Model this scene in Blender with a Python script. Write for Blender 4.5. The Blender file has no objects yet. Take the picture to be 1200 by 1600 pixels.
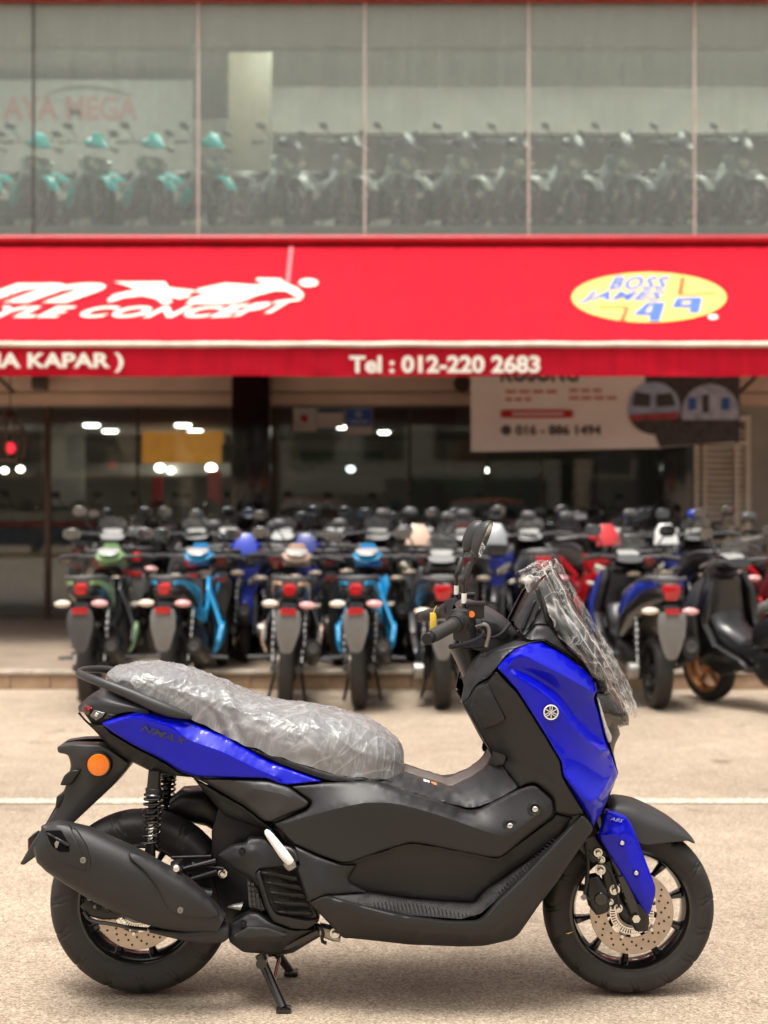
import bpy, bmesh, math, random
import numpy as np
from mathutils import Vector, noise
from mathutils.geometry import delaunay_2d_cdt
random.seed(7)
R = math.radians
scene = bpy.context.scene
col = scene.collection

# ---------------------------------------------------------------- camera
F_PX, CAM_D, CAM_H = 2215.0, 3.955, 1.3375      # focal length in photo pixels, distance to the scooter's mid-plane, eye height
cam_data = bpy.data.cameras.new('camera')
cam = bpy.data.objects.new('camera', cam_data)
col.objects.link(cam)
cam.location = (0, -CAM_D, CAM_H)
cam.rotation_euler = (R(90), 0, 0)
cam_data.sensor_fit = 'VERTICAL'
cam_data.sensor_height = 36
cam_data.lens = F_PX / 1600 * 36
cam_data.clip_end = 500
cam_data.dof.use_dof = True
cam_data.dof.focus_distance = CAM_D - 0.12
cam_data.dof.aperture_fstop = 2.5
scene.camera = cam

# ---------------------------------------------------------------- sky, sun, exposure
SUN_EL, SUN_AZ = R(76), R(205)
world = bpy.data.worlds.new('World')
scene.world = world
world.use_nodes = True
wn = world.node_tree
wn.nodes.clear()
sky = wn.nodes.new('ShaderNodeTexSky')
sky.sky_type = 'NISHITA'
sky.sun_disc = False
sky.sun_elevation = SUN_EL
sky.sun_rotation = SUN_AZ
sky.air_density = 1.0
sky.dust_density = 6.0
sky.ozone_density = 1.0
hs = wn.nodes.new('ShaderNodeHueSaturation')
hs.inputs['Saturation'].default_value = 0.12
tint = wn.nodes.new('ShaderNodeMix')
tint.data_type = 'RGBA'
tint.blend_type = 'MULTIPLY'
tint.inputs[0].default_value = 1.0
tint.inputs[7].default_value = (1.0, 0.965, 0.915, 1)
bg = wn.nodes.new('ShaderNodeBackground')
bg.inputs['Strength'].default_value = 0.12
wo = wn.nodes.new('ShaderNodeOutputWorld')
wn.links.new(sky.outputs[0], hs.inputs['Color'])
wn.links.new(hs.outputs[0], tint.inputs[6])
wn.links.new(tint.outputs[2], bg.inputs['Color'])
wn.links.new(bg.outputs[0], wo.inputs['Surface'])
sun_data = bpy.data.lights.new('sun', 'SUN')
sun_data.energy = 1.5
sun_data.angle = R(24)
sun_data.color = (1.0, 0.96, 0.90)
sun = bpy.data.objects.new('sun', sun_data)
col.objects.link(sun)
sd = Vector((math.sin(SUN_AZ) * math.cos(SUN_EL), math.cos(SUN_AZ) * math.cos(SUN_EL), math.sin(SUN_EL)))
sun.rotation_euler = sd.to_track_quat('Z', 'Y').to_euler()
sun.location = (0, -6, 12)
scene.view_settings.view_transform = 'Standard'
scene.view_settings.look = 'None'
scene.view_settings.gamma = 1
scene.view_settings.exposure = 1.0
scene.view_settings.use_curve_mapping = False
scene.render.engine = 'CYCLES'
scene.cycles.max_bounces = 10
scene.cycles.transparent_max_bounces = 24
scene.cycles.caustics_reflective = False
scene.cycles.caustics_refractive = False
scene.cycles.use_denoising = True

# ---------------------------------------------------------------- materials
MATS = {}
def mat(name, c, rough=0.5, metal=0.0, spec=0.5, coat=0.0, coat_r=0.05, var=0.12, vscale=8.0, bump=0.0, bscale=300.0, emit=None, estr=1.0, alpha=1.0, trans=0.0, rvar=0.08):
    m = bpy.data.materials.new(name)
    m.use_nodes = True
    nt = m.node_tree
    b = nt.nodes['Principled BSDF']
    tc = nt.nodes.new('ShaderNodeTexCoord')
    nz = nt.nodes.new('ShaderNodeTexNoise')
    nz.inputs['Scale'].default_value = vscale
    nz.inputs['Detail'].default_value = 5
    nt.links.new(tc.outputs['Object'], nz.inputs['Vector'])
    rp = nt.nodes.new('ShaderNodeValToRGB')
    rp.color_ramp.elements[0].position = 0.3
    rp.color_ramp.elements[1].position = 0.7
    rp.color_ramp.elements[0].color = (*[v * (1 - var) for v in c], 1)
    rp.color_ramp.elements[1].color = (*[min(1, v * (1 + var)) for v in c], 1)
    nt.links.new(nz.outputs['Fac'], rp.inputs['Fac'])
    nt.links.new(rp.outputs[0], b.inputs['Base Color'])
    mr = nt.nodes.new('ShaderNodeMapRange')
    mr.inputs['To Min'].default_value = max(0.02, rough - rvar)
    mr.inputs['To Max'].default_value = min(1, rough + rvar)
    nt.links.new(nz.outputs['Fac'], mr.inputs['Value'])
    nt.links.new(mr.outputs[0], b.inputs['Roughness'])
    b.inputs['Metallic'].default_value = metal
    b.inputs['Specular IOR Level'].default_value = spec
    b.inputs['Coat Weight'].default_value = coat
    b.inputs['Coat Roughness'].default_value = coat_r
    b.inputs['Alpha'].default_value = alpha
    b.inputs['Transmission Weight'].default_value = trans
    if bump:
        n2 = nt.nodes.new('ShaderNodeTexNoise')
        n2.inputs['Scale'].default_value = bscale
        n2.inputs['Detail'].default_value = 3
        nt.links.new(tc.outputs['Object'], n2.inputs['Vector'])
        bp = nt.nodes.new('ShaderNodeBump')
        bp.inputs['Strength'].default_value = bump
        bp.inputs['Distance'].default_value = 0.002
        nt.links.new(n2.outputs['Fac'], bp.inputs['Height'])
        nt.links.new(bp.outputs[0], b.inputs['Normal'])
    if emit:
        b.inputs['Emission Color'].default_value = (*emit, 1)
        b.inputs['Emission Strength'].default_value = estr
    MATS[name] = m
    return m

mat('blue_paint', (0.0012, 0.0035, 0.45), 0.28, 0.0, 0.18, coat=0.42, coat_r=0.03, var=0.04, rvar=0.02)
mat('matte_plastic', (0.0165, 0.0165, 0.0172), 0.44, var=0.08, vscale=5, bump=0.10, bscale=900, rvar=0.02, spec=0.42)
mat('satin_grey', (0.031, 0.031, 0.032), 0.42, var=0.08, vscale=5, bump=0.10, bscale=900, rvar=0.02)
mat('black_plastic', (0.010, 0.010, 0.010), 0.38, var=0.15, bump=0.1, bscale=600)
mat('black_gloss', (0.008, 0.008, 0.008), 0.18, coat=0.6)
mat('rough_rubber_mat', (0.020, 0.019, 0.018), 0.55, bump=0.9, bscale=420)
mat('tyre_rubber', (0.017, 0.015, 0.013), 0.62, var=0.35, vscale=14, bump=0.35, bscale=260, rvar=0.12)
mat('disc_steel', (0.50, 0.42, 0.35), 0.34, 0.9, var=0.12, vscale=30)
mat('chrome', (0.78, 0.76, 0.72), 0.16, 1.0, var=0.08)
mat('cast_alloy', (0.34, 0.33, 0.31), 0.42, 0.85, var=0.2, vscale=20, bump=0.2, bscale=200)
mat('dark_metal', (0.03, 0.03, 0.032), 0.35, 0.7, var=0.2, bump=0.15, bscale=250)
mat('orange_lens', (0.85, 0.20, 0.010), 0.25, coat=0.6, var=0.06, vscale=60)
mat('red_lens', (0.42, 0.006, 0.010), 0.15, coat=0.8, var=0.15, vscale=40)
mat('dark_red_lens', (0.10, 0.008, 0.010), 0.12, coat=0.8)
mat('clear_lens', (0.62, 0.60, 0.56), 0.12, 0.3, coat=1.0, var=0.2, vscale=50)
mat('smoke_lens', (0.12, 0.11, 0.10), 0.10, 0.2, coat=1.0)
mat('white_foam', (0.82, 0.79, 0.76), 0.6, bump=0.4, bscale=150)
mat('white_paint', (0.78, 0.76, 0.72), 0.45)
mat('sticker_white', (0.75, 0.72, 0.64), 0.5)
mat('sticker_orange', (0.75, 0.18, 0.03), 0.5)
mat('letter_grey', (0.055, 0.055, 0.075), 0.25, 0.6)
mat('letter_silver', (0.55, 0.57, 0.66), 0.25, 0.6)
mat('mirror_glass', (0.80, 0.84, 0.86), 0.03, 1.0, var=0.02, rvar=0.0)
mat('fin_metal', (0.20, 0.195, 0.19), 0.5, 0.6)
mat('yellow_tag', (0.80, 0.55, 0.06), 0.5)

# ---------------------------------------------------------------- mesh helpers
def P(px, py, y=0.0):
    """photo pixel + depth behind (+) or before (-) the scooter's mid-plane -> point"""
    d = CAM_D + y
    return ((px - 600) * d / F_PX, y, CAM_H - (py - 800) * d / F_PX)

class MB:
    def __init__(s):
        s.v = []; s.f = []; s.sharp = []
    def add(s, verts, faces):
        o = len(s.v)
        s.v.extend(tuple(v) for v in verts)
        s.f.extend(tuple(i + o for i in f) for f in faces)
        return s
    def mirrored(s):
        m = MB()
        m.v = [(x, -y, z) for x, y, z in s.v]
        m.f = [tuple(reversed(f)) for f in s.f]
        m.sharp = s.sharp
        return m
    def both(s):
        m = s.mirrored(); return MB().add(s.v, s.f).add(m.v, m.f)
    def box(s, c, h, rx=None, ax=None):
        """box centre c, half sizes h; ax = 3 axis vectors"""
        ax = ax or (Vector((1, 0, 0)), Vector((0, 1, 0)), Vector((0, 0, 1)))
        c = Vector(c)
        vs = []
        for i in (-1, 1):
            for j in (-1, 1):
                for k in (-1, 1):
                    vs.append(c + ax[0] * h[0] * i + ax[1] * h[1] * j + ax[2] * h[2] * k)
        s.add(vs, [(0, 1, 3, 2), (4, 6, 7, 5), (0, 4, 5, 1), (2, 3, 7, 6), (0, 2, 6, 4), (1, 5, 7, 3)])
        return s
    def tube(s, pts, rad, n=10, cap=True, smooth=0, flat=None):
        pts = [Vector(p) for p in pts]
        rads = list(rad) if hasattr(rad, '__len__') else [rad] * len(pts)
        for _ in range(smooth):
            np_, nr = [pts[0]], [rads[0]]
            for i in range(len(pts) - 1):
                a, b = pts[i], pts[i + 1]
                np_ += [a * 0.75 + b * 0.25, a * 0.25 + b * 0.75]
                nr += [rads[i] * .75 + rads[i + 1] * .25, rads[i] * .25 + rads[i + 1] * .75]
            np_.append(pts[-1]); nr.append(rads[-1])
            pts, rads = np_, nr
        t0 = (pts[1] - pts[0]).normalized()
        u = t0.cross(Vector((0, 1, 0)))
        if u.length < 0.2:
            u = t0.cross(Vector((0, 0, 1)))
        u.normalize()
        vs, fs = [], []
        for i, p in enumerate(pts):
            t = (pts[min(i + 1, len(pts) - 1)] - pts[max(i - 1, 0)]).normalized()
            u = (u - t * u.dot(t)).normalized()
            w = t.cross(u)
            for k in range(n):
                a = 2 * math.pi * k / n
                vs.append(p + u * math.cos(a) * rads[i] + w * math.sin(a) * rads[i] * (flat or 1))
        m = len(pts)
        for i in range(m - 1):
            for k in range(n):
                k2 = (k + 1) % n
                fs.append((i * n + k, i * n + k2, (i + 1) * n + k2, (i + 1) * n + k))
        if cap:
            fs.append(tuple(reversed(range(n))))
            fs.append(tuple((m - 1) * n + k for k in range(n)))
        s.add(vs, fs)
        return s
    def cyl(s, a, b, r, n=16, r2=None):
        return s.tube([a, b], [r, r if r2 is None else r2], n)
    def lathe(s, c, prof, n=64, axis='Y', closed=False, a0=0.0, a1=2 * math.pi):
        """prof: (radius, offset along axis)"""
        cx, cy, cz = c
        full = abs(a1 - a0 - 2 * math.pi) < 1e-6
        m = n if full else n + 1
        vs, fs = [], []
        L = len(prof)
        for i in range(m):
            a = a0 + (a1 - a0) * i / n
            for r, o in prof:
                if axis == 'Y':
                    vs.append((cx + r * math.cos(a), cy + o, cz + r * math.sin(a)))
                elif axis == 'Z':
                    vs.append((cx + r * math.cos(a), cy + r * math.sin(a), cz + o))
                else:
                    vs.append((cx + o, cy + r * math.cos(a), cz + r * math.sin(a)))
        for i in range(n):
            j = (i + 1) % m
            for k in range(L if closed else L - 1):
                k2 = (k + 1) % L
                fs.append((i * L + k, j * L + k, j * L + k2, i * L + k2))
        s.add(vs, fs)
        return s
    def ball(s, c, r, n=12, m=8, sc=(1, 1, 1)):
        vs = [(c[0], c[1], c[2] + r * sc[2])]
        for j in range(1, m):
            t = math.pi * j / m
            for i in range(n):
                a = 2 * math.pi * i / n
                vs.append((c[0] + r * sc[0] * math.sin(t) * math.cos(a), c[1] + r * sc[1] * math.sin(t) * math.sin(a), c[2] + r * sc[2] * math.cos(t)))
        vs.append((c[0], c[1], c[2] - r * sc[2]))
        fs = [(0, 1 + i, 1 + (i + 1) % n) for i in range(n)]
        for j in range(m - 2):
            for i in range(n):
                a = 1 + j * n + i; b = 1 + j * n + (i + 1) % n
                fs.append((a, a + n, b + n, b))
        e = len(vs) - 1
        for i in range(n):
            fs.append((e, 1 + (m - 2) * n + (i + 1) % n, 1 + (m - 2) * n + i))
        s.add(vs, fs)
        return s
    def loft(s, secs, n=24, ex=2.0, cap=True):
        """secs: (centre, U, V) vectors; superellipse rings"""
        vs, fs = [], []
        for c, U, V in secs:
            c, U, V = Vector(c), Vector(U), Vector(V)
            for k in range(n):
                a = 2 * math.pi * k / n
                ca, sa = math.cos(a), math.sin(a)
                vs.append(c + U * math.copysign(abs(ca) ** (2 / ex), ca) + V * math.copysign(abs(sa) ** (2 / ex), sa))
        m = len(secs)
        for i in range(m - 1):
            for k in range(n):
                k2 = (k + 1) % n
                fs.append((i * n + k, i * n + k2, (i + 1) * n + k2, (i + 1) * n + k))
        if cap:
            fs.append(tuple(reversed(range(n))))
            fs.append(tuple((m - 1) * n + k for k in range(n)))
        s.add(vs, fs)
        return s
    def prism(s, poly, y0, y1, axis='Y'):
        """poly of (a, b); axis Y: (x, z); axis X: (y, z); axis Z: (x, y)"""
        n = len(poly)
        def pt(a, b, o):
            return (a, o, b) if axis == 'Y' else ((o, a, b) if axis == 'X' else (a, b, o))
        vs = [pt(a, b, y0) for a, b in poly] + [pt(a, b, y1) for a, b in poly]
        fs = [tuple(range(n)), tuple(reversed(range(n, 2 * n)))]
        for i in range(n):
            j = (i + 1) % n
            fs.append((i, i + n, j + n, j))
        s.add(vs, fs)
        return s
    def build(s, name, m=None, parent=None, angle=38, bevel=0.0, fix=True, smooth=True, seg=2, sharp=False):
        me = bpy.data.meshes.new(name)
        me.from_pydata(s.v, [], s.f)
        if fix:
            b = bmesh.new(); b.from_mesh(me)
            bmesh.ops.recalc_face_normals(b, faces=b.faces)
            if bevel:
                es = [e for e in b.edges if len(e.link_faces) == 2 and e.calc_face_angle(0) > R(30)]
                bmesh.ops.bevel(b, geom=es, offset=bevel, segments=seg, profile=0.5, affect='EDGES', clamp_overlap=True)
            b.to_mesh(me); b.free()
        if smooth:
            me.polygons.foreach_set('use_smooth', [True] * len(me.polygons))
            me.set_sharp_from_angle(angle=R(angle))
            if s.sharp and not fix and sharp:
                ek = {tuple(sorted(e.vertices)): e for e in me.edges}
                for a, b_ in s.sharp:
                    e = ek.get((min(a, b_), max(a, b_)))
                    if e: e.use_edge_sharp = True
        if m is not None:
            me.materials.append(MATS[m] if isinstance(m, str) else m)
        o = bpy.data.objects.new(name, me)
        col.objects.link(o)
        if parent is not None:
            o.parent = parent
        return o

def empty(name, loc=(0, 0, 0), rz=0.0):
    o = bpy.data.objects.new(name, None)
    o.empty_display_size = 0.2
    o.location = loc
    o.rotation_euler = (0, 0, rz)
    col.objects.link(o)
    return o

def tag(o, label=None, cat=None, group=None, kind=None):
    if label: o['label'] = label
    if cat: o['category'] = cat
    if group: o['group'] = group
    if kind: o['kind'] = kind
    return o

def copy_tree(o, parent=None, mats=None):
    c = o.copy()
    col.objects.link(c)
    c.parent = parent
    if mats and c.type == 'MESH':
        for sl in c.material_slots:
            if sl.material and sl.material.name in mats:
                nm = mats[sl.material.name]
                sl.link = 'OBJECT'
                sl.material = MATS[nm]
    for ch in list(o.children):
        copy_tree(ch, c, mats)
    return c

def round_poly(pts, corner):
    out = []
    n = len(pts)
    for i in range(n):
        p0, p1, p2 = np.array(pts[i - 1], float), np.array(pts[i], float), np.array(pts[(i + 1) % n], float)
        d0, d2 = np.hypot(*(p0 - p1)[:2]), np.hypot(*(p2 - p1)[:2])
        c = min(corner, 0.45 * d0, 0.45 * d2)
        if c < 0.3:
            out.append(p1); continue
        a = p1 + (p0 - p1) * c / d0
        b = p1 + (p2 - p1) * c / d2
        for t in (0, .33, .67, 1):
            out.append(a * (1 - t) ** 2 + p1 * 2 * t * (1 - t) + b * t * t)
    return out

def panel(outline, inner=(), creases=(), t=0.02, r=4.0, drop=0.006, corner=5.0, sm=1, step=7.0, wfun=None, hs=22, inset=0.9, smooth_creases=True):
    """body panel: outline and inner feature points are (px, py, half width); creases index inner points (>=0) or outline points (-1-i).
    returns (MB for the near side, half-width evaluator)"""
    no = len(outline)
    inner = [tuple(map(float, p)) for p in inner]
    if creases and smooth_creases:      # run a smooth curve through each chain of crease points
        chains = []
        for a, b in creases:
            if chains and chains[-1][-1] == a: chains[-1].append(b)
            else: chains.append([a, b])
        new = []
        for ch in chains:
            pt = [np.array(inner[k] if k >= 0 else outline[-1 - k], float) for k in ch]
            prev = ch[0]
            for i in range(len(ch) - 1):
                p0, p1, p2, p3 = pt[max(i - 1, 0)], pt[i], pt[i + 1], pt[min(i + 2, len(pt) - 1)]
                for tt in (.25, .5, .75):
                    q = 0.5 * (2 * p1 + (p2 - p0) * tt + (2 * p0 - 5 * p1 + 4 * p2 - p3) * tt * tt + (3 * p1 - p0 - 3 * p2 + p3) * tt ** 3)
                    inner.append(tuple(q)); new.append((prev, len(inner) - 1)); prev = len(inner) - 1
                new.append((prev, ch[i + 1])); prev = ch[i + 1]
        creases = new
    base = [tuple(map(float, p)) for p in outline] + [tuple(map(float, p)) for p in inner]
    ed = [(i, (i + 1) % no) for i in range(no)]
    for a, b in creases:
        ed.append((no + a if a >= 0 else -1 - a, no + b if b >= 0 else -1 - b))
    bv, _, bf, ov, _, _ = delaunay_2d_cdt([Vector(p[:2]) for p in base], ed, [], 0, 1e-4)
    bw = []
    for i, o in enumerate(ov):
        if o:
            bw.append(base[o[0]][2])
        else:
            q = np.array(bv[i]); d = [np.hypot(*(np.array(p[:2]) - q)) for p in base]
            k = np.argsort(d)[:2]; bw.append((base[k[0]][2] + base[k[1]][2]) / 2)
    T = np.array([f[:3] for f in bf])
    V = np.array([tuple(v) for v in bv]); W = np.array(bw)
    A, B, C = V[T[:, 0]], V[T[:, 1]], V[T[:, 2]]
    den = (B[:, 1] - C[:, 1]) * (A[:, 0] - C[:, 0]) + (C[:, 0] - B[:, 0]) * (A[:, 1] - C[:, 1])
    den = np.where(np.abs(den) < 1e-9, 1e-9, den)
    def ev(px, py):
        if wfun: return wfun(px, py)
        l0 = ((B[:, 1] - C[:, 1]) * (px - C[:, 0]) + (C[:, 0] - B[:, 0]) * (py - C[:, 1])) / den
        l1 = ((C[:, 1] - A[:, 1]) * (px - C[:, 0]) + (A[:, 0] - C[:, 0]) * (py - C[:, 1])) / den
        l2 = 1 - l0 - l1
        k = int(np.argmax(np.minimum(np.minimum(l0, l1), l2)))
        L = np.clip([l0[k], l1[k], l2[k]], 0, 1); L /= L.sum()
        return float(L @ W[T[k]])
    rp = round_poly(outline, corner)
    ring = []
    for i in range(len(rp)):
        a, b = rp[i], rp[(i + 1) % len(rp)]
        k = max(1, int(np.hypot(*(b - a)[:2]) / step))
        for j in range(k):
            ring.append((a + (b - a) * j / k)[:2])
    ring = np.array(ring)
    area = 0.5 * np.sum(ring[:, 0] * np.roll(ring[:, 1], -1) - np.roll(ring[:, 0], -1) * ring[:, 1])
    if area < 0: ring = ring[::-1]
    tn = np.roll(ring, -1, 0) - np.roll(ring, 1, 0)
    tn /= np.maximum(np.hypot(tn[:, 0], tn[:, 1])[:, None], 1e-6)
    nrm = np.stack([-tn[:, 1], tn[:, 0]], 1)      # inward
    ring = ring + nrm * inset                      # leaves a real gap between neighbouring panels
    S0, S1 = ring, np.roll(ring, -1, 0)
    def dist(q):
        d = S1 - S0
        tt = np.clip(((q - S0) * d).sum(1) / np.maximum((d * d).sum(1), 1e-9), 0, 1)
        e = q - (S0 + d * tt[:, None])
        return np.sqrt((e * e).sum(1).min())
    def inside(q):
        c = ((S0[:, 1] > q[1]) != (S1[:, 1] > q[1]))
        xs = S0[:, 0] + (q[1] - S0[:, 1]) * (S1[:, 0] - S0[:, 0]) / np.where(np.abs(S1[:, 1] - S0[:, 1]) < 1e-9, 1e-9, S1[:, 1] - S0[:, 1])
        return (np.sum(c & (xs > q[0])) % 2) == 1
    pts = [tuple(p) for p in ring]
    N = len(pts)
    xe = []
    for fr in (0.35, 1.0):
        for p, nn in zip(ring, nrm):
            q = p + nn * r * fr
            if inside(q) and dist(q) > r * fr * 0.8:
                pts.append(tuple(q))
    for a, b in creases:
        pa = np.array(base[no + a if a >= 0 else -1 - a][:2]); pb = np.array(base[no + b if b >= 0 else -1 - b][:2])
        k = max(1, int(np.hypot(*(pb - pa)) / step))
        last = None
        for j in range(k + 1):
            q = pa + (pb - pa) * j / k
            if inside(q) and dist(q) > r * 1.15:
                pts.append(tuple(q))
                if last is not None: xe.append((last, len(pts) - 1))
                last = len(pts) - 1
    cs = [(np.array(base[no + a if a >= 0 else -1 - a][:2]), np.array(base[no + b if b >= 0 else -1 - b][:2])) for a, b in creases]
    def far(q):
        for pa, pb in cs:
            d = pb - pa
            tt = min(1, max(0, float((q - pa) @ d) / max(float(d @ d), 1e-9)))
            if np.hypot(*(q - pa - d * tt)) < step * .45: return False
        return True
    x0, y0 = ring.min(0); x1, y1 = ring.max(0)
    yy = y0; row = 0
    while yy < y1:
        xx = x0 + (step / 2 if row % 2 else 0)
        while xx < x1:
            q = np.array((xx, yy))
            if inside(q) and dist(q) > r + step * 0.4 and far(q): pts.append((xx, yy))
            xx += step
        yy += step * 0.87; row += 1
    vv, ee, ff, ovv, oee, _ = delaunay_2d_cdt([Vector(p) for p in pts], [(i, (i + 1) % N) for i in range(N)] + xe, [], 1, 1e-3)
    q = np.array([tuple(v) for v in vv])
    w = np.array([ev(a, b) for a, b in q])
    nb = [set() for _ in q]
    for f in ff:
        for i in range(len(f)):
            a, b = f[i], f[(i + 1) % len(f)]
            nb[a].add(b); nb[b].add(a)
    inv_ = {}
    for i, o in enumerate(ovv):
        for k in o: inv_[k] = i
    # relax towards a smooth skin between the creases and the outline, which stay put
    fix = np.zeros(len(q), bool)
    fix[[inv0 for inv0, o in enumerate(ovv) if any(k < N for k in o)]] = True
    segs = [(np.array(base[no + a if a >= 0 else -1 - a][:2]), np.array(base[no + b if b >= 0 else -1 - b][:2])) for a, b in creases]
    for i in range(len(q)):
        for pa, pb in segs:
            d = pb - pa
            tt = min(1, max(0, float((q[i] - pa) @ d) / max(float(d @ d), 1e-9)))
            if np.hypot(*(q[i] - pa - d * tt)) < 0.9: fix[i] = True
    nbl = [list(n) for n in nb]
    rk = []
    for i in range(N):
        j = next(k for k, o in enumerate(ovv) if i in o) if i not in inv_ else inv_[i]
        rk.append(j)
    for _ in range(6 if wfun is None else 0):
        wr_ = w[rk]
        w[rk] = .5 * wr_ + .25 * (np.roll(wr_, 1) + np.roll(wr_, -1))
    free = [i for i in range(len(q)) if not fix[i] and nbl[i]]
    for _ in range(hs if wfun is None else 0):
        w2 = w.copy()
        for i in free: w2[i] = sum(w[j] for j in nbl[i]) / len(nbl[i])
        w = w2
    for _ in range(sm):
        w = np.array([0.4 * w[i] + 0.6 * np.mean([w[j] for j in nb[i]]) if nb[i] else w[i] for i in range(len(w))])
    out = []
    for i, (a, b) in enumerate(q):
        d = min(dist(q[i]), r)
        k = 1 - d / r
        out.append(w[i] - drop * (1 - math.sqrt(max(0, 1 - k * k))))
    mb = MB()
    mb.sharp = [tuple(e) for e, o in zip(ee, oee) if any(N <= k < N + len(xe) for k in o)]
    mb.add([P(a, b, -ww) for (a, b), ww in zip(q, out)], ff)
    ridx = []
    inv = {}
    for i, o in enumerate(ovv):
        for k in o: inv[k] = i
    ridx = [inv[i] for i in range(N)]
    base_i = len(mb.v)
    for i in ridx:
        x, y, z = mb.v[i]
        mb.v.append((x, y + t, z))
    for i in range(N):
        j = (i + 1) % N
        if ridx[i] != ridx[j]:
            mb.f.append((ridx[i], ridx[j], base_i + j, base_i + i))
    return mb, ev

def shell(stations, n=24, p=0.6, thick=True, sub=4, disp=None):
    """stations: crest px, crest py, edge px, edge py, half width -> arched shell symmetric about the mid-plane"""
    st = np.array(stations, float)
    m = len(st)
    dense = []
    for i in range(m - 1):
        p0, p1, p2, p3 = st[max(i - 1, 0)], st[i], st[i + 1], st[min(i + 2, m - 1)]
        for k in range(sub):
            t = k / sub
            dense.append(0.5 * (2 * p1 + (p2 - p0) * t + (2 * p0 - 5 * p1 + 4 * p2 - p3) * t * t + (3 * p1 - p0 - 3 * p2 + p3) * t ** 3))
    dense.append(st[-1])
    mb = MB()
    vs, fs = [], []
    for i, s in enumerate(dense):
        c = Vector(P(s[0], s[1], 0)); e = Vector(P(s[2], s[3], -s[4]))
        for k in range(n + 1):
            a = math.pi * k / n
            g = math.sin(a) ** p if 0 < k < n else 0.0
            v = e + (c - e) * g
            v.y = -s[4] * math.cos(a)
            if disp: v = disp(v, i / (len(dense) - 1), a)
            vs.append(v)
    for i in range(len(dense) - 1):
        for k in range(n):
            a = i * (n + 1) + k
            fs.append((a, a + 1, a + n + 2, a + n + 1))
    mb.add(vs, fs)
    return mb

def pbolt(px, py, w, r=0.007, y_out=0.006):
    x, y, z = P(px, py, -w)
    m = MB()
    m.lathe((x, y, z), [(0.0, -y_out), (r * .55, -y_out), (r * .6, -y_out * 1.5), (r * .85, -y_out * 1.4), (r, -y_out * .7), (r, 0.004), (r * 1.5, 0.004), (r * 1.5, .008)], n=14)
    return m

def text_mesh(body, size=1.0, offset=0.0, shear=0.0, spacing=1.0):
    cu = bpy.data.curves.new('t', 'FONT')
    cu.body = body; cu.size = size; cu.offset = offset; cu.shear = shear; cu.space_character = spacing
    cu.resolution_u = 4
    ob = bpy.data.objects.new('t', cu)
    col.objects.link(ob)
    dg = bpy.context.evaluated_depsgraph_get()
    me = bpy.data.meshes.new_from_object(ob.evaluated_get(dg))
    vs = np.array([tuple(v.co) for v in me.vertices])[:, :2]
    fs = [tuple(p.vertices) for p in me.polygons]
    bpy.data.objects.remove(ob); bpy.data.curves.remove(cu); bpy.data.meshes.remove(me)
    return vs, fs

def text_fit(body, fn, offset=0.0, shear=0.0, spacing=1.0, vflip=True):
    """text scaled to the unit square, mapped through fn(u, v) -> point"""
    vs, fs = text_mesh(body, 1.0, offset, shear, spacing)
    lo, hi = vs.min(0), vs.max(0)
    uv = (vs - lo) / (hi - lo)
    mb = MB()
    mb.add([fn(u, v) for u, v in uv], fs)
    return mb

mat('recess_shade', (.003, .003, .003), .9, spec=.1)  # near-black colour stands for the shade inside the muffler opening
# ---------------------------------------------------------------- special materials
def node_mat(name):
    m = bpy.data.materials.new(name); m.use_nodes = True
    MATS[name] = m
    nt = m.node_tree
    return m, nt, nt.nodes['Principled BSDF'], nt.nodes['Material Output']

def wrap_mat(name, base, rough, layers, a_flat, a_crease, bump, crease_col):
    """thin plastic film: flat facets between sharp milky creases. layers: (scale, stretch, sharpness)"""
    m, nt, b, out = node_mat(name)
    tc = nt.nodes.new('ShaderNodeTexCoord')
    def mth(op, x, y=None):
        n = nt.nodes.new('ShaderNodeMath'); n.operation = op; n.use_clamp = False
        for i, v in enumerate((x, y)):
            if v is None: continue
            if isinstance(v, (int, float)): n.inputs[i].default_value = v
            else: nt.links.new(v, n.inputs[i])
        return n.outputs[0]
    lines = None; height = None
    for sc, st, rot, sharp, wgt in layers:
        mp = nt.nodes.new('ShaderNodeMapping')
        mp.inputs['Scale'].default_value = st
        mp.inputs['Rotation'].default_value = rot
        mp.vector_type = 'TEXTURE'
        nt.links.new(tc.outputs['Object'], mp.inputs['Vector'])
        n = nt.nodes.new('ShaderNodeTexNoise')
        n.inputs['Scale'].default_value = sc; n.inputs['Detail'].default_value = 2.0; n.inputs['Distortion'].default_value = .6
        nt.links.new(mp.outputs[0], n.inputs['Vector'])
        d = mth('ABSOLUTE', mth('SUBTRACT', n.outputs['Fac'], .5))
        l = mth('POWER', mth('MAXIMUM', mth('SUBTRACT', 1.0, mth('MULTIPLY', d, 7.0)), 0.0), sharp)
        l = mth('MULTIPLY', l, wgt)
        lines = l if lines is None else mth('MAXIMUM', lines, l)
        h = mth('ADD', l, mth('MULTIPLY', n.outputs['Fac'], .8))
        height = h if height is None else mth('ADD', height, h)
    bp = nt.nodes.new('ShaderNodeBump')
    bp.inputs['Strength'].default_value = bump
    bp.inputs['Distance'].default_value = 0.006
    nt.links.new(height, bp.inputs['Height'])
    nt.links.new(bp.outputs[0], b.inputs['Normal'])
    mx = nt.nodes.new('ShaderNodeMix'); mx.data_type = 'RGBA'
    mx.inputs[6].default_value = (*base, 1); mx.inputs[7].default_value = (*crease_col, 1)
    nt.links.new(lines, mx.inputs[0])
    nt.links.new(mx.outputs[2], b.inputs['Base Color'])
    b.inputs['Roughness'].default_value = rough
    b.inputs['Specular IOR Level'].default_value = 0.6
    al = mth('ADD', a_flat, mth('MULTIPLY', lines, a_crease - a_flat))
    nt.links.new(al, b.inputs['Alpha'])
    return m
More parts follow.
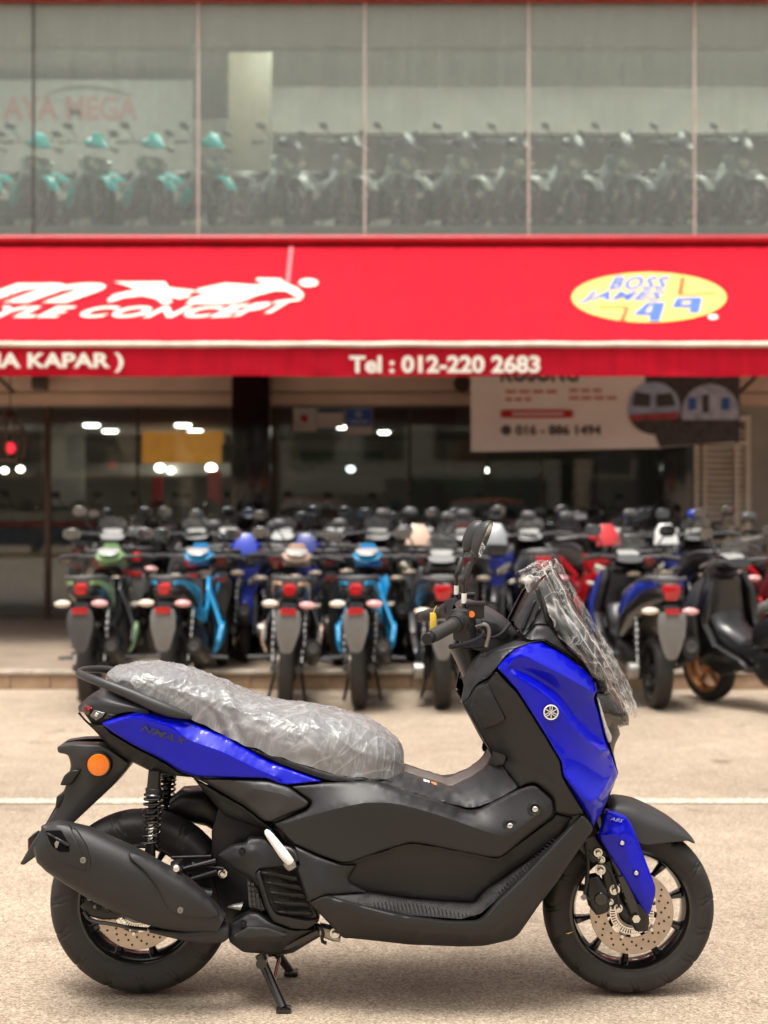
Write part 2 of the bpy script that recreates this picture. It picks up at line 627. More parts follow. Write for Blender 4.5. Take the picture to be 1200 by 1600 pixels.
wrap_mat('wrap_grey', (0.235, 0.235, 0.24), 0.27, [(7, (.7, 1, 3.0), (0, .95, 0), 7, .55), (15, (.5, 1, 2.4), (0, .2, 0), 6, .40), (40, (1, 1, 1.8), (0, -.5, 0), 4, .14)], .84, 1.0, .26, (.44, .44, .435))
wrap_mat('wrap_clear', (0.50, 0.49, 0.47), 0.10, [(9, (.5, 1.0, 4.0), (0, -.51, 0), 6, .75), (20, (.6, .8, 5.0), (0, -.56, 0), 5, .40), (12, (1, 1, 1.2), (0, .6, 0), 9, .5)], .05, .80, .18, (.88, .87, .85))
mat('tunnel_sheen', (0.17, 0.155, 0.145), 0.38, 0.25, var=0.08, bump=0.1, bscale=900)  # paler than the tunnel sides: sky sheen on its top put into the colour
mat('grip_rubber', (0.030, 0.027, 0.025), 0.55, bump=0.5, bscale=500)
mat('muffler_black', (0.016, 0.0155, 0.0155), 0.46, var=0.15, bump=0.25, bscale=700)
mat('headlamp_inner', (0.30, 0.27, 0.23), 0.25, 0.7, var=0.3, vscale=40)
def clear_mat(name, tint, fac, rough=0.04, ior=1.45):
    m, nt, b, out = node_mat(name)
    nt.nodes.remove(b)
    tr = nt.nodes.new('ShaderNodeBsdfTransparent'); tr.inputs[0].default_value = (*tint, 1)
    gl = nt.nodes.new('ShaderNodeBsdfGlossy'); gl.inputs['Roughness'].default_value = rough
    fr = nt.nodes.new('ShaderNodeFresnel'); fr.inputs['IOR'].default_value = ior
    ad = nt.nodes.new('ShaderNodeMath'); ad.operation = 'ADD'; ad.inputs[1].default_value = fac
    nt.links.new(fr.outputs[0], ad.inputs[0])
    mx = nt.nodes.new('ShaderNodeMixShader')
    nt.links.new(ad.outputs[0], mx.inputs[0]); nt.links.new(tr.outputs[0], mx.inputs[1]); nt.links.new(gl.outputs[0], mx.inputs[2])
    nt.links.new(mx.outputs[0], out.inputs['Surface'])
    return m
clear_mat('headlamp_glass', (0.88, 0.86, 0.80), 0.05)
clear_mat('screen_smoke', (0.30, 0.29, 0.28), 0.05)
# ================================================================ the blue scooter on its centre stand
def build_hero():
    root = empty('scooter', (0, 0, 0))
    tag(root, 'blue and matte black scooter on its centre stand with plastic over seat and windscreen', 'scooter')
    def pn(name, m, outline, inner=(), creases=(), mirror=True, label=None, **k):
        mb, ev = panel(outline, inner, creases, **k)
        ang = 60; sp_ = m == 'blue_paint' or name in ('side_cover', 'tail_side_cover')
        o = mb.build(name, m, root, fix=False, angle=ang, sharp=sp_)
        if label: o['label'] = label
        if mirror: mb.mirrored().build(name, m, root, fix=False, angle=ang, sharp=sp_)
        return o, ev
    def part(mb, name, m, parent=root, **k):
        return mb.build(name, m, parent, **k)

    # ---------------- wheels
    def wheel(name, cx, cz, r, hw, rr, name_disc, disc_y, disc_r, phase, nsp):
        grp = MB()
        # tyre: swept ring with cut tread grooves
        n, L = 540, 30
        vs, fs = [], []
        for i in range(n):
            a = 2 * math.pi * i / n
            for k in range(L):
                t = k / (L - 1)
                ph = math.pi * (t - 0.5) * 1.32
                lat = math.sin(ph) / 1.0
                rad = rr + (r - rr) * (0.02 + 0.98 * max(0.0, math.cos(ph) * 0.5 + 0.5) ** 0.62 * 1.0) if abs(t - .5) > .5 else None
                # profile: flat sidewall then rounded crown
                u = abs(2 * t - 1)
                if u > 0.55:
                    q = (u - 0.55) / 0.45
                    y = hw * (1.0 - 0.16 * q ** 2)
                    rad = r - (r - rr) * (0.40 + 0.60 * q)
                else:
                    q = u / 0.55
                    b = q * math.pi / 2
                    y = hw * math.sin(b)
                    rad = r - (r - rr) * 0.40 * (1 - math.cos(b))
                y = math.copysign(y, t - 0.5)
                # grooves
                side = 1 if t > .5 else -1
                ad = math.degrees(a) + (9 if side > 0 else 0)
                per = 24.0
                g = 0
                if 0.10 < u < 0.72:
                    cen = 10 * u + 5 * math.sin(u * 6)
                    dd = (ad - cen) % per
                    if dd < 2.7: g = 1
                if 0.30 < u < 0.68:
                    dd = (ad - 14 + 9 * u) % per
                    if dd < 2.0: g = 1
                if u > 0.74 and u < 0.77: g = .3
                if u > 0.93 and u < .97: g = -.3
                rad -= 0.006 * g
                y -= math.copysign(0.004 * g * (u ** 2), y)
                vs.append((cx + rad * math.cos(a), y, cz + rad * math.sin(a)))
        for i in range(n):
            j = (i + 1) % n
            for k in range(L - 1):
                fs.append((i * L + k, j * L + k, j * L + k + 1, i * L + k + 1))
        w = MB().add(vs, fs).build(name, 'tyre_rubber', root, angle=50)
        tr = MB()
        rw = hw * 0.78
        prof = [(rr + .003, -rw - .004), (rr - .004, -rw - .006), (rr - .010, -rw), (rr - .012, -rw * .7), (rr - .017, -rw * .45), (rr - .018, 0),
                (rr - .017, rw * .45), (rr - .012, rw * .7), (rr - .010, rw), (rr - .004, rw + .006), (rr + .003, rw + .004)]
        tr.lathe((cx, 0, cz), prof, 96)
        rim = tr.build('rim', 'black_gloss', w)
        for k in range(nsp):
            a = phase + 2 * math.pi * k / nsp
            sp = MB()
            e = Vector((math.cos(a), 0, math.sin(a))); pz = Vector((-math.sin(a), 0, math.cos(a)))
            c = Vector((cx, 0, cz))
            off = 0.006 * (1 if k % 2 else -1)
            sp.loft([(c + e * .035 + pz * off, pz * .010, Vector((0, .020, 0))), (c + e * .08 + pz * off, pz * .0075, Vector((0, .014, 0))),
                     (c + e * (rr - .05) + pz * off * .3, pz * .0065, Vector((0, .013, 0))), (c + e * (rr - .016), pz * .012, Vector((0, .022, 0)))], 10, 3)
            sp.build('spoke', 'black_gloss', w)
        hb = MB().lathe((cx, 0, cz), [(.0, -.055), (.030, -.055), (.034, -.05), (.042, -.03), (.042, .03), (.034, .05), (.030, .055), (.0, .055)], 32)
        hb.build('hub', 'black_plastic', w)
        # drilled brake disc
        d = MB()
        ri = disc_r * 0.60
        nn = 40
        th = .0022
        d.lathe((cx, disc_y, cz), [(ri, -th), (disc_r - .001, -th), (disc_r, -th * .5), (disc_r, th * .5), (disc_r - .001, th), (ri, th)], 80, closed=True)
        disc = d.build(name_disc, 'disc_steel', w)
        hm = MB()
        for k in range(48):
            a = 2 * math.pi * k / 48
            q = disc_r * (0.70 + 0.095 * (k % 3))
            hm.lathe((cx + q * math.cos(a), disc_y, cz + q * math.sin(a)), [(0, -th - .0006), (.0034, -th - .0006), (.0034, th + .0006), (0, th + .0006)], 8)
        hm.build('disc_holes', 'black_plastic', disc)
        car = MB()
        for k in range(5):
            a = phase + .3 + 2 * math.pi * k / 5
            pts = []
            e = Vector((math.cos(a), 0, math.sin(a))); pz = Vector((-math.sin(a), 0, math.cos(a)))
            c = Vector((cx, disc_y + .003, cz))
            car.loft([(c + e * .04, pz * .014, Vector((0, .003, 0))), (c + e * (ri + .008), pz * .009, Vector((0, .003, 0)))], 10, 3)
        car.lathe((cx, disc_y + .003, cz), [(.036, -.003), (.050, -.003), (.050, .003), (.036, .003)], 40, closed=True)
        car.build('disc_carrier', 'cast_alloy', disc)
        tone = MB()
        for k in range(48):
            a = 2 * math.pi * k / 48
            e = Vector((math.cos(a), 0, math.sin(a))); pz = Vector((-math.sin(a), 0, math.cos(a)))
            tone.box(Vector((cx, disc_y - .003, cz)) + e * .052, (.006, .0012, .0018), ax=(e, Vector((0, 1, 0)), pz))
        tone.lathe((cx, disc_y - .002, cz), [(.042, -.001), (.046, -.001), (.046, .002), (.042, .002)], 48, closed=True)
        tone.lathe((cx, disc_y - .002, cz), [(.058, -.001), (.061, -.001), (.061, .002), (.058, .002)], 48, closed=True)
        tone.build('sensor_ring', 'chrome', disc)
        for k in range(5):
            a = phase + .3 + 2 * math.pi * k / 5
            MB().lathe((cx + ri * 1.03 * math.cos(a), disc_y - .003, cz + ri * 1.03 * math.sin(a)), [(0, -.004), (.005, -.004), (.006, -.001), (.006, .002)], 10).build('disc_bolt', 'chrome', disc)
        return w
    fx, _, fz = P(981, 1416)
    wheel('front_wheel', fx, 0.2385, 0.2375, 0.056, 0.166, 'brake_disc', -0.062, 0.115, R(14), 10)
    rx, _, rz = P(222, 1407)
    wheel('rear_wheel', rx, 0.2560, 0.2530, 0.066, 0.166, 'brake_disc', -0.078, 0.115, R(30), 10)
    MB().prism([(P(892, 1446)[0], P(892, 1446)[2]), (P(884, 1438)[0], P(884, 1450)[2]), (P(880, 1448)[0], P(880, 1449)[2])], -.0570, -.0562).build('yellow_mark', 'yellow_tag', root, smooth=False)

    # ---------------- dark inner masses so that nothing shows through the bodywork
    def pprism(poly, w):
        near = [P(a, b, -w) for a, b in poly]
        n = len(near)
        far = [(x, -y, z) for x, y, z in near]
        return MB().add(near + far, [tuple(range(n)), tuple(reversed(range(n, 2 * n)))] + [(i, i + n, (i + 1) % n + n, (i + 1) % n) for i in range(n)])
    part(pprism([(300, 1190), (400, 1195), (560, 1225), (700, 1258), (790, 1240), (800, 1180), (770, 1075), (800, 1030), (850, 1015), (905, 1060), (925, 1130), (935, 1200), (920, 1270),
                 (880, 1300), (850, 1380), (800, 1440), (700, 1462), (560, 1450), (490, 1420), (440, 1300), (330, 1235)], 0.10), 'inner_frame', 'black_plastic', bevel=.004)
    part(pprism([(128, 1110), (150, 1100), (215, 1110), (300, 1145), (420, 1200), (430, 1232), (345, 1236), (300, 1214), (240, 1203), (205, 1188), (178, 1172), (150, 1142)], .075), 'tail_frame', 'black_plastic', bevel=.004)
    part(pprism([(345, 1250), (420, 1290), (470, 1360), (500, 1440), (455, 1475), (380, 1470), (352, 1440), (330, 1370), (330, 1300)], 0.085), 'engine_block', 'dark_metal', bevel=.008)

    # ---------------- tail
    blue = [(156, 1130, .125), (180, 1121, .13), (215, 1112, .125), (285, 1122, .125), (320, 1136, .13), (357, 1152, .14), (417, 1187, .155), (445, 1198, .165),
            (505, 1221, .185), (445, 1227, .192), (433, 1224, .19), (417, 1217, .185), (307, 1214, .160), (282, 1206, .152), (252, 1187, .148), (205, 1163, .14), (172, 1143, .13)]
    bi = [(168, 1133, .142), (212, 1120, .158), (265, 1133, .165), (296, 1156, .172), (345, 1174, .180), (405, 1203, .186), (432, 1214, .190), (330, 1190, .174), (240, 1160, .160)]
    o, tail_ev = pn('tail_panel', 'blue_paint', blue, bi, [(0, 1), (1, 2), (2, 3), (3, 4), (4, 5), (5, 6)], sm=1, hs=120, step=3.6, corner=6, r=2.5, drop=.004)
    pn('tail_under_panel', 'matte_plastic', [(120, 1112, .09), (138, 1131, .11), (160, 1132, .12), (172, 1145, .125), (205, 1165, .135), (252, 1189, .143), (282, 1208, .147), (306, 1216, .153),
       (262, 1212, .12), (235, 1206, .10), (205, 1191, .08), (178, 1176, .07), (163, 1160, .07), (148, 1143, .07), (128, 1124, .07)], step=6, r=3)
    pn('tail_side_cover', 'satin_grey', [(310, 1217, .158), (417, 1219, .182), (450, 1229, .195), (484, 1254, .20), (478, 1262, .198), (425, 1284, .185), (413, 1284, .18), (385, 1262, .155), (345, 1238, .14)],
       [(395, 1232, .192), (452, 1246, .207), (428, 1272, .196)], [(0, 1), (1, 2)], step=6)
    pn('frame_cover', 'matte_plastic', [(300, 1215, .12), (345, 1240, .128), (385, 1263, .135), (413, 1286, .14), (440, 1306, .14), (420, 1300, .11), (350, 1275, .10), (320, 1240, .10)], step=8)
    # underseat tray, tail cap and lamp
    part(shell([(126, 1100, 124, 1112, .05), (136, 1090, 134, 1112, .085), (155, 1078, 155, 1112, .105), (175, 1076, 176, 1116, .115), (205, 1085, 206, 1112, .12), (235, 1092, 236, 1118, .12)], 24, .5), 'tail_cover', 'satin_grey')
    pn('tail_lamp', 'dark_red_lens', [(127, 1106, .085), (134, 1099, .095), (146, 1106, .105), (139, 1118, .103), (130, 1114, .093)], step=4, r=2, corner=2, drop=.003)
    pn('tail_lamp_reflector', 'red_lens', [(134, 1103, .1), (140, 1102, .105), (143, 1107, .109), (138, 1112, .107)], step=4, r=1.5, corner=1, drop=.002)
    pn('turn_signal', 'smoke_lens', [(139, 1118, .104), (147, 1108, .108), (166, 1113, .119), (160, 1122, .119), (150, 1127, .113)], step=4, r=2, corner=2, drop=.003)
    pn('turn_signal_lens', 'clear_lens', [(146, 1119, .112), (149, 1112, .113), (156, 1114, .118), (152, 1122, .117)], step=4, r=1.5, corner=2, drop=.002)
    pn('lamp_trim', 'black_plastic', [(160, 1123, .118), (167, 1113, .120), (185, 1116, .125), (180, 1120, .125), (170, 1126, .123)], step=4, r=2, corner=2)
    # grab rail, one bent bar round the tail
    near = [(300, 1121, .150, 3), (285, 1117, .152, 7), (262, 1110, .155, 10), (235, 1099, .153, 10), (205, 1085, .148, 8.5), (175, 1073, .140, 7.5), (152, 1064, .122, 7), (136, 1058, .098, 6.5), (126, 1054, .066, 6.3), (122, 1051, .03, 6.2)]
    pts = [P(a, b, -w) for a, b, w, _ in near]; rads = [q / 575 for *_, q in near]
    pts += [(x, -y, z) for x, y, z in reversed(pts)]; rads += rads[::-1]
    part(MB().tube(pts, rads, 14, smooth=2, flat=.8), 'grab_rail', 'satin_grey')
    # lettering raised on the blue tail panel
    def tail_txt(u, v):
        px = 218 + 74 * u + 4 * v; py = 1141 + 24 * u - 9.5 * v
        return P(px, py, -(tail_ev(px, py) + .0022))
    part(text_fit('NMAX', tail_txt, offset=.02, shear=.35, spacing=1.05), 'lettering', 'letter_grey', smooth=False)

    # ---------------- seat and its plastic cover
    top = [(167, 1060), (175, 1048), (190, 1041), (215, 1037), (250, 1037), (280, 1041), (300, 1047), (340, 1062), (370, 1075), (400, 1087), (440, 1097), (480, 1101), (520, 1109), (560, 1120), (590, 1134), (612, 1149), (626, 1164), (631, 1180), (631, 1195)]
    bot = [(168, 1066), (176, 1069), (190, 1074), (215, 1085), (250, 1100), (280, 1115), (300, 1124), (340, 1143), (370, 1158), (400, 1170), (440, 1184), (480, 1196), (520, 1208), (560, 1214), (590, 1218), (612, 1217), (624, 1214), (629, 1208), (630, 1201)]
    hw = [.05, .09, .115, .13, .137, .14, .14, .142, .147, .155, .165, .17, .17, .16, .145, .12, .095, .07, .045]
    st = [(a, b + 5, c, d - 1, w - .006) for (a, b), (c, d), w in zip(top, bot, hw)]
    part(shell(st, 24, .42), 'seat', 'black_plastic')
    def ridge(q):
        return 1 - abs(noise.noise(q)) * 1.6
    def wrinkle(v, s, a):
        k = noise.noise(v * 7.0); k2 = noise.noise(v * 7.0 + Vector((11, 5, 2)))
        w_ = Vector((k, k2, -k)) * .06
        p = v + w_ * .6
        r1 = max(0, ridge(Vector((p.x * 9 + p.z * 12, p.y * 10, p.z * 7 - p.x * 5)))) ** 6
        r2 = max(0, ridge(Vector((p.x * 34 - p.z * 10, p.y * 22, p.z * 12 + p.x * 6)))) ** 5
        r3 = max(0, ridge(Vector((p.x * 16, p.y * 26 + 4, p.z * 46 + p.x * 22)))) ** 5
        r4 = max(0, ridge(Vector((p.x * 75 + p.z * 30, p.y * 60, p.z * 55)))) ** 4
        d = .0015 * k + .0045 * r1 + .0028 * r2 + .0026 * r3 + .0006 * r4
        n = Vector((0, -math.cos(a) * 1.0, .35 + math.sin(a)))
        n.normalize()
        pin = math.exp(-((v.x + .42) / .05) ** 2) * max(0, math.cos(a))
        d += pin * .006 * math.sin(v.z * 90 + v.x * 130 + 3 * k)
        v = v + n * d
        v.z += abs(math.cos(a)) ** 8 * .006 * noise.noise(Vector((v.x * 28, 5, 0)))
        return v
    st = [(a, b, c, d + 1, w) for (a, b), (c, d), w in zip(top, bot, hw)]
    part(shell(st, 96, .42, sub=16, disp=wrinkle), 'seat_cover', 'wrap_grey', fix=True, angle=180)
    pn('seat_base', 'black_plastic', [(330, 1135, .135), (380, 1164, .15), (433, 1181, .165), (487, 1198, .17), (520, 1208, .17), (565, 1213, .16), (600, 1216, .14), (620, 1222, .13), (580, 1223, .17), (520, 1222, .18), (490, 1214, .178), (440, 1196, .168), (400, 1178, .155)], step=7, r=3)

    # ---------------- centre tunnel and side bodywork
    tun = [(560, 1222, .16), (600, 1219, .15), (628, 1203, .05), (648, 1211, .05), (685, 1222, .05), (702, 1228, .05), (722, 1219, .05), (745, 1206, .05), (762, 1192, .055), (768, 1178, .08), (793, 1183, .15),
           (786, 1198, .165), (813, 1230, .20), (782, 1248, .196), (748, 1262, .188), (731, 1264, .185), (693, 1254, .18), (640, 1238, .175)]
    pn('tunnel_side', 'satin_grey', tun, [(640, 1220, .11), (690, 1236, .115), (735, 1232, .12), (770, 1212, .125)], [(0, 1), (1, 2), (2, 3)], step=4.5, r=3, sm=3, hs=60)
    part(shell([(628, 1197, 628, 1204, .05), (650, 1204, 650, 1212, .05), (685, 1214, 685, 1223, .05), (702, 1219, 702, 1229, .05), (722, 1210, 722, 1220, .05), (745, 1196, 745, 1207, .05), (760, 1182, 762, 1193, .055), (766, 1168, 768, 1179, .08)], 16, .5), 'tunnel_top', 'tunnel_sheen')
    pn('fuel_lid', 'tunnel_sheen', [(688, 1224, .050), (702, 1225, .046), (735, 1210, .046), (760, 1190, .05), (766, 1196, .075), (745, 1213, .075), (722, 1226, .072), (702, 1234, .07), (691, 1232, .066)], step=5, r=3, corner=4)
    pn('warning_sticker', 'sticker_white', [(661, 1216, .075), (672, 1219, .078), (672, 1225, .094), (661, 1222, .092)], step=4, r=.5, corner=.3, drop=0, t=.001, mirror=False)
    pn('warning_sticker', 'sticker_orange', [(673, 1220, .079), (683, 1222, .081), (683, 1228, .096), (673, 1226, .095)], step=4, r=.5, corner=.3, drop=0, t=.001, mirror=False)

    main = [(452, 1228, .186), (505, 1222, .176), (550, 1220, .170), (582, 1219, .168), (640, 1238, .172), (693, 1254, .176), (731, 1266, .180), (748, 1264, .184), (811, 1232, .202), (827, 1226, .208), (838, 1226, .212), (864, 1249, .224), (866, 1268, .226),
            (862, 1277, .226), (789, 1336, .224), (779, 1341, .224), (760, 1339, .224), (720, 1331, .222), (667, 1320, .219), (640, 1317, .217), (600, 1329, .217), (550, 1347, .214), (535, 1349, .212), (500, 1337, .208), (458, 1318, .198), (440, 1301, .188), (426, 1287, .182), (480, 1265, .192), (488, 1253, .194)]
    mi = [(440, 1288, .196), (500, 1270, .216), (555, 1257, .229), (582, 1254, .232), (625, 1257, .234), (693, 1276, .236), (768, 1302, .238), (797, 1304, .239), (845, 1267, .239),
          (760, 1284, .206), (820, 1246, .212)]
    o, main_ev = pn('side_cover', 'matte_plastic', main, mi, [(0, 1), (1, 2), (2, 3), (3, 4), (4, 5), (5, 6), (6, 7), (7, 8)], step=4.5, sm=1, hs=160, corner=6, r=3, drop=.004)
    for bx, by in ((797, 1290), (836, 1264)):
        w = main_ev(bx, by)
        x, y, z = P(bx, by, -w)
        part(MB().lathe((x, y, z), [(.020, .002), (.019, -.004), (.016, -.0055), (.0125, -.004), (.010, .001), (.0, .002)], 28), 'bolt_boss', 'matte_plastic')
        part(MB().lathe((x, y, z), [(.0, -.0065), (.005, -.006), (.0075, -.004), (.008, .001)], 18), 'bolt', 'chrome')
    # recessed leg area, flank, floorboard
    pn('leg_recess', 'matte_plastic', [(500, 1336, .19), (535, 1349, .205), (600, 1328, .205), (640, 1316, .205), (667, 1319, .205), (779, 1341, .21), (864, 1277, .21), (867, 1270, .21), (898, 1277, .215), (868, 1316, .20), (757, 1394, .17), (741, 1413, .165), (700, 1411, .165), (572, 1398, .165), (527, 1400, .18)],
       [(560, 1352, .190), (640, 1330, .190), (720, 1343, .19), (782, 1353, .195), (590, 1380, .168), (700, 1385, .165), (750, 1375, .168), (860, 1300, .198)], [(0, 1), (1, 2), (2, 3)], step=8, t=.01)
    pn('flank_panel', 'matte_plastic', [(459, 1320, .20), (500, 1339, .21), (533, 1351, .214), (560, 1350, .20), (545, 1375, .19), (575, 1395, .19), (508, 1400, .228), (481, 1410, .226), (463, 1357, .208), (467, 1352, .208)],
       [(482, 1350, .216), (507, 1396, .232)], [(0, 1)], step=6)
    pn('floor_mat', 'rough_rubber_mat', [(512, 1400, .226), (575, 1394, .175), (640, 1404, .168), (700, 1409, .168), (741, 1411, .17), (757, 1391, .175), (868, 1315, .20), (893, 1287, .215), (890, 1296, .226), (820, 1365, .228), (770, 1412, .23), (752, 1428, .232), (720, 1437, .236), (640, 1431, .238), (570, 1416, .236)],
       [(748, 1424, .215), (640, 1424, .21)], [(0, 1)], step=6, r=2.5, drop=.003)
    for i in range(26):      # raised treads on the mat
        a = (582 + i * 6.2, 1403 + i * .58, -.190 + .001 * i); b = (587 + i * 6.2, 1418 + i * .55, -.231)
        part(MB().tube([P(*a), P(*b)], .0014, 5), 'mat_tread', 'rough_rubber_mat')
    for i in range(20):
        a = (775 + i * 4.6, 1391 - i * 4.2, -.186 - .0012 * i); b = (782 + i * 4.6, 1395 - i * 4.25, -.222)
        part(MB().tube([P(*a), P(*b)], .0013, 5), 'mat_tread', 'rough_rubber_mat')
    low = [(481, 1410, .226), (508, 1399, .236), (540, 1408, .242), (612, 1426, .246), (640, 1432, .248), (700, 1440, .248), (747, 1440, .246), (760, 1429, .245), (774, 1411, .244), (820, 1366, .245), (896, 1286, .25), (911, 1271, .25), (929, 1296, .235), (912, 1318, .235), (896, 1342, .235),
           (869, 1382, .225), (845, 1412, .215), (811, 1461, .17), (800, 1469, .16), (757, 1479, .145), (720, 1480, .14), (640, 1477, .14), (550, 1467, .15), (535, 1467, .16), (510, 1440, .205)]
    li = [(520, 1419, .236), (600, 1443, .245), (700, 1458, .243), (765, 1456, .240), (800, 1425, .246), (870, 1345, .25), (905, 1306, .25), (600, 1462, .19), (720, 1470, .18)]
    pn('lower_cowl', 'matte_plastic', low, li, [(0, 1), (1, 2), (2, 3), (3, 4), (4, 5), (5, 6)], step=6.5, corner=7)
    part(pprism([(535, 1466), (640, 1476), (757, 1478), (800, 1467), (811, 1459), (780, 1440), (560, 1440)], .13), 'belly_pan', 'matte_plastic', bevel=.006)

    # ---------------- front leg shield
    leg = [(775, 1047, .235), (808, 1081, .262), (847, 1142, .262), (876, 1189, .258), (879, 1213, .256), (928, 1296, .235), (911, 1271, .246), (897, 1277, .23), (867, 1270, .226), (864, 1247, .226), (838, 1224, .216), (827, 1224, .213), (811, 1231, .206),
           (786, 1197, .165), (793, 1183, .16), (768, 1174, .15), (753, 1150, .16), (735, 1118, .165), (722, 1098, .165), (731, 1092, .175), (742, 1072, .19), (763, 1060, .21)]
    lgi = [(790, 1075, .248), (800, 1130, .228), (800, 1185, .205), (850, 1205, .236), (880, 1245, .245), (760, 1110, .208), (778, 1150, .20), (830, 1150, .245)]
    pn('leg_shield', 'matte_plastic', leg, lgi, [(0, 1), (1, 2), (2, 3), (3, 4)], step=7, r=3.5)
    pn('glove_box_lid', 'matte_plastic', [(742, 1074, .200), (763, 1064, .219), (770, 1082, .224), (790, 1121, .231), (788, 1128, .230), (773, 1137, .215), (753, 1141, .19), (735, 1107, .186), (734, 1098, .187)],
       [(758, 1085, .224), (768, 1125, .226)], [(0, 1)], step=5, r=3, t=.008, drop=.005, corner=6)
    pn('shield_edge', 'tunnel_sheen', [(719, 1097, .158), (724, 1096, .166), (737, 1118, .168), (755, 1150, .163), (769, 1174, .153), (767, 1180, .148), (748, 1150, .152), (733, 1122, .156)], step=5, r=2, t=.05)
    part(shell([(719, 1090, 720, 1097, .155), (733, 1112, 734, 1121, .155), (748, 1140, 749, 1150, .155), (766, 1170, 768, 1180, .15)], 12, .4), 'shield_inner_face', 'satin_grey')
    pn('knee_trim', 'satin_grey', [(766, 1180, .15), (770, 1166, .155), (784, 1171, .165), (793, 1182, .168), (792, 1190, .168), (786, 1197, .168), (770, 1200, .13), (760, 1194, .11)], step=5, r=3, corner=5)
    pn('upper_fairing', 'satin_grey', [(745, 1028, .15), (797, 1012, .20), (806, 1014, .22), (790, 1026, .235), (776, 1044, .24), (764, 1057, .215), (742, 1072, .195), (731, 1096, .17), (724, 1099, .165), (720, 1096, .16), (724, 1073, .15), (735, 1046, .15)],
       [(757, 1050, .205), (735, 1085, .185), (782, 1028, .225)], [(2, 0), (0, 1)], step=5.5, r=3)
    pn('latch_recess', 'black_plastic', [(752, 1060, .215), (768, 1049, .225), (774, 1046, .228), (770, 1053, .226), (760, 1062, .218), (751, 1066, .213)], step=4, r=1, corner=2, t=.004)
    part(shell([(722, 1062, 722, 1095, .13), (738, 1022, 738, 1050, .15), (770, 1004, 770, 1024, .18), (800, 996, 800, 1014, .19), (830, 992, 830, 1004, .19), (850, 990, 850, 1001, .18)], 20, .4), 'dash_cover', 'satin_grey')

    bl = [(776, 1044, .240), (783, 1035, .236), (803, 1016, .215), (828, 1004, .185), (850, 1001, .160), (876, 1016, .150), (916, 1046, .128), (929, 1062, .120), (935, 1079, .118), (930, 1085, .140), (929, 1092, .142), (938, 1120, .130), (947, 1158, .112), (956, 1178, .100), (967, 1210, .080),
          (957, 1232, .11), (947, 1257, .145), (928, 1293, .205), (880, 1212, .262), (877, 1190, .264), (847, 1140, .264), (808, 1079, .262)]
    bli = [(796, 1040, .262), (812, 1022, .262), (850, 1040, .250), (895, 1063, .214), (929, 1084, .166),                 # 0-4 upper ridge
           (802, 1044, .250), (840, 1062, .226), (874, 1086, .194), (904, 1124, .160), (941, 1160, .118),                 # 5-9 valley
           (802, 1052, .268), (840, 1074, .268), (872, 1100, .260), (902, 1140, .240), (942, 1176, .165),                 # 10-14 lower ridge
           (890, 1219, .268), (926, 1254, .243), (957, 1208, .122), (905, 1180, .262), (935, 1200, .205), (860, 1113, .270), (927, 1286, .215)]
    blc = [(0, 1), (1, 2), (2, 3), (3, 4), (0, 5), (5, 6), (6, 7), (7, 8), (8, 9), (10, 11), (11, 12), (12, 13), (13, 14), (15, 16), (16, 17), (16, 21)]
    o, blue_ev = pn('front_panel', 'blue_paint', bl, bli, blc, step=4, sm=1, hs=140, r=2.5, corner=4, drop=.004)
    # round emblem with three crossed tuning forks
    ex, ey = 861, 1113
    ew = blue_ev(ex, ey) + .003
    cx, cy, cz = P(ex, ey, -ew)
    em = part(MB().lathe((cx, cy, cz), [(0, -.001), (.0180, -.001), (.0196, 0), (.0196, .006)], 40), 'emblem', 'letter_grey')
    part(MB().lathe((cx, cy, cz), [(.0165, -.0012), (.0170, -.0026), (.0195, -.0024), (.0200, .001)], 40), 'emblem_ring', 'white_paint', em)
    fk = MB()
    for k in range(3):
        a = R(90 + 120 * k)
        e = Vector((math.cos(a), 0, math.sin(a))); q = Vector((-math.sin(a), 0, math.cos(a))); Y = Vector((0, 1, 0))
        c = Vector((cx, cy - .0018, cz))
        fk.box(c - e * .005, (.0108, .0008, .0010), ax=(e, Y, q))
        for sgn in (-1, 1):
            fk.box(c + e * .0105 + q * sgn * .0028, (.0056, .0008, .0009), ax=(e, Y, q))
        fk.box(c + e * .0055, (.0008, .0008, .0034), ax=(e, Y, q))
    part(fk, 'emblem_forks', 'white_paint', em, smooth=False)
    # nose between the two blue panels, headlamp
    def nose(edge, bulge, n=16):
        vs, fs = [], []
        for px, py, w, bx, bz in edge:
            x, y, z = P(px, py, -w)
            for k in range(n + 1):
                s = -1 + 2 * k / n
                g = 1 - s * s
                vs.append((x + bx * g, s * w, z + bz * g))
        for i in range(len(edge) - 1):
            for k in range(n):
                a = i * (n + 1) + k
                fs.append((a, a + 1, a + n + 2, a + n + 1))
        return MB().add(vs, fs)
    part(nose([(850, 1002, .19, .01, .01), (876, 1017, .17, .02, .02), (914, 1047, .14, .03, .02), (930, 1064, .128, .04, .015), (934, 1082, .125, .05, .0)], .03), 'cowl_centre', 'black_gloss')
    part(nose([(932, 1084, .132, .070, -.01), (937, 1100, .134, .088, -.02), (941, 1118, .130, .093, -.022), (943, 1128, .128, .090, -.025), (944, 1138, .124, .060, -.012)], .03), 'headlamp', 'headlamp_glass')
    part(nose([(932, 1088, .110, .050, -.01), (937, 1102, .112, .065, -.02), (941, 1120, .108, .068, -.022), (944, 1134, .104, .050, -.014)], .03), 'headlamp_reflector', 'headlamp_inner')
    pn('side_lamp', 'clear_lens', [(931, 1087, .142), (937, 1092, .140), (948, 1130, .132), (957, 1150, .120), (956, 1160, .114), (950, 1162, .116), (945, 1148, .126), (938, 1118, .138)], step=4, r=2, corner=3, drop=.004)
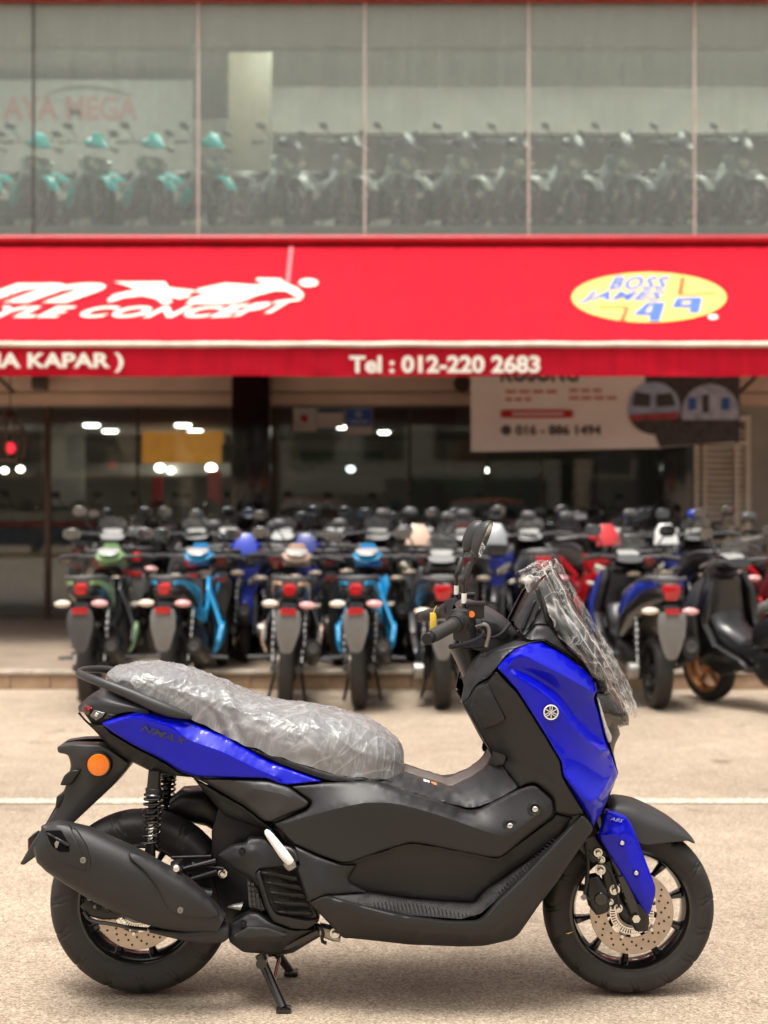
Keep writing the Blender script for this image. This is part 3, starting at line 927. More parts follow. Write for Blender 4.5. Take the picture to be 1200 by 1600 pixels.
    part(nose([(944, 1136, .122, .055, -.008), (950, 1148, .114, .050, -.014), (953, 1162, .11, .032, -.01), (958, 1180, .1, .012, 0), (966, 1208, .083, .006, 0), (957, 1232, .108, .008, 0), (947, 1256, .14, .0, 0), (930, 1288, .2, -.03, 0)], .03), 'nose_grille', 'black_plastic')

    # ---------------- windscreen and its cling wrap
    scr = [(864, 881, 842, 918, .125), (880, 910, 849, 940, .140), (898, 944, 858, 972, .152), (920, 982, 872, 994, .160), (942, 1020, 896, 1018, .160), (960, 1052, 914, 1038, .150), (972, 1074, 926, 1058, .138)]
    part(shell(scr, 28, .62, sub=5), 'windscreen', 'screen_smoke')
    def film(v, s, a):
        k = noise.noise(v * 12)
        r1 = 1 - abs(noise.noise(Vector((v.x * 18 + v.z * 6, v.y * 34, v.z * 10)) + Vector((2, 2, 2)) * k))
        r2 = 1 - abs(noise.noise(Vector((v.x * 55, v.y * 60, v.z * 30)) + Vector((4, 1, 3)) * k))
        n = Vector((.75, -math.cos(a) * .9, .45)); n.normalize()
        return v + n * (.004 + .010 * r1 ** 3 * (.4 + s) + .0035 * r2 ** 4 + .004 * k)
    wr = [(862, 877, 836, 916, .132), (866, 879, 840, 922, .136), (884, 908, 850, 946, .150), (902, 942, 860, 978, .160), (924, 980, 873, 1000, .167), (946, 1018, 897, 1024, .167), (964, 1050, 915, 1044, .158), (977, 1076, 929, 1064, .146), (981, 1092, 938, 1084, .138), (986, 1112, 950, 1104, .120), (984, 1122, 962, 1118, .09)]
    part(shell(wr, 72, .62, sub=12, disp=film), 'windscreen_wrap', 'wrap_clear', angle=180)
    def flap(v, s, a):
        return v + Vector((.008 * noise.noise(v * 30), .004 * noise.noise(v * 40), .008 * noise.noise(v * 25 + Vector((3, 3, 3)))))
    part(shell([(862, 877, 836, 916, .132), (850, 877, 834, 918, .13), (836, 880, 830, 922, .128), (820, 890, 826, 926, .125), (810, 896, 824, 927, .12)], 40, .62, sub=8, disp=flap), 'wrap_flap', 'wrap_clear', angle=180)
    pn('screen_support', 'matte_plastic', [(818, 998, .16), (838, 975, .155), (858, 978, .152), (870, 992, .158), (886, 1014, .155), (905, 1034, .146), (876, 1016, .165), (850, 1000, .185), (830, 1002, .19)], step=6, r=3)
    pn('visor_side', 'satin_grey', [(802, 977, .11), (826, 930, .115), (836, 919, .115), (846, 938, .12), (858, 978, .14), (838, 975, .145), (818, 996, .15), (811, 988, .13)],
       [(815, 982, .128), (838, 935, .124)], [(0, 1)], step=5, r=2.5)
    pn('visor_rib', 'black_plastic', [(812, 982, .136), (832, 938, .13), (840, 936, .13), (822, 978, .142), (816, 990, .145)], step=5, r=2, t=.006)
    pn('visor_rib', 'black_plastic', [(822, 986, .147), (843, 944, .134), (848, 950, .138), (830, 978, .148)], step=5, r=1.5, t=.005)
    part(shell([(804, 972, 804, 984, .10), (820, 938, 822, 950, .11), (834, 913, 836, 922, .115), (845, 905, 846, 930, .118)], 14, .4), 'instrument_hood', 'black_plastic')

    # ---------------- handlebar
    hb = MB()
    part(MB().tube([(.118, -.36, 1.020), (.16, -.29, 1.034), (.20, -.22, 1.048), (.235, -.13, 1.055), (.25, 0, 1.04), (.235, .13, 1.055), (.20, .22, 1.048), (.16, .29, 1.034), (.118, .36, 1.020)], .011, 12, smooth=1), 'handlebar', 'black_plastic')
    for s in (-1, 1):
        e = Vector((.118, .36 * s, 1.020)); i = Vector((.185, .245 * s, 1.044)); t = (i - e).normalized()
        prof = []
        pts, rr_ = [], []
        L = (i - e).length
        for k in range(60):
            q = k / 59
            pts.append(e + t * L * q)
            rr_.append(.0165 + (.0016 if (k // 2) % 2 and 8 < k < 52 else 0) + (.004 if k > 55 else 0))
        part(MB().tube(pts, rr_, 18), 'grip', 'grip_rubber')
        part(MB().tube([e - t * .022, e - t * .020, e - t * .004, e], [.010, .015, .016, .014], 16), 'bar_end', 'dark_metal')
        part(MB().tube([i - t * .004, i + t * .012, i + t * .016, i + t * .034], [.024, .024, .029, .029], 20), 'throttle_flange', 'matte_plastic')
        c = i + t * .055
        n1 = t.cross(Vector((0, 0, 1))).normalized(); n2 = t.cross(n1)
        part(MB().box(c + Vector((.0, 0, -.012)), (.024, .026, .042), ax=(t, n1, n2)), 'switch_box', 'matte_plastic', bevel=.006)
        part(MB().box(c + Vector((.03, 0, .020)), (.022, .022, .018)), 'brake_reservoir', 'black_plastic', bevel=.004)
        part(MB().box(c + Vector((.03, 0, .042)), (.026, .026, .005)), 'reservoir_cap', 'matte_plastic', bevel=.003)
        lp = [c + Vector((.04, .01 * s, -.03)), c + Vector((.05, .05 * s, -.035)), c + Vector((.03, .10 * s, -.045)), c + Vector((-.02, .16 * s, -.055)), c + Vector((-.045, .19 * s, -.055))]
        part(MB().tube(lp, [.008, .007, .0065, .006, .0075], 10, smooth=2, flat=.7), 'brake_lever', 'dark_metal')
        part(MB().tube([c + Vector((.03, 0, -.02)), c + Vector((.055, 0, -.01)), c + Vector((.07, -.01 * s, -.03)), c + Vector((.06, -.02 * s, -.075))], .0055, 8, smooth=2), 'brake_pivot', 'cast_alloy')
        part(MB().tube([c + Vector((.03, 0, -.035)), c + Vector((.06, -.02 * s, -.055)), c + Vector((.10, -.06 * s, -.05)), c + Vector((.13, -.1 * s, -.02))], .005, 8, smooth=2), 'brake_hose', 'black_plastic')
        part(MB().tube([c + Vector((-.01, 0, -.045)), c + Vector((-.005, .0, -.068)), c + Vector((.02, -.01 * s, -.078)), c + Vector((.06, -.04 * s, -.075))], .003, 8, smooth=2), 'throttle_cable', 'black_plastic')
        b0 = c + Vector((.018, 0, .015))
        part(MB().cyl(b0 + Vector((0, s * -.024 - .002, .0)), b0 + Vector((0, s * .030 - .002, .0)), .0085, 12), 'kill_switch', 'sticker_orange' if s < 0 else 'black_plastic')
        # mirror: stem with sticker, boot, rod, housing, glass
        m0 = c + Vector((.0, 0, .018))
        st = part(MB().tube([m0, m0 + Vector((0, 0, .066)), m0 + Vector((.0, 0, .082)), m0 + Vector((.006, 0, .095))], .0062, 12, smooth=1), 'mirror_stem', 'black_gloss')
        part(MB().cyl(m0 + Vector((0, 0, .024)), m0 + Vector((0, 0, .050)), .0072, 14), 'mirror_sticker', 'sticker_white', st)
        b1 = m0 + Vector((.004, 0, .088)); b2 = b1 + Vector((.012, s * .006, .042))
        part(MB().tube([b1, b1 + Vector((.002, 0, .004)), b2, b2 + Vector((.001, 0, .003))], [.0085, .0095, .0075, .005], 14), 'mirror_boot', 'satin_grey', st)
        b3 = b2 + Vector((.012, s * .012, .036))
        part(MB().tube([b2, b3], .0042, 10), 'mirror_rod', 'black_gloss', st)
        hc = b3 + Vector((.022, s * .0, .028))
        fwd = Vector((.90, -.30 , -.34)) if s < 0 else Vector((.88, .12, -.38))
        fwd.normalize()
        up = Vector((.42, 0, 1.0)); up = (up - fwd * up.dot(fwd)).normalized()
        sd_ = fwd.cross(up)
        secs = []
        for q, k in ((-.026, .30), (-.023, .58), (-.015, .82), (-.004, .97), (.004, 1.0), (.006, .97)):
            secs.append((hc + fwd * q, up * .053 * k, sd_ * .032 * k))
        hs_ = part(MB().loft(secs, 28, 2.8), 'mirror_housing', 'satin_grey', st)
        part(MB().loft([(hc + fwd * .0055, up * .048, sd_ * .0275), (hc + fwd * .0068, up * .0475, sd_ * .027)], 28, 2.8), 'mirror_glass', 'mirror_glass', hs_)
    x, y, z = P(677, 973, .27)
    part(MB().box((x, y, z), (.010, .004, .030)), 'paper_tag', 'yellow_tag', bevel=.002)
    part(MB().tube([(x, y, z + .03), (x + .01, y, z + .05)], .0015, 5), 'tag_string', 'yellow_tag')
    part(shell([(711, 946, 712, 970, .11), (722, 936, 722, 992, .135), (740, 938, 740, 1014, .14), (765, 949, 765, 1018, .13), (788, 964, 788, 1012, .105), (803, 981, 803, 1001, .08), (809, 992, 808, 996, .05)], 24, .42), 'handlebar_cover', 'satin_grey')
    pn('handlebar_trim', 'matte_plastic', [(752, 965, .142), (775, 972, .135), (800, 992, .1), (790, 1002, .11), (768, 998, .134), (750, 985, .142)], step=5, r=3)
    part(MB().loft([(P(728, 1010, 0), (.05, 0, 0), (0, .09, 0)), (P(738, 1035, 0), (.045, 0, 0), (0, .07, 0)), (P(752, 1060, 0), (.05, 0, 0), (0, .07, 0))], 16), 'steering_column', 'black_plastic')

    # ---------------- front end
    part(shell([(947, 1252, 949, 1276, .070), (958, 1243, 962, 1290, .078), (985, 1246, 985, 1304, .082), (1006, 1254, 1006, 1319, .084), (1035, 1269, 1035, 1317, .080), (1060, 1287, 1060, 1315, .074), (1076, 1302, 1074, 1314, .064), (1083, 1312, 1081, 1317, .05)], 28, .5, sub=6), 'front_fender', 'satin_grey')
    fk = [(947, 1265, .118), (955, 1267, .12), (981, 1277, .122), (989, 1290, .12), (1007, 1337, .118), (1025, 1385, .116), (1025, 1397, .114), (1017, 1427, .11), (1009, 1431, .11), (933, 1306, .112)]
    o, fork_ev = pn('fork_cover', 'blue_paint', fk, [(964, 1302, .134), (975, 1318, .134), (1004, 1392, .130), (1012, 1424, .114)], [(-10, 0), (0, -4), (0, 1), (1, 2), (2, 3)], step=4, sm=1, hs=70, r=2.5, corner=4, drop=.004, t=.03)
    for bx, by in ((972, 1317), (994, 1364)):
        x, y, z = P(bx, by, -fork_ev(bx, by))
        part(MB().lathe((x, y, z), [(.0, .0015), (.006, .0015), (.010, .0005), (.0108, -.001), (.0115, .002)], 20), 'bolt_recess', 'blue_paint')
        part(MB().lathe((x, y, z), [(0, -.003), (.0055, -.003), (.007, -.001), (.0072, .003)], 14), 'bolt', 'chrome')
    def abs_txt(u, v):
        px = 953 + 20 * u + 1.5 * v; py = 1281 + 4.5 * u - 5 * v
        return P(px, py, -(fork_ev(px, py) + .002))
    part(text_fit('ABS', abs_txt, offset=.0, shear=.4, spacing=1.1), 'lettering', 'letter_silver', smooth=False)
    for s in (-1, 1):
        y = .092 * s
        a, b = Vector(P(925, 1262, 0)), Vector(P(990, 1424, 0))
        a.y = b.y = y
        part(MB().tube([a, a.lerp(b, .55), a.lerp(b, .56), b], [.0165, .0165, .022, .021], 18), 'fork_leg', 'black_gloss')
        part(MB().loft([(b + Vector((0, 0, .05)), (.022, 0, 0), (0, .02, 0)), (b, (.026, 0, 0), (0, .022, 0)), (b + Vector((.004, 0, -.024)), (.018, 0, 0), (0, .018, 0))], 14, 3), 'fork_foot', 'black_plastic')
    part(MB().cyl((fx, -.118, .2385), (fx, .118, .2385), .011, 16), 'front_axle', 'dark_metal')
    part(MB().cyl((fx + .001, -.1185, .2385), (fx + .001, -.128, .2385), .0115, 6), 'axle_nut', 'chrome')
    x, y, z = P(937, 1400, -.1)
    cal = part(MB().loft([(P(925, 1368, -.09), (.018, 0, .004), (0, .022, 0)), (P(930, 1388, -.09), (.030, 0, .008), (0, .030, 0)), (P(936, 1408, -.09), (.030, 0, .010), (0, .030, 0)), (P(940, 1424, -.09), (.018, 0, .006), (0, .024, 0))], 18, 3), 'brake_caliper', 'black_plastic')
    part(MB().lathe(P(939, 1405, -.122), [(0, -.004), (.016, -.004), (.0185, -.001), (.0185, .014)], 24), 'caliper_piston', 'black_gloss', cal)
    part(MB().loft([(P(948, 1345, -.088), (.012, 0, .004), (0, .014, 0)), (P(951, 1385, -.088), (.020, 0, .002), (0, .014, 0)), (P(962, 1412, -.088), (.022, 0, .002), (0, .012, 0)), (P(985, 1432, -.088), (.014, 0, .004), (0, .010, 0))], 14, 3), 'caliper_bracket', 'black_plastic')
    for bx, by, rr_ in ((935, 1333, .008), (940, 1344, .007), (938.5, 1360, .0095), (961, 1391, .0095), (966.5, 1420, .008), (954, 1410, .006)):
        part(pbolt(bx, by, .108, rr_), 'bolt', 'chrome')
    part(MB().tube([P(915, 1318, -.1), P(919, 1345, -.105), P(918, 1375, -.11), P(912, 1400, -.112), P(925, 1406, -.112)], .005, 8, smooth=2), 'brake_line', 'black_plastic')
    part(MB().tube([P(908, 1315, -.09), P(925, 1340, -.11), P(948, 1352, -.115), P(962, 1375, -.116), P(968, 1418, -.112)], .003, 8, smooth=2), 'sensor_wire', 'black_plastic')
    part(MB().cyl(P(912, 1402, -.118), P(912, 1402, -.100), .008, 8), 'hose_fitting', 'cast_alloy')
    part(MB().loft([(P(905, 1300, 0), (.05, 0, .02), (0, .10, 0)), (P(930, 1330, 0), (.035, 0, .02), (0, .095, 0))], 16, 3), 'fork_bridge', 'black_plastic')

    # ---------------- rear end
    pl = [(88, 1168, .06), (93, 1164, .06), (112, 1162, .075), (155, 1163, .085), (170, 1170, .09), (203, 1192, .07), (204, 1196, .066), (180, 1226, .055), (150, 1254, .052), (115, 1287, .05), (80, 1322, .045), (37, 1353, .045), (30, 1350, .045), (52, 1312, .045), (72, 1284, .045), (86, 1264, .048), (102, 1228, .055), (110, 1196, .06), (106, 1180, .06), (90, 1177, .058)]
    pn('plate_holder', 'satin_grey', pl, [(130, 1180, .085), (165, 1205, .078), (130, 1250, .062), (90, 1295, .055)], [(0, 1), (1, 2), (2, 3)], step=6, r=3, t=.05)
    pc = [(112, 1164), (160, 1166), (200, 1193), (178, 1224), (112, 1286), (36, 1351), (56, 1314), (104, 1228), (112, 1196), (108, 1182)]
    part(pprism(pc, .044), 'plate_holder_core', 'black_plastic', bevel=.004)
    pn('plate_bracket', 'black_plastic', [(92, 1228, .07), (100, 1210, .072), (112, 1202, .074), (129, 1201, .078), (122, 1212, .076), (112, 1228, .072)], step=5, r=2)
    part(pprism([(88, 1245), (101, 1239), (103, 1243), (92, 1262), (86, 1264)], .055), 'plate_lamp', 'black_plastic', bevel=.003)
    for s in (-1, 1):
        x, y, z = P(154.5, 1194.5, -.088)
        y = y * -s
        d = -s * 1
        part(MB().lathe((x, y, z), [(0, -.010 * -s), (.020, -.010 * -s), (.029, -.0085 * -s), (.031, -.006 * -s), (.031, .004 * -s)], 36), 'side_reflector', 'orange_lens')
        part(MB().lathe((x, y, z), [(.0305, -.0075 * -s), (.0335, -.008 * -s), (.0355, -.004 * -s), (.0365, .008 * -s)], 36), 'reflector_ring', 'black_plastic')
    part(pprism([(44, 1310), (53, 1304), (58, 1318), (50, 1328), (45, 1328)], .03), 'rear_reflector', 'black_plastic', bevel=.002)
    part(pprism([(43.2, 1311), (46, 1309), (46, 1327), (43.2, 1327)], .026), 'rear_reflector_lens', 'red_lens', bevel=.001)
    # shocks
    for s in (-1, 1):
        y = s * .125
        a = Vector((P(242, 1204, -.125)[0], y, P(242, 1204, -.125)[2])); b = Vector((P(234, 1338, -.125)[0], y, P(234, 1338, -.125)[2]))
        t = (b - a).normalized()
        part(MB().tube([a, a.lerp(b, .2), a.lerp(b, .21), a.lerp(b, .30)], [.017, .019, .023, .021], 18), 'shock_top', 'black_plastic')
        part(MB().tube([a.lerp(b, .25), a.lerp(b, .62)], .013, 14), 'shock_body', 'black_gloss')
        part(MB().tube([a.lerp(b, .55), a.lerp(b, .82)], .0085, 14), 'shock_rod', 'chrome')
        part(MB().tube([a.lerp(b, .82), a.lerp(b, 1.0)], [.012, .016], 14), 'shock_foot', 'dark_metal')
        hp = []
        u = t.cross(Vector((0, 1, 0))).normalized(); v = t.cross(u)
        turns = 9; nn = turns * 14
        for k in range(nn + 1):
            q = k / nn
            qq = q ** 1.25
            hp.append(a.lerp(b, .27 + .62 * qq) + (u * math.cos(q * turns * 2 * math.pi) + v * math.sin(q * turns * 2 * math.pi)) * .0235)
        part(MB().tube(hp, .0036, 7), 'shock_spring', 'black_gloss')
    # air box and swing arm on the far side, visible behind the wheel
    part(MB().loft([(P(268, 1262, .10), (0, 0, .03), (0, .05, 0)), (P(285, 1255, .10), (.0, 0, .045), (0, .06, 0)), (P(325, 1258, .10), (0, 0, .055), (0, .07, 0)), (P(352, 1278, .10), (.0, 0, .05), (0, .06, 0))], 18, 3), 'air_box', 'black_plastic')
    part(MB().tube([P(245, 1262, .11), P(290, 1270, .11), P(345, 1282, .11)], .008, 8), 'drain_hose', 'black_gloss')
    part(MB().loft([(P(210, 1415, .115), (0, 0, .05), (0, .03, 0)), (P(270, 1405, .115), (0, 0, .075), (0, .05, 0)), (P(350, 1400, .11), (0, 0, .09), (0, .06, 0)), (P(420, 1400, .10), (0, 0, .10), (0, .06, 0))], 18, 3), 'drive_case', 'dark_metal')
    part(MB().tube([P(330, 1400, -.088), P(285, 1395, -.10), P(250, 1392, -.11), P(222, 1410, -.11)], [.022, .020, .018, .022], 14), 'swing_arm', 'dark_metal')
    for k, (a, b, r_) in enumerate((((262, 1365), (338, 1345), .011), ((270, 1384), (340, 1362), .010), ((300, 1350), (350, 1358), .007), ((268, 1340), (330, 1338), .005))):
        part(MB().cyl(P(*a, -.09), P(*b, -.09), r_, 12), 'engine_pipe', 'dark_metal' if k else 'black_gloss')
    part(pbolt(347.5, 1365.5, .10, .0085), 'bolt', 'chrome')
    cal = part(MB().loft([(P(133, 1408, -.10), (.012, 0, .012), (0, .02, 0)), (P(150, 1418, -.10), (.018, 0, .020), (0, .026, 0)), (P(172, 1424, -.10), (.018, 0, .020), (0, .026, 0)), (P(190, 1428, -.10), (.01, 0, .012), (0, .02, 0))], 16, 3), 'rear_caliper', 'black_plastic')
    part(MB().lathe(P(166, 1419, -.128), [(0, -.003), (.012, -.003), (.014, 0), (.014, .012)], 20), 'caliper_piston', 'dark_metal', cal)
    part(MB().tube([P(131, 1424, -.118), P(138, 1436, -.12), P(152, 1441, -.12), P(170, 1443, -.12), P(205, 1450, -.12), P(230, 1452, -.11)], .0055, 8, smooth=2), 'rear_brake_line', 'black_gloss')
    for k in range(4):
        part(pbolt(140 + 9 * k, 1404 + (k % 2) * 12, .125, .0045), 'bolt', 'cast_alloy')
    for bx, by in ((181, 1416), (255, 1453)):
        part(pbolt(bx, by, .135, .010), 'bolt', 'chrome')
    part(MB().cyl((rx, -.15, .256), (rx, .15, .256), .010, 14), 'rear_axle', 'dark_metal')

    # muffler
    MY = .200
    axis = [(63, 1307, 24, .030), (75, 1314, 37, .045), (92, 1323, 42, .052), (120, 1335, 47, .058), (160, 1356, 50, .062), (200, 1376, 51, .063), (240, 1396, 48, .060), (275, 1411, 42, .054), (305, 1424, 33, .045), (328, 1434, 24, .036), (346, 1443, 15, .028)]
    secs = []
    ad = []
    for i, (x, y, h, dd) in enumerate(axis):
        x2, y2 = axis[min(i + 1, len(axis) - 1)][:2]; x1, y1 = axis[max(i - 1, 0)][:2]
        l = math.hypot(x2 - x1, y2 - y1)
        nx, ny = -(y2 - y1) / l, (x2 - x1) / l
        if i < 3:      # the end cap is cut nearly upright
            k = (.25, .12, 0.05)[i]; nx, ny = nx * (1 - k) + .0, ny
        c = Vector(P(x, y, -MY)); q = Vector(P(x + nx * h, y + ny * h, -MY)) - c
        secs.append((c, q, Vector((0, dd, 0))))
    muf = part(MB().loft(secs, 40, 2.5), 'muffler', 'muffler_black', angle=60)
    def muf_w(px, py):
        best = None
        for i in range(len(axis) - 1):
            (x1, y1, h1, d1), (x2, y2, h2, d2) = axis[i], axis[i + 1]
            l2 = (x2 - x1) ** 2 + (y2 - y1) ** 2
            t = max(0, min(1, ((px - x1) * (x2 - x1) + (py - y1) * (y2 - y1)) / l2))
            qx, qy = x1 + (x2 - x1) * t, y1 + (y2 - y1) * t
            d = math.hypot(px - qx, py - qy)
            if best is None or d < best[0]:
                best = (d, h1 + (h2 - h1) * t, d1 + (d2 - d1) * t)
        d, h, dd = best
        return MY + dd * max(0.0, 1 - min(1, d / h) ** 2.5) ** (1 / 2.5)
    def mp(name, m, poly, add, **k):
        mb, _ = panel([(a, b, 0) for a, b in poly], wfun=lambda a, b: muf_w(a, b) + add, **k)
        return mb.build(name, m, muf, fix=False, angle=50)
    mp('heat_shield', 'muffler_black', [(199, 1328), (235, 1339), (267, 1353), (300, 1374), (326, 1398), (342, 1424), (344, 1432), (325, 1436), (290, 1434), (266, 1427), (254, 1408), (246, 1388), (226, 1362), (202, 1342)], .004, step=5, r=3, t=.008, drop=.004, corner=8)
    mp('muffler_band', 'muffler_black', [(114, 1292), (122, 1298), (136, 1320), (143, 1345), (141, 1364), (133, 1362), (120, 1322), (110, 1296)], .003, step=4, r=2, t=.006, drop=.003)
    mp('end_cap', 'muffler_black', [(62, 1289), (84, 1286), (110, 1288), (120, 1310), (137, 1350), (136, 1362), (104, 1354), (84, 1342), (70, 1322)], .005, step=4, r=3, t=.008, drop=.004, corner=6)
    mp('end_cap_opening', 'recess_shade', [(69, 1297), (96, 1296), (108, 1318), (110, 1332), (92, 1332), (80, 1322)], .0066, step=4, r=1.5, t=.002, drop=.001, corner=4)  # black patch laid on the cap, the slot's inner darkness painted
    mp('end_cap_bar', 'muffler_black', [(68, 1301), (75, 1300), (109, 1318), (110, 1323), (104, 1323)], .011, step=4, r=2, t=.008, drop=.003, corner=2)
    mp('end_cap_mesh', 'cast_alloy', [(84, 1318), (88, 1312), (94, 1316), (90, 1326), (86, 1326)], .0075, step=4, r=1, t=.001, drop=.001, corner=2)
    for bx, by in ((130, 1344), (282, 1422)):
        w = muf_w(bx, by) + .004
        x, y, z = P(bx, by, -w)
        MB().lathe((x, y, z), [(0, -.002), (.0035, -.002), (.004, -.005), (.0075, -.0045), (.0085, -.001), (.0085, .006)], 18).build('bolt', 'cast_alloy', muf)
    x, y, z = P(276, 1357, -.215)
    part(MB().lathe((x, y, z), [(0, -.010), (.007, -.010), (.010, -.007), (.0125, -.002), (.0135, .004), (.0135, .01)], 20), 'muffler_bolt', 'chrome', muf)
    part(MB().loft([(P(276, 1345, -.17), (.016, 0, .004), (0, .02, 0)), (P(276, 1362, -.18), (.018, 0, .0), (0, .02, 0))], 12, 3), 'muffler_bracket', 'dark_metal', muf)
    part(MB().loft([(P(235, 1452, -.185), (0, 0, .006), (0, .02, 0)), (P(290, 1458, -.185), (0, 0, .017), (0, .035, 0)), (P(325, 1456, -.185), (0, 0, .026), (0, .042, 0)), (P(350, 1455, -.18), (.0, 0, .026), (0, .042, 0)), (P(358, 1454, -.18), (0, 0, .018), (0, .032, 0))], 20, 2.6), 'exhaust_pipe_cover', 'muffler_black')

    # ---------------- radiator cover with louvres, step, stand
    RW = .165
    pn('radiator_cover', 'matte_plastic', [(338, 1337, RW - .03), (360, 1321, RW - .02), (384, 1317, RW - .01), (387, 1308, RW - .02), (414, 1308, RW - .02), (440, 1335, RW), (456, 1353, RW + .01), (440, 1355, RW + .01), (406, 1358, RW + .01), (400, 1364, RW + .012), (408, 1392, RW + .01), (400, 1384, RW), (388, 1370, RW - .01), (376, 1366, RW - .01), (357, 1353, RW - .02)],
       [(395, 1330, RW + .008), (370, 1340, RW)], [(0, 1)], step=5, r=3, mirror=False)
    pn('radiator_frame', 'matte_plastic', [(397, 1366, RW + .008), (406, 1357, RW + .014), (413, 1382, RW + .018), (423, 1414, RW + .022), (432, 1429, RW + .022), (480, 1438, RW + .022), (498, 1434, RW + .022), (498, 1441, RW + .018), (480, 1453, RW + .01), (455, 1452, RW + .01), (426, 1441, RW + .012), (414, 1420, RW + .01), (405, 1391, RW + .006)], step=5, r=3, mirror=False)
    pn('radiator_core', 'fin_metal', [(400, 1352, RW - .03), (470, 1350, RW - .03), (496, 1436, RW - .03), (430, 1436, RW - .03)], step=12, r=1, mirror=False, t=.01)
    for k in range(24):
        a = k / 23
        xa, xb = 407 + a * 56, 434 + a * 58
        part(MB().tube([P(xa, 1356, -RW + .028), P(xb, 1433, -RW + .028)], .0012, 4), 'radiator_fin', 'cast_alloy', smooth=False)
    for k in range(5):
        x0, y0 = 404 + 6.3 * k, 1361 + 15.3 * k
        x1, y1 = 466 + 5.6 * k, 1375 + 13.4 * k
        pn('louvre', 'matte_plastic', [(x0, y0, RW + .016), (x0 + 20, y0 + 2, RW + .024), (x1, y1 - 5, RW + .026), (x1 + 2, y1 + 4, RW + .010), (x1 - 12, y1 + 3.5, RW + .008), (x0 + 24, y0 + 10, RW + .006), (x0 + 8, y0 + 7, RW + .008)], step=5, r=2, corner=2, t=.010, drop=.003, mirror=False)
    pn('side_vent', 'fin_metal', [(385, 1371, RW - .03), (397, 1377, RW - .02), (415, 1422, RW - .02), (410, 1426, RW - .02), (388, 1419, RW - .03)], step=8, r=1, mirror=False, t=.01)
    for k in range(6):
        part(MB().tube([P(387 + k * 1.2, 1376 + 8 * k, -RW + .022), P(399 + 3 * k, 1379 + 8.6 * k, -RW + .012)], .0018, 5), 'vent_slat', 'matte_plastic')
    for k in range(3):
        part(MB().tube([P(391 + 6 * k, 1374 + 7 * k, -RW + .018), P(394 + 7 * k, 1421 + k, -RW + .018)], .0014, 5), 'vent_slat', 'matte_plastic')
    pn('engine_step', 'matte_plastic', [(356, 1445, .14), (368, 1437, .15), (388, 1426, .155), (402, 1426, .16), (424, 1441, .175), (455, 1453, .178), (494, 1452, .165), (470, 1463, .15), (452, 1475, .135), (440, 1488, .12), (433, 1492, .115), (380, 1489, .11), (357, 1472, .12)],
       [(365, 1466, .175), (440, 1466, .18), (385, 1448, .175), (420, 1450, .178)], [(0, 1), (2, 3)], step=5, r=3, mirror=False, t=.04)
    pn('step_tread', 'rough_rubber_mat', [(364, 1462, .182), (386, 1448, .180), (418, 1449, .183), (452, 1461, .180), (440, 1465, .184), (366, 1467, .181)], step=4, r=1.5, corner=3, mirror=False, t=.006, drop=.002)
    part(pprism([(372, 1470), (450, 1470), (438, 1486), (380, 1486)], .10), 'oil_pan', 'dark_metal', bevel=.01)
    for bx, by in ((378, 1331), (380, 1444)):
        part(pbolt(bx, by, RW + .006 if by < 1400 else .172, .007), 'bolt', 'dark_metal')
    # folded passenger peg in white foam sleeve
    a, b = Vector(P(415, 1297, -.20)), Vector(P(455, 1350, -.21))
    part(MB().tube([a, a.lerp(b, .06), a.lerp(b, .2), a.lerp(b, .7), a.lerp(b, .96), b], [.004, .0085, .0105, .0135, .0125, .009], 14, flat=.8), 'passenger_peg', 'white_foam')
    part(MB().loft([(P(449, 1346, -.205), (.012, 0, .006), (0, .012, 0)), (P(454, 1352, -.205), (.014, 0, .008), (0, .013, 0)), (P(457, 1357, -.205), (.011, 0, .006), (0, .011, 0))], 12, 3), 'peg_hinge', 'cast_alloy')
    part(MB().tube([P(436, 1325, -.18), P(458, 1330, -.19), P(465, 1345, -.195)], .012, 10, smooth=1), 'peg_bracket', 'black_plastic')
    part(MB().loft([(P(362, 1415, -.15), (.012, 0, .004), (0, .01, 0)), (P(378, 1416, -.15), (.004, 0, .010), (0, .012, 0))], 8, 3), 'engine_tab', 'cast_alloy')
    # side stand bracket cluster
    part(MB().loft([(P(500, 1452, -.13), (0, 0, .016), (0, .02, 0)), (P(520, 1458, -.13), (0, 0, .020), (0, .02, 0)), (P(532, 1466, -.13), (0, 0, .008), (0, .02, 0))], 12, 3), 'stand_bracket', 'cast_alloy')
    part(pbolt(523, 1459, .155, .009), 'bolt', 'chrome')
    part(MB().tube([P(497, 1446, -.14), P(506, 1456, -.15), P(502, 1470, -.15), P(510, 1474, -.15)], .005, 8, smooth=1), 'stand_spring', 'dark_metal')
    part(MB().tube([P(420, 1478, -.06), P(455, 1474, -.07), P(480, 1462, -.09), P(500, 1452, -.1)], [.03, .026, .02, .018], 14), 'frame_tube', 'black_gloss')
    # centre stand
    for s in (-1, 1):
        y0, y1 = (-.105, -.165) if s < 0 else (.095, .135)
        xt, zt = -.325, .105
        f = Vector((-.27, y1, .012))
        t0 = Vector((xt, y0, zt))
        part(MB().tube([t0 + Vector((-.012, 0, .03)), t0, f], [.014, .0135, .0125], 14), 'stand_leg', 'black_gloss')
        part(MB().box(f + Vector((.002, 0, -.004)), (.020, .016, .008)), 'stand_foot', 'black_gloss', bevel=.004)
    part(MB().cyl((-.332, -.12, .115), (-.332, .11, .115), .015, 14), 'stand_pivot', 'black_gloss')
    part(MB().tube([(-.30, -.135, .062), (-.30, .115, .062)], .007, 10), 'stand_brace', 'black_gloss')
    return root
# ================================================================ ground, pavement, shop building
def Q(px, py, dist):
    return P(px, py, dist - CAM_D)
def wy(dist):
    return dist - CAM_D
def xat(px, dist):
    return (px - 600) * dist / F_PX
def zat(py, dist):
    return CAM_H - (py - 800) * dist / F_PX

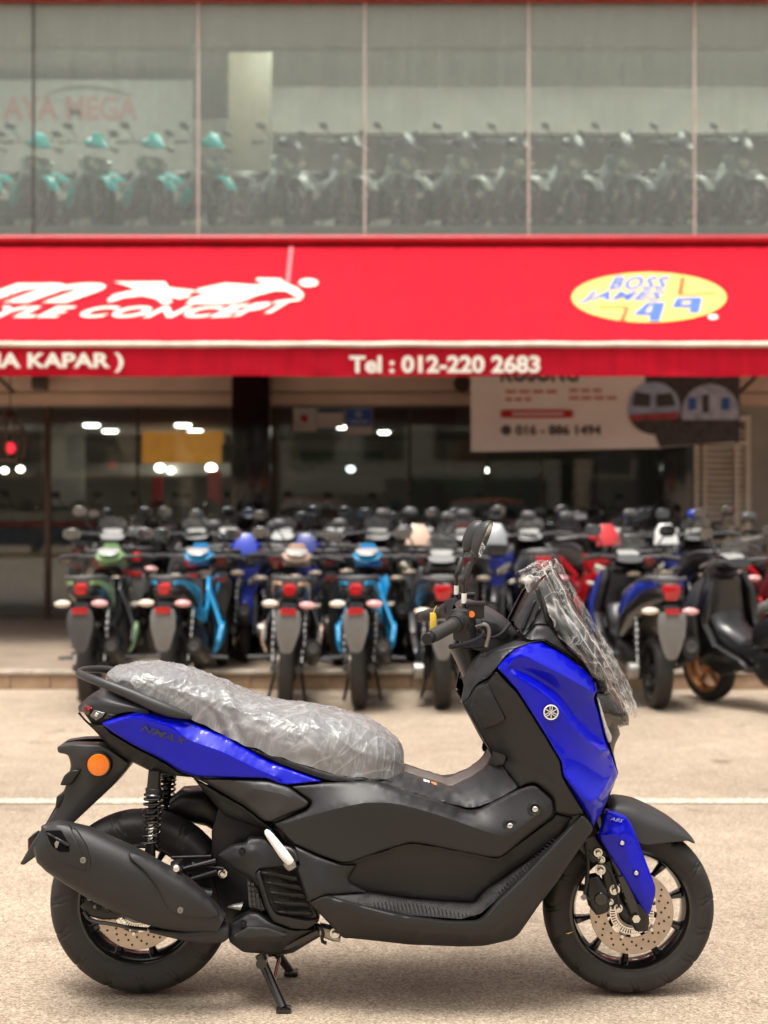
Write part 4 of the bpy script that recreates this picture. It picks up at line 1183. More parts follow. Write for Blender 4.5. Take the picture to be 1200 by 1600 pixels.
def ground_mat():
    m, nt, b, out = node_mat('asphalt_warm')
    tc = nt.nodes.new('ShaderNodeTexCoord')
    def nz(scale, detail, rough=.5):
        n = nt.nodes.new('ShaderNodeTexNoise'); n.inputs['Scale'].default_value = scale; n.inputs['Detail'].default_value = detail; n.inputs['Roughness'].default_value = rough
        nt.links.new(tc.outputs['Object'], n.inputs['Vector']); return n
    def ramp(src, stops):
        r = nt.nodes.new('ShaderNodeValToRGB')
        while len(r.color_ramp.elements) < len(stops): r.color_ramp.elements.new(.5)
        for e, (p, c) in zip(r.color_ramp.elements, stops): e.position = p; e.color = (*c, 1)
        nt.links.new(src, r.inputs['Fac']); return r
    def mult(a, bb, f=1.0):
        x = nt.nodes.new('ShaderNodeMix'); x.data_type = 'RGBA'; x.blend_type = 'MULTIPLY'; x.inputs[0].default_value = f
        nt.links.new(a, x.inputs[6]); nt.links.new(bb, x.inputs[7]); return x.outputs[2]
    vo = nt.nodes.new('ShaderNodeTexVoronoi'); vo.inputs['Scale'].default_value = 170
    nt.links.new(tc.outputs['Object'], vo.inputs['Vector'])
    sepc = nt.nodes.new('ShaderNodeSeparateColor'); nt.links.new(vo.outputs['Color'], sepc.inputs[0])
    grain = ramp(sepc.outputs[0], [(0.0, (.25, .198, .145)), (.35, (.38, .305, .228)), (.7, (.46, .372, .282)), (1.0, (.60, .495, .385))])
    big = ramp(nz(0.55, 6).outputs['Fac'], [(.3, (.78, .77, .77)), (.7, (1.1, 1.1, 1.1))])
    mid = ramp(nz(5, 5, .65).outputs['Fac'], [(.25, (.84, .83, .82)), (.7, (1.06, 1.06, 1.06))])
    fine = ramp(nz(420, 2).outputs['Fac'], [(.25, (.72, .72, .72)), (.75, (1.18, 1.18, 1.18))])
    st = ramp(nz(2.3, 3, .6).outputs['Fac'], [(.29, (.50, .48, .46)), (.37, (1, 1, 1))])
    c = mult(mult(mult(mult(grain.outputs[0], big.outputs[0]), mid.outputs[0]), fine.outputs[0]), st.outputs[0], .8)
    nt.links.new(c, b.inputs['Base Color'])
    b.inputs['Roughness'].default_value = .88
    b.inputs['Specular IOR Level'].default_value = .25
    bp = nt.nodes.new('ShaderNodeBump'); bp.inputs['Strength'].default_value = .55; bp.inputs['Distance'].default_value = .004
    nt.links.new(vo.outputs['Distance'], bp.inputs['Height']); nt.links.new(bp.outputs[0], b.inputs['Normal'])
ground_mat()
def line_mat():
    m, nt, b, out = node_mat('worn_line_paint')
    tc = nt.nodes.new('ShaderNodeTexCoord')
    n = nt.nodes.new('ShaderNodeTexNoise'); n.inputs['Scale'].default_value = 45; n.inputs['Detail'].default_value = 6
    nt.links.new(tc.outputs['Object'], n.inputs['Vector'])
    r = nt.nodes.new('ShaderNodeValToRGB')
    r.color_ramp.elements[0].position = .40; r.color_ramp.elements[0].color = (.36, .29, .22, 1)
    r.color_ramp.elements[1].position = .60; r.color_ramp.elements[1].color = (.62, .56, .48, 1)
    nt.links.new(n.outputs['Fac'], r.inputs['Fac']); nt.links.new(r.outputs[0], b.inputs['Base Color'])
    b.inputs['Roughness'].default_value = .8
line_mat()
mat('pavement_tile', (.30, .235, .18), .42, var=.2, vscale=3, bump=.15, bscale=60)
mat('kerb_tile', (.42, .29, .19), .55, var=.28, vscale=6, bump=.3, bscale=80)
mat('kerb_nosing', (.48, .42, .34), .5, var=.2, vscale=10)
mat('cream_wall', (.68, .50, .39), .6, var=.12, vscale=2)
mat('granite_black', (.010, .009, .009), .12, var=.5, vscale=60, coat=.3)
mat('brown_frame', (.10, .065, .045), .4, .3)
mat('cream_paint', (.78, .70, .54), .5, var=.1)
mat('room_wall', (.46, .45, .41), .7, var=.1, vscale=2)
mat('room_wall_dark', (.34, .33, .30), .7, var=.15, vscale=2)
mat('room_ceiling', (.42, .40, .37), .7, var=.08)
mat('room_floor', (.34, .32, .30), .3, var=.12)
mat('bulkhead_pink', (.86, .66, .58), .6, var=.08, vscale=2)
mat('silicone', (.50, .45, .40), .5)
mat('dark_joint', (.06, .055, .05), .6)
mat('shutter_pale', (.84, .79, .70), .5, var=.1)
mat('sign_board', (.19, .19, .175), .7, var=.1)
mat('column_cream', (.24, .23, .18), .6, var=.1)
mat('sign_red_dim', (.20, .10, .09), .6)
mat('awning_red', (.47, .002, .017), .6, spec=.15, var=.06, vscale=1.5, bump=.15, bscale=350)
mat('awning_red_trim', (.42, .004, .016), .4, var=.12, vscale=4)
mat('awning_dark', (.05, .006, .008), .7)
mat('cream_print', (.86, .80, .70), .55, var=.04)
mat('piping_cream', (.80, .68, .56), .6, var=.15, vscale=6)
mat('logo_yellow', (.80, .60, .15), .5, var=.05)
mat('logo_blue', (.07, .16, .60), .5)
mat('logo_orange', (.78, .13, .05), .5)
mat('banner_white', (.94, .82, .77), .6, var=.05, vscale=3)
mat('banner_text', (.10, .08, .08), .6)
mat('banner_red', (.55, .02, .03), .6)
mat('banner_orange', (.62, .20, .14), .6)
mat('photo_sky', (.36, .42, .58), .5, var=.25, vscale=6)
mat('photo_dark', (.05, .035, .04), .5, var=.6, vscale=18)
mat('photo_red', (.40, .05, .05), .5, var=.3, vscale=14)
mat('photo_house', (.42, .46, .58), .5, var=.3, vscale=12)
mat('poster_blue', (.03, .10, .42), .5)
mat('poster_white', (.62, .56, .52), .5)
mat('lamp_glow', (.9, .9, .88), .4, emit=(1.0, .95, .86), estr=8)
mat('lamp_cool', (.9, .9, .88), .4, emit=(.82, .95, 1.0), estr=2.4)
mat('added_tube_glow', (.9, .9, .88), .4, emit=(1.0, .96, .88), estr=22)
mat('sign_glow', (.8, .38, .06), .5, emit=(.95, .36, .05), estr=.16, var=.2, vscale=3)
mat('red_glow', (.5, .02, .03), .4, emit=(1, .03, .05), estr=.6)
mat('orange_body', (.72, .13, .03), .3, coat=.7)
mat('red_body', (.42, .02, .03), .3, coat=.7)
mat('car_glass', (.02, .022, .025), .08, coat=.5)
mat('blue_panel', (.03, .06, .16), .5, var=.4, vscale=6)
mat('green_dim', (.05, .10, .07), .6, var=.4, vscale=5)

def dust_veil_glass(name, tint, dust_veil, gloss, veilcol, streak):  # diffuse film: dust streaks, and on the upper glass a painted reflection veil
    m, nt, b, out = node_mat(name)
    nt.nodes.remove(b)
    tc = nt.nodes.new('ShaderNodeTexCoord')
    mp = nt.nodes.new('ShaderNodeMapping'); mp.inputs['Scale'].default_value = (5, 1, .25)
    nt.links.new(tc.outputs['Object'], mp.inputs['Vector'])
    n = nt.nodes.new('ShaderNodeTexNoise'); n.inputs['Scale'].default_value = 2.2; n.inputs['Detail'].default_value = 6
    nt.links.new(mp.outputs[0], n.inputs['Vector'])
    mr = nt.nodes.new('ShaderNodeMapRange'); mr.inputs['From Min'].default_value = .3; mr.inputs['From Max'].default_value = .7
    mr.inputs['To Min'].default_value = dust_veil * (1 - streak); mr.inputs['To Max'].default_value = dust_veil * (1 + streak)
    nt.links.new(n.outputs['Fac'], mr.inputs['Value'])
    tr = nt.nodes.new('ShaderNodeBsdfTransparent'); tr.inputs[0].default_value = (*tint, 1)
    df = nt.nodes.new('ShaderNodeBsdfDiffuse'); df.inputs[0].default_value = (*veilcol, 1)
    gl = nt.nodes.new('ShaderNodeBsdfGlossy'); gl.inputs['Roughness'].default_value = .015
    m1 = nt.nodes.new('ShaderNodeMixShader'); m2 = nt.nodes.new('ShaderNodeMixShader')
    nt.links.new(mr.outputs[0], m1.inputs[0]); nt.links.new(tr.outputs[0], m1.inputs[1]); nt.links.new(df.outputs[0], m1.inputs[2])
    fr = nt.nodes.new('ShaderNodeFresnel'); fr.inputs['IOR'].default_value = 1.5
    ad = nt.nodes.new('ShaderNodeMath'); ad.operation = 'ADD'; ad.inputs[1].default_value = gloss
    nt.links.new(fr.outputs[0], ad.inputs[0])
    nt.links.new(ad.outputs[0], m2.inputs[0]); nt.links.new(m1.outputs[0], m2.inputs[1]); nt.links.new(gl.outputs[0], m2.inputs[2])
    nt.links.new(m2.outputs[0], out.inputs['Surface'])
dust_veil_glass('upper_glass', (.90, .98, .94), .115, .02, (.54, .62, .56), .32)  # grey-green veil of reflected sky put into the diffuse film
dust_veil_glass('shop_glass', (.86, .90, .87), .014, .045, (.5, .46, .42), .5)

KERB_D, GLASS_U, GLASS_L, DECK = 10.66, 15.0, 15.9, .14

def build_setting():
    g = MB().add([(-120, -120, 0), (120, -120, 0), (120, 160, 0), (-120, 160, 0)], [(0, 1, 2, 3)]).build('ground', 'asphalt_warm', fix=False, smooth=False)
    tag(g, kind='structure')
    ln = MB().add([(-14, 2.535, .004), (14, 2.535, .004), (14, 2.65, .004), (-14, 2.65, .004)], [(0, 1, 2, 3)]).build('parking_line', 'worn_line_paint', fix=False, smooth=False)
    tag(ln, kind='structure')
    y0 = wy(KERB_D)
    pv = MB().box((0, (y0 + .06 + 24) / 2, DECK / 2 - .02), (16, (24 - y0 - .06) / 2, DECK / 2 + .02)).build('pavement', 'pavement_tile', smooth=False)
    tag(pv, kind='structure')
    tile = MB().box((0, 0, 0), (.148, .014, DECK / 2 - .016)).build('kerb_tile', 'kerb_tile', pv, bevel=.003)
    n = 0
    for i in range(-44, 45):
        o = tile if n == 0 else tile.copy()
        if n: col.objects.link(o)
        o.location = (i * .302 + .05, y0 + .046, DECK / 2 - .018)
        n += 1
    nos = MB().box((0, 0, 0), (.298, .045, .016)).build('kerb_nosing', 'kerb_nosing', pv, bevel=.005)
    for k, i in enumerate(range(-22, 23)):
        o = nos if k == 0 else nos.copy()
        if k: col.objects.link(o)
        o.location = (i * .602 + .05, y0 + .056, DECK - .012)

def build_shop():
    root = empty('shop_building', (0, wy(GLASS_L), 0))
    tag(root, 'two storey motorcycle shop with tall upstairs showroom glass and black granite columns', 'building')
    oy = wy(GLASS_L)
    def pt(mb, name, m, **k):
        mb.v = [(x, y - oy, z) for x, y, z in mb.v]
        return mb.build(name, m, root, **k)
    def bx(x0, x1, d0, d1, z0, z1):
        return MB().box(((x0 + x1) / 2, wy((d0 + d1) / 2), (z0 + z1) / 2), ((x1 - x0) / 2, (d1 - d0) / 2, (z1 - z0) / 2))
    XL, XR = -12.5, 12.5
    # ---- upper showroom
    zg0, zg1, zf = 4.26, 6.735, 4.38
    xs = [-12.46, -10.71, -8.96, -7.21, -5.46, -3.71, -1.963, -.203, 1.53, 3.285, 5.03, 6.78, 8.53, 10.28, 12.03]
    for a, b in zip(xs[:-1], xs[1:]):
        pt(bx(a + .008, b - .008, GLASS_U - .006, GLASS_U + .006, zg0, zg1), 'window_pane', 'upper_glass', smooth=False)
    for i, x in enumerate(xs):
        pt(bx(x - .0115, x + .0115, GLASS_U - .012, GLASS_U + .010, zg0, zg1), 'glass_joint', 'dark_joint' if i == 5 else 'silicone', smooth=False)
    pt(bx(XL, XR, GLASS_U + .05, 23.6, zf - .34, zf), 'upper_floor', 'room_floor', smooth=False)
    pt(bx(XL, XR, GLASS_U + .02, 23.6, 7.15, 7.3), 'upper_ceiling', 'room_ceiling', smooth=False)
    pt(bx(XL, XR, GLASS_U + .10, GLASS_U + .30, 6.30, 7.15), 'bulkhead', 'bulkhead_pink', smooth=False)
    pt(bx(XL, XR, 21.0, 21.2, zf, 7.15), 'upper_back_wall', 'room_wall', smooth=False)
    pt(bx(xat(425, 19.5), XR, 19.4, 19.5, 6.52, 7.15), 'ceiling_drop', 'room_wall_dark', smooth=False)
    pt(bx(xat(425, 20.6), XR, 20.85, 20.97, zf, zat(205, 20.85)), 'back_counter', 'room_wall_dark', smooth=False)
    pt(bx(XL, XL + .2, GLASS_U, 23.6, zf, 7.3), 'side_wall', 'room_wall', smooth=False)
    pt(bx(XR - .2, XR, GLASS_U, 23.6, zf, 7.3), 'side_wall', 'room_wall', smooth=False)
    xa, xb = xat(357, 16.6), xat(421, 16.6)
    pt(bx(xa, xb, 16.6, 17.0, zf, 7.15), 'inner_column', 'column_cream', bevel=.01)
    # wall sign with letters and a swoosh
    dS = 18.6
    pt(bx(xat(-160, dS), xat(302, dS), dS, dS + .08, zat(330, dS), zat(125, dS)), 'sign_wall', 'sign_board', smooth=False)
    def sm(u, v):
        return Q(4 + 212 * u, 188 - 38 * v, dS - .02)
    pt(text_fit('AYA MEGA', sm, offset=.03), 'wall_lettering', 'sign_red_dim', smooth=False)
    arc = MB()
    tp, bt = [], []
    for k in range(21):
        t = k / 20
        px = 66 + 152 * t
        c = 152 - 16 * math.sin(math.pi * t ** .8)
        w = 5.5 * math.sin(math.pi * t) ** .7
        tp.append(Q(px, c - w / 2, dS - .02)); bt.append(Q(px, c + w / 2, dS - .02))
    arc.add(tp + bt, [(k, k + 1, k + 22, k + 21) for k in range(20)])
    pt(arc, 'wall_swoosh', 'dark_joint', smooth=False)
    for lx in (-11.4, -8.8, -6.2, -3.6, -1.0, 1.6, 4.2, 6.8, 9.4):  # unseen tubes added behind the bulkhead to brighten the upstairs room
        for ld in (15.9, 17.2):
            pt(bx(lx - .6, lx + .6, ld - .07, ld + .07, 7.07, 7.148), 'added_tube', 'added_tube_glow', bevel=.01)
    # beams between storeys and above
    pt(bx(XL, XR, GLASS_U - .02, GLASS_L + .3, 3.75, zg0), 'floor_beam', 'cream_wall', smooth=False)
    pt(bx(XL, XR, GLASS_U - .14, GLASS_U + .02, zg1, 9.2), 'upper_fascia', 'awning_red_trim', bevel=.01)
    pt(bx(XL, XR, GLASS_U + .03, 23.6, 7.3, 9.2), 'roof_mass', 'cream_wall', smooth=False)
    # ---- ground floor
    zc = zat(636, GLASS_L)
    pt(bx(XL, XR, GLASS_L - .45, GLASS_L + .25, zc + .14, 3.75), 'shop_header', 'cream_wall', bevel=.01)
    pt(bx(XL, XR, GLASS_L - .30, GLASS_L + .20, zc, zc + .13), 'shutter_box', 'cream_wall', bevel=.01)
    for pa, pb in ((362, 421), (1038, 1082)):
        pt(bx(xat(pa, 15), xat(pb, 15), 15.0, 15.42, DECK, 3.75), 'column', 'granite_black', bevel=.008)
    gx = [XL, xat(-860, GLASS_L), xat(-620, GLASS_L), xat(-380, GLASS_L), xat(-140, GLASS_L), xat(75, GLASS_L), xat(215, GLASS_L), xat(362, GLASS_L), xat(428, GLASS_L), xat(640, GLASS_L), xat(845, GLASS_L), xat(1036, GLASS_L)]
    for a, b in zip(gx[:-1], gx[1:]):
        if abs(a - xat(362, GLASS_L)) < .01: continue
        pt(bx(a + .02, b - .02, GLASS_L - .006, GLASS_L + .006, DECK + .02, zc), 'shop_pane', 'shop_glass', smooth=False)
    for i, x in enumerate(gx[1:]):
        w = .035 if i in (1, 4, 7) else .012
        pt(bx(x - w, x + w, GLASS_L - .03, GLASS_L + .03, DECK, zc), 'frame_post', 'brown_frame', bevel=.004)
    pt(bx(XL, xat(1036, GLASS_L), GLASS_L - .02, GLASS_L + .02, DECK, DECK + .06), 'bottom_rail', 'brown_frame', smooth=False)
    # interior
    pt(bx(XL, XR, 23.4, 23.6, DECK, 3.75), 'rear_wall', 'room_wall', smooth=False)
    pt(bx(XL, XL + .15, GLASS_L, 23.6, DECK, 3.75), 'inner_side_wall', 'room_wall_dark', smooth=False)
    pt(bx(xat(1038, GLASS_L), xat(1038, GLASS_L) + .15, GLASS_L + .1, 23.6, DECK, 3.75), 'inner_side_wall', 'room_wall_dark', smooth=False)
    pt(bx(XL, XR, GLASS_L + .25, 23.6, 2.52, 2.6), 'lower_ceiling', 'room_wall', smooth=False)
    lamps = [(143, 665, 'lamp_glow', .105), (172, 674, 'lamp_glow', .105), (286, 665, 'lamp_glow', .105), (305, 674, 'lamp_glow', .105), (538, 668, 'lamp_glow', .10), (600, 676, 'lamp_glow', .08)]
    for px, py, m, r in lamps:
        d = (2.505 - CAM_H) * F_PX / (800 - py)
        x, y, z = Q(px, py, d)
        pt(MB().lathe((x, y, 2.508), [(0, -.018), (r * .85, -.018), (r, -.006), (r, .011)], 20, axis='Z'), 'ceiling_lamp', m)
    for px, py, d, m, r in ((250, 731, 21, 'lamp_glow', .07), (267, 735, 21.5, 'lamp_glow', .055), (330, 731, 21, 'lamp_glow', .075), (548, 733, 20, 'lamp_cool', .06), (757, 735, 20, 'lamp_glow', .055), (7, 735, 20, 'lamp_glow', .05), (32, 733, 20, 'lamp_glow', .05)):
        x, y, z = Q(px, py, d)
        pt(MB().ball((x, y, z), r, 14, 8, (1, 1, .75)), 'pendant_lamp', m)
        pt(MB().tube([(x, y, z + r * .7), (x, y, 2.53)], .006, 6), 'lamp_cord', 'dark_joint')
    pt(bx(XL + .2, xat(1030, GLASS_L), 17.4, 20.4, DECK, DECK + .25), 'display_plinth', 'blue_panel', bevel=.01)
    # lit yellow sign band, dark screen, partition
    x, y, z = Q(290, 697, 20)
    pt(bx(xat(222, 20), xat(348, 20), 20, 20.1, zat(724, 20), zat(674, 20)), 'lit_sign', 'sign_glow', smooth=False)
    pt(bx(xat(346, 19.9), xat(392, 19.9), 19.9, 20.0, zat(722, 19.9), zat(694, 19.9)), 'wall_screen', 'dark_joint', smooth=False)
    pt(bx(XL, xat(362, 21.6), 21.6, 21.7, zat(742, 21.6), zat(724, 21.6)), 'shelf_band', 'room_wall', smooth=False)
    for a, b, c, d_, m in ((0, 145, 800, 812, 'poster_white'), (0, 150, 814, 822, 'banner_red'), (0, 150, 824, 930, 'blue_panel')):
        pt(bx(xat(a - 60, 17.4), xat(b, 16.6), 16.5, 16.8, zat(d_, 17.4), zat(c, 17.4)), 'counter_panel', m, smooth=False)
    for a, b, c, d_, m, dd in ((325, 345, 735, 790, 'banner_red', 20.5), (238, 252, 745, 800, 'banner_red', 20.6), (440, 600, 745, 770, 'room_wall', 22), (640, 700, 740, 830, 'green_dim', 20), (440, 690, 790, 812, 'sign_red_dim', 20.5), (470, 600, 705, 728, 'green_dim', 22.4), (700, 1030, 725, 840, 'green_dim', 21), (700, 760, 690, 740, 'cream_paint', 19.5), (80, 130, 650, 790, 'room_wall', 21)):
        pt(bx(xat(a, dd), xat(b, dd), dd, dd + .15, zat(d_, dd), zat(c, dd)), 'display_panel', m, smooth=False)
    # louvred cream door on the right
    dd = 15.75
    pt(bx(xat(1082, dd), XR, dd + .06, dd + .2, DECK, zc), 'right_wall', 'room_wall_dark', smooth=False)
    door = MB()
    for a, b, c, d_ in ((1083, 1089, 655, 980), (1163, 1171, 655, 980), (1083, 1171, 650, 658), (1097, 1102, 665, 980), (1146, 1152, 665, 980), (1089, 1163, 690, 695), (1089, 1163, 823, 831)):
        door.add(*(lambda q: (q.v, q.f))(bx(xat(a, dd), xat(b, dd), dd - .05, dd + .02, zat(d_, dd), zat(c, dd))))
    pt(door, 'door_frame', 'shutter_pale', bevel=.004)
    for k in range(20):
        zz = zat(672 + k * 9.2, dd)
        if zz < .2: break
        pt(MB().box((xat(1124, dd), wy(dd), zz), (.290, .020, .016), ax=(Vector((1, 0, 0)), Vector((0, .8, .6)), Vector((0, -.6, .8)))), 'door_slat', 'shutter_pale', smooth=False)
    return root

# ---------------------------------------------------------------- awning
A_TOP, A_FRONT, A_SL = 15.0, 12.5, None
def awn(px, py, lift=.006):
    k = (800 - py) / F_PX
    d = 5.4205 / (.5508 - k)
    x, y, z = Q(px, py, d)
    return (x, y - lift * .48, z + lift * .87)
def val(px, py, lift=.008):
    x, y, z = Q(px, py, A_FRONT - lift)
    return (x, y, z)

def build_awning():
    oy = wy(13.7)
    root = empty('awning', (0, oy, 0))
    tag(root, 'long red cloth awning with white lettering and a yellow oval logo over the shop', 'awning')
    def pt(mb, name, m, parent=root, **k):
        mb.v = [(x, y - oy, z) for x, y, z in mb.v]
        return mb.build(name, m, parent, **k)
    X0, X1 = -12.0, 12.0
    # cloth with a slight sag between its arms
    nx, ny = 240, 24
    vs, fs = [], []
    for j in range(ny + 1):
        t = j / ny
        for i in range(nx + 1):
            x = X0 + (X1 - X0) * i / nx
            d = A_TOP + (A_FRONT - A_TOP) * t
            z = CAM_H + 2.844 + (1.467 - 2.844) * t
            sag = .018 * math.sin(math.pi * t) * (0.5 - .5 * math.cos(x * 2 * math.pi / 1.875)) + .004 * noise.noise(Vector((x * 2, t * 6, 3)))
            vs.append((x, wy(d), z - sag))
    for j in range(ny):
        for i in range(nx):
            a = j * (nx + 1) + i
            fs.append((a, a + 1, a + nx + 2, a + nx + 1))
    pt(MB().add(vs, fs), 'canopy', 'awning_red')
    zf, zb = zat(545, A_FRONT), zat(588, A_FRONT)
    vs, fs = [], []
    for j in range(9):
        t = j / 8
        for i in range(401):
            x = X0 + (X1 - X0) * i / 400
            y = wy(A_FRONT) + t * (.012 * noise.noise(Vector((x * 3.5, 1, t))) + .008 * noise.noise(Vector((x * 9, 4, t * 2))))
            vs.append((x, y, zf + .01 + (zb - zf - .01 + .010 * noise.noise(Vector((x * 1.2, 8, 2)))) * t))
    for j in range(8):
        for i in range(400):
            a = j * 401 + i
            fs.append((a, a + 1, a + 402, a + 401))
    pt(MB().add(vs, fs), 'valance', 'awning_red')
    pp, rr = [], []
    for i in range(241):
        x = X0 + (X1 - X0) * i / 240
        pp.append((x, wy(A_FRONT) - .006, zat(538.5, A_FRONT) + .006 * noise.noise(Vector((x * 2.5, 0, 0)))))
        rr.append(.026 + .005 * noise.noise(Vector((x * 6, 3, 0))))
    pt(MB().tube(pp, rr, 10), 'front_piping', 'piping_cream')
    pt(MB().tube([(X0, wy(A_FRONT) + .03, zat(540, A_FRONT) - .02), (X1, wy(A_FRONT) + .03, zat(540, A_FRONT) - .02)], .022, 10), 'front_bar', 'brown_frame')
    pt(MB().tube([(X0, wy(A_TOP) - .10, zat(374, 14.9)), (X1, wy(A_TOP) - .10, zat(374, 14.9))], .048, 14), 'top_roller', 'awning_red_trim')
    pt(MB().box((0, wy(A_TOP) - .04, zat(383, A_TOP)), (12.0, .04, .05)), 'top_channel', 'awning_dark', smooth=False)
    for x in (-11.5, -8.9, -6.6, -3.9, 3.75, 6.6, 9.0, 11.5):
        pt(MB().tube([(x, wy(A_FRONT) + .05, zat(540, A_FRONT) - .03), (x, wy(13.8), 2.78), (x, wy(A_TOP) - .05, 2.6)], .020, 8), 'arm', 'brown_frame')
    def txt(body, x0, x1, yb, yt, fn, m, **k):
        lean = k.pop('lean', 0)
        curve = k.pop('curve', None)
        def f(u, v):
            py = yb + (yt - yb) * v
            if curve: py += curve(u)
            return fn(x0 + (x1 - x0) * u + lean * v, py)
        pt(text_fit(body, f, **k), 'lettering', m, smooth=False)
    txt('om', -150, 166, 474, 443, awn, 'cream_print', offset=.035, shear=.75)
    txt('YLE CONCEPT', -12, 474, 497, 479, awn, 'cream_print', offset=.035, shear=.7, spacing=1.12, curve=lambda u: -13 * max(0, u - .72) ** 1.3 / .28 ** 1.3)
    def poly(pts, fn, name, m, lift):
        pt(MB().add([fn(a, b, lift) for a, b in pts], [tuple(range(len(pts)))]), name, m, smooth=False)
    poly([(178, 441), (258, 441), (264, 450), (309, 455), (292, 460), (300, 464), (280, 468), (262, 464), (270, 472), (262, 476), (252, 475), (245, 468), (222, 463), (195, 466), (172, 473), (167, 470), (178, 461), (200, 456), (214, 455), (200, 448)], awn, 'printed_emblem', 'cream_print', .006)
    poly([(310, 452), (352, 443), (398, 446), (414, 444), (400, 439), (402, 435), (438, 436), (448, 444), (466, 451), (475, 461), (472, 466), (462, 464), (448, 456), (430, 455), (400, 463), (378, 472), (360, 475), (290, 476), (298, 468), (322, 459), (306, 457)], awn, 'printed_emblem', 'cream_print', .006)
    def ell(cx, cy, rx, ry, fn, name, m, lift, n=48):
        poly([(cx + rx * math.cos(2 * math.pi * k / n), cy + ry * math.sin(2 * math.pi * k / n)) for k in range(n)], fn, name, m, lift)
    ell(482, 442.5, 15, 6.5, awn, 'printed_emblem', 'cream_print', .006)
    ell(1014, 465.5, 121, 39, awn, 'oval_logo', 'logo_yellow', .006)
    ell(1114, 496, 8, 4, awn, 'oval_logo', 'cream_print', .006, 16)
    for pts in ([(1063, 434), (1071, 436), (1066, 461), (1058, 461)], [(976, 481), (984, 481), (976, 503), (968, 502)], [(936, 480), (978, 479.5), (978, 482), (936, 482.5)], [(1058, 460.5), (1120, 458.5), (1120, 461), (1058, 462.5)]):
        poly(pts, awn, 'logo_bar', 'logo_orange', .010)
    txt('BOSS', 950, 1046, 454, 433, lambda a, b: awn(a, b, .010), 'logo_blue', offset=.035, shear=.45, spacing=1.15)
    txt('JAMES', 904, 1040, 475, 456, lambda a, b: awn(a, b, .010), 'logo_blue', offset=.035, shear=.45, spacing=1.1)
    for pts in ([(1020, 474), (1039, 474), (1030, 503), (1014, 503)], [(989, 494), (1010, 474.5), (1021, 474.5), (1006, 489), (1018, 489), (1016.5, 494)],
                [(1079.5, 466), (1097, 466), (1092, 490), (1077, 490)], [(1057, 467), (1066.5, 467), (1064, 482), (1050, 482)], [(1067, 467), (1079, 466), (1079, 471), (1066, 472)], [(1065, 477.5), (1078, 476.5), (1077, 482), (1064.5, 482)]):
        poly(pts, awn, 'printed_number', 'logo_blue', .012)
    txt('NA KAPAR )', -28, 193, 582, 551, lambda a, b: val(a, b, .03), 'cream_print', offset=.035)
    txt('Tel : 012-220 2683', 546, 844, 583, 555, lambda a, b: val(a, b, .03), 'cream_print', offset=.035)
    pt(MB().add([awn(452, 385, .004), awn(459, 385, .004), awn(452, 445, .004), awn(446, 445, .004)], [(0, 1, 2, 3)]), 'seam_patch', 'awning_patch', smooth=False)
    return root

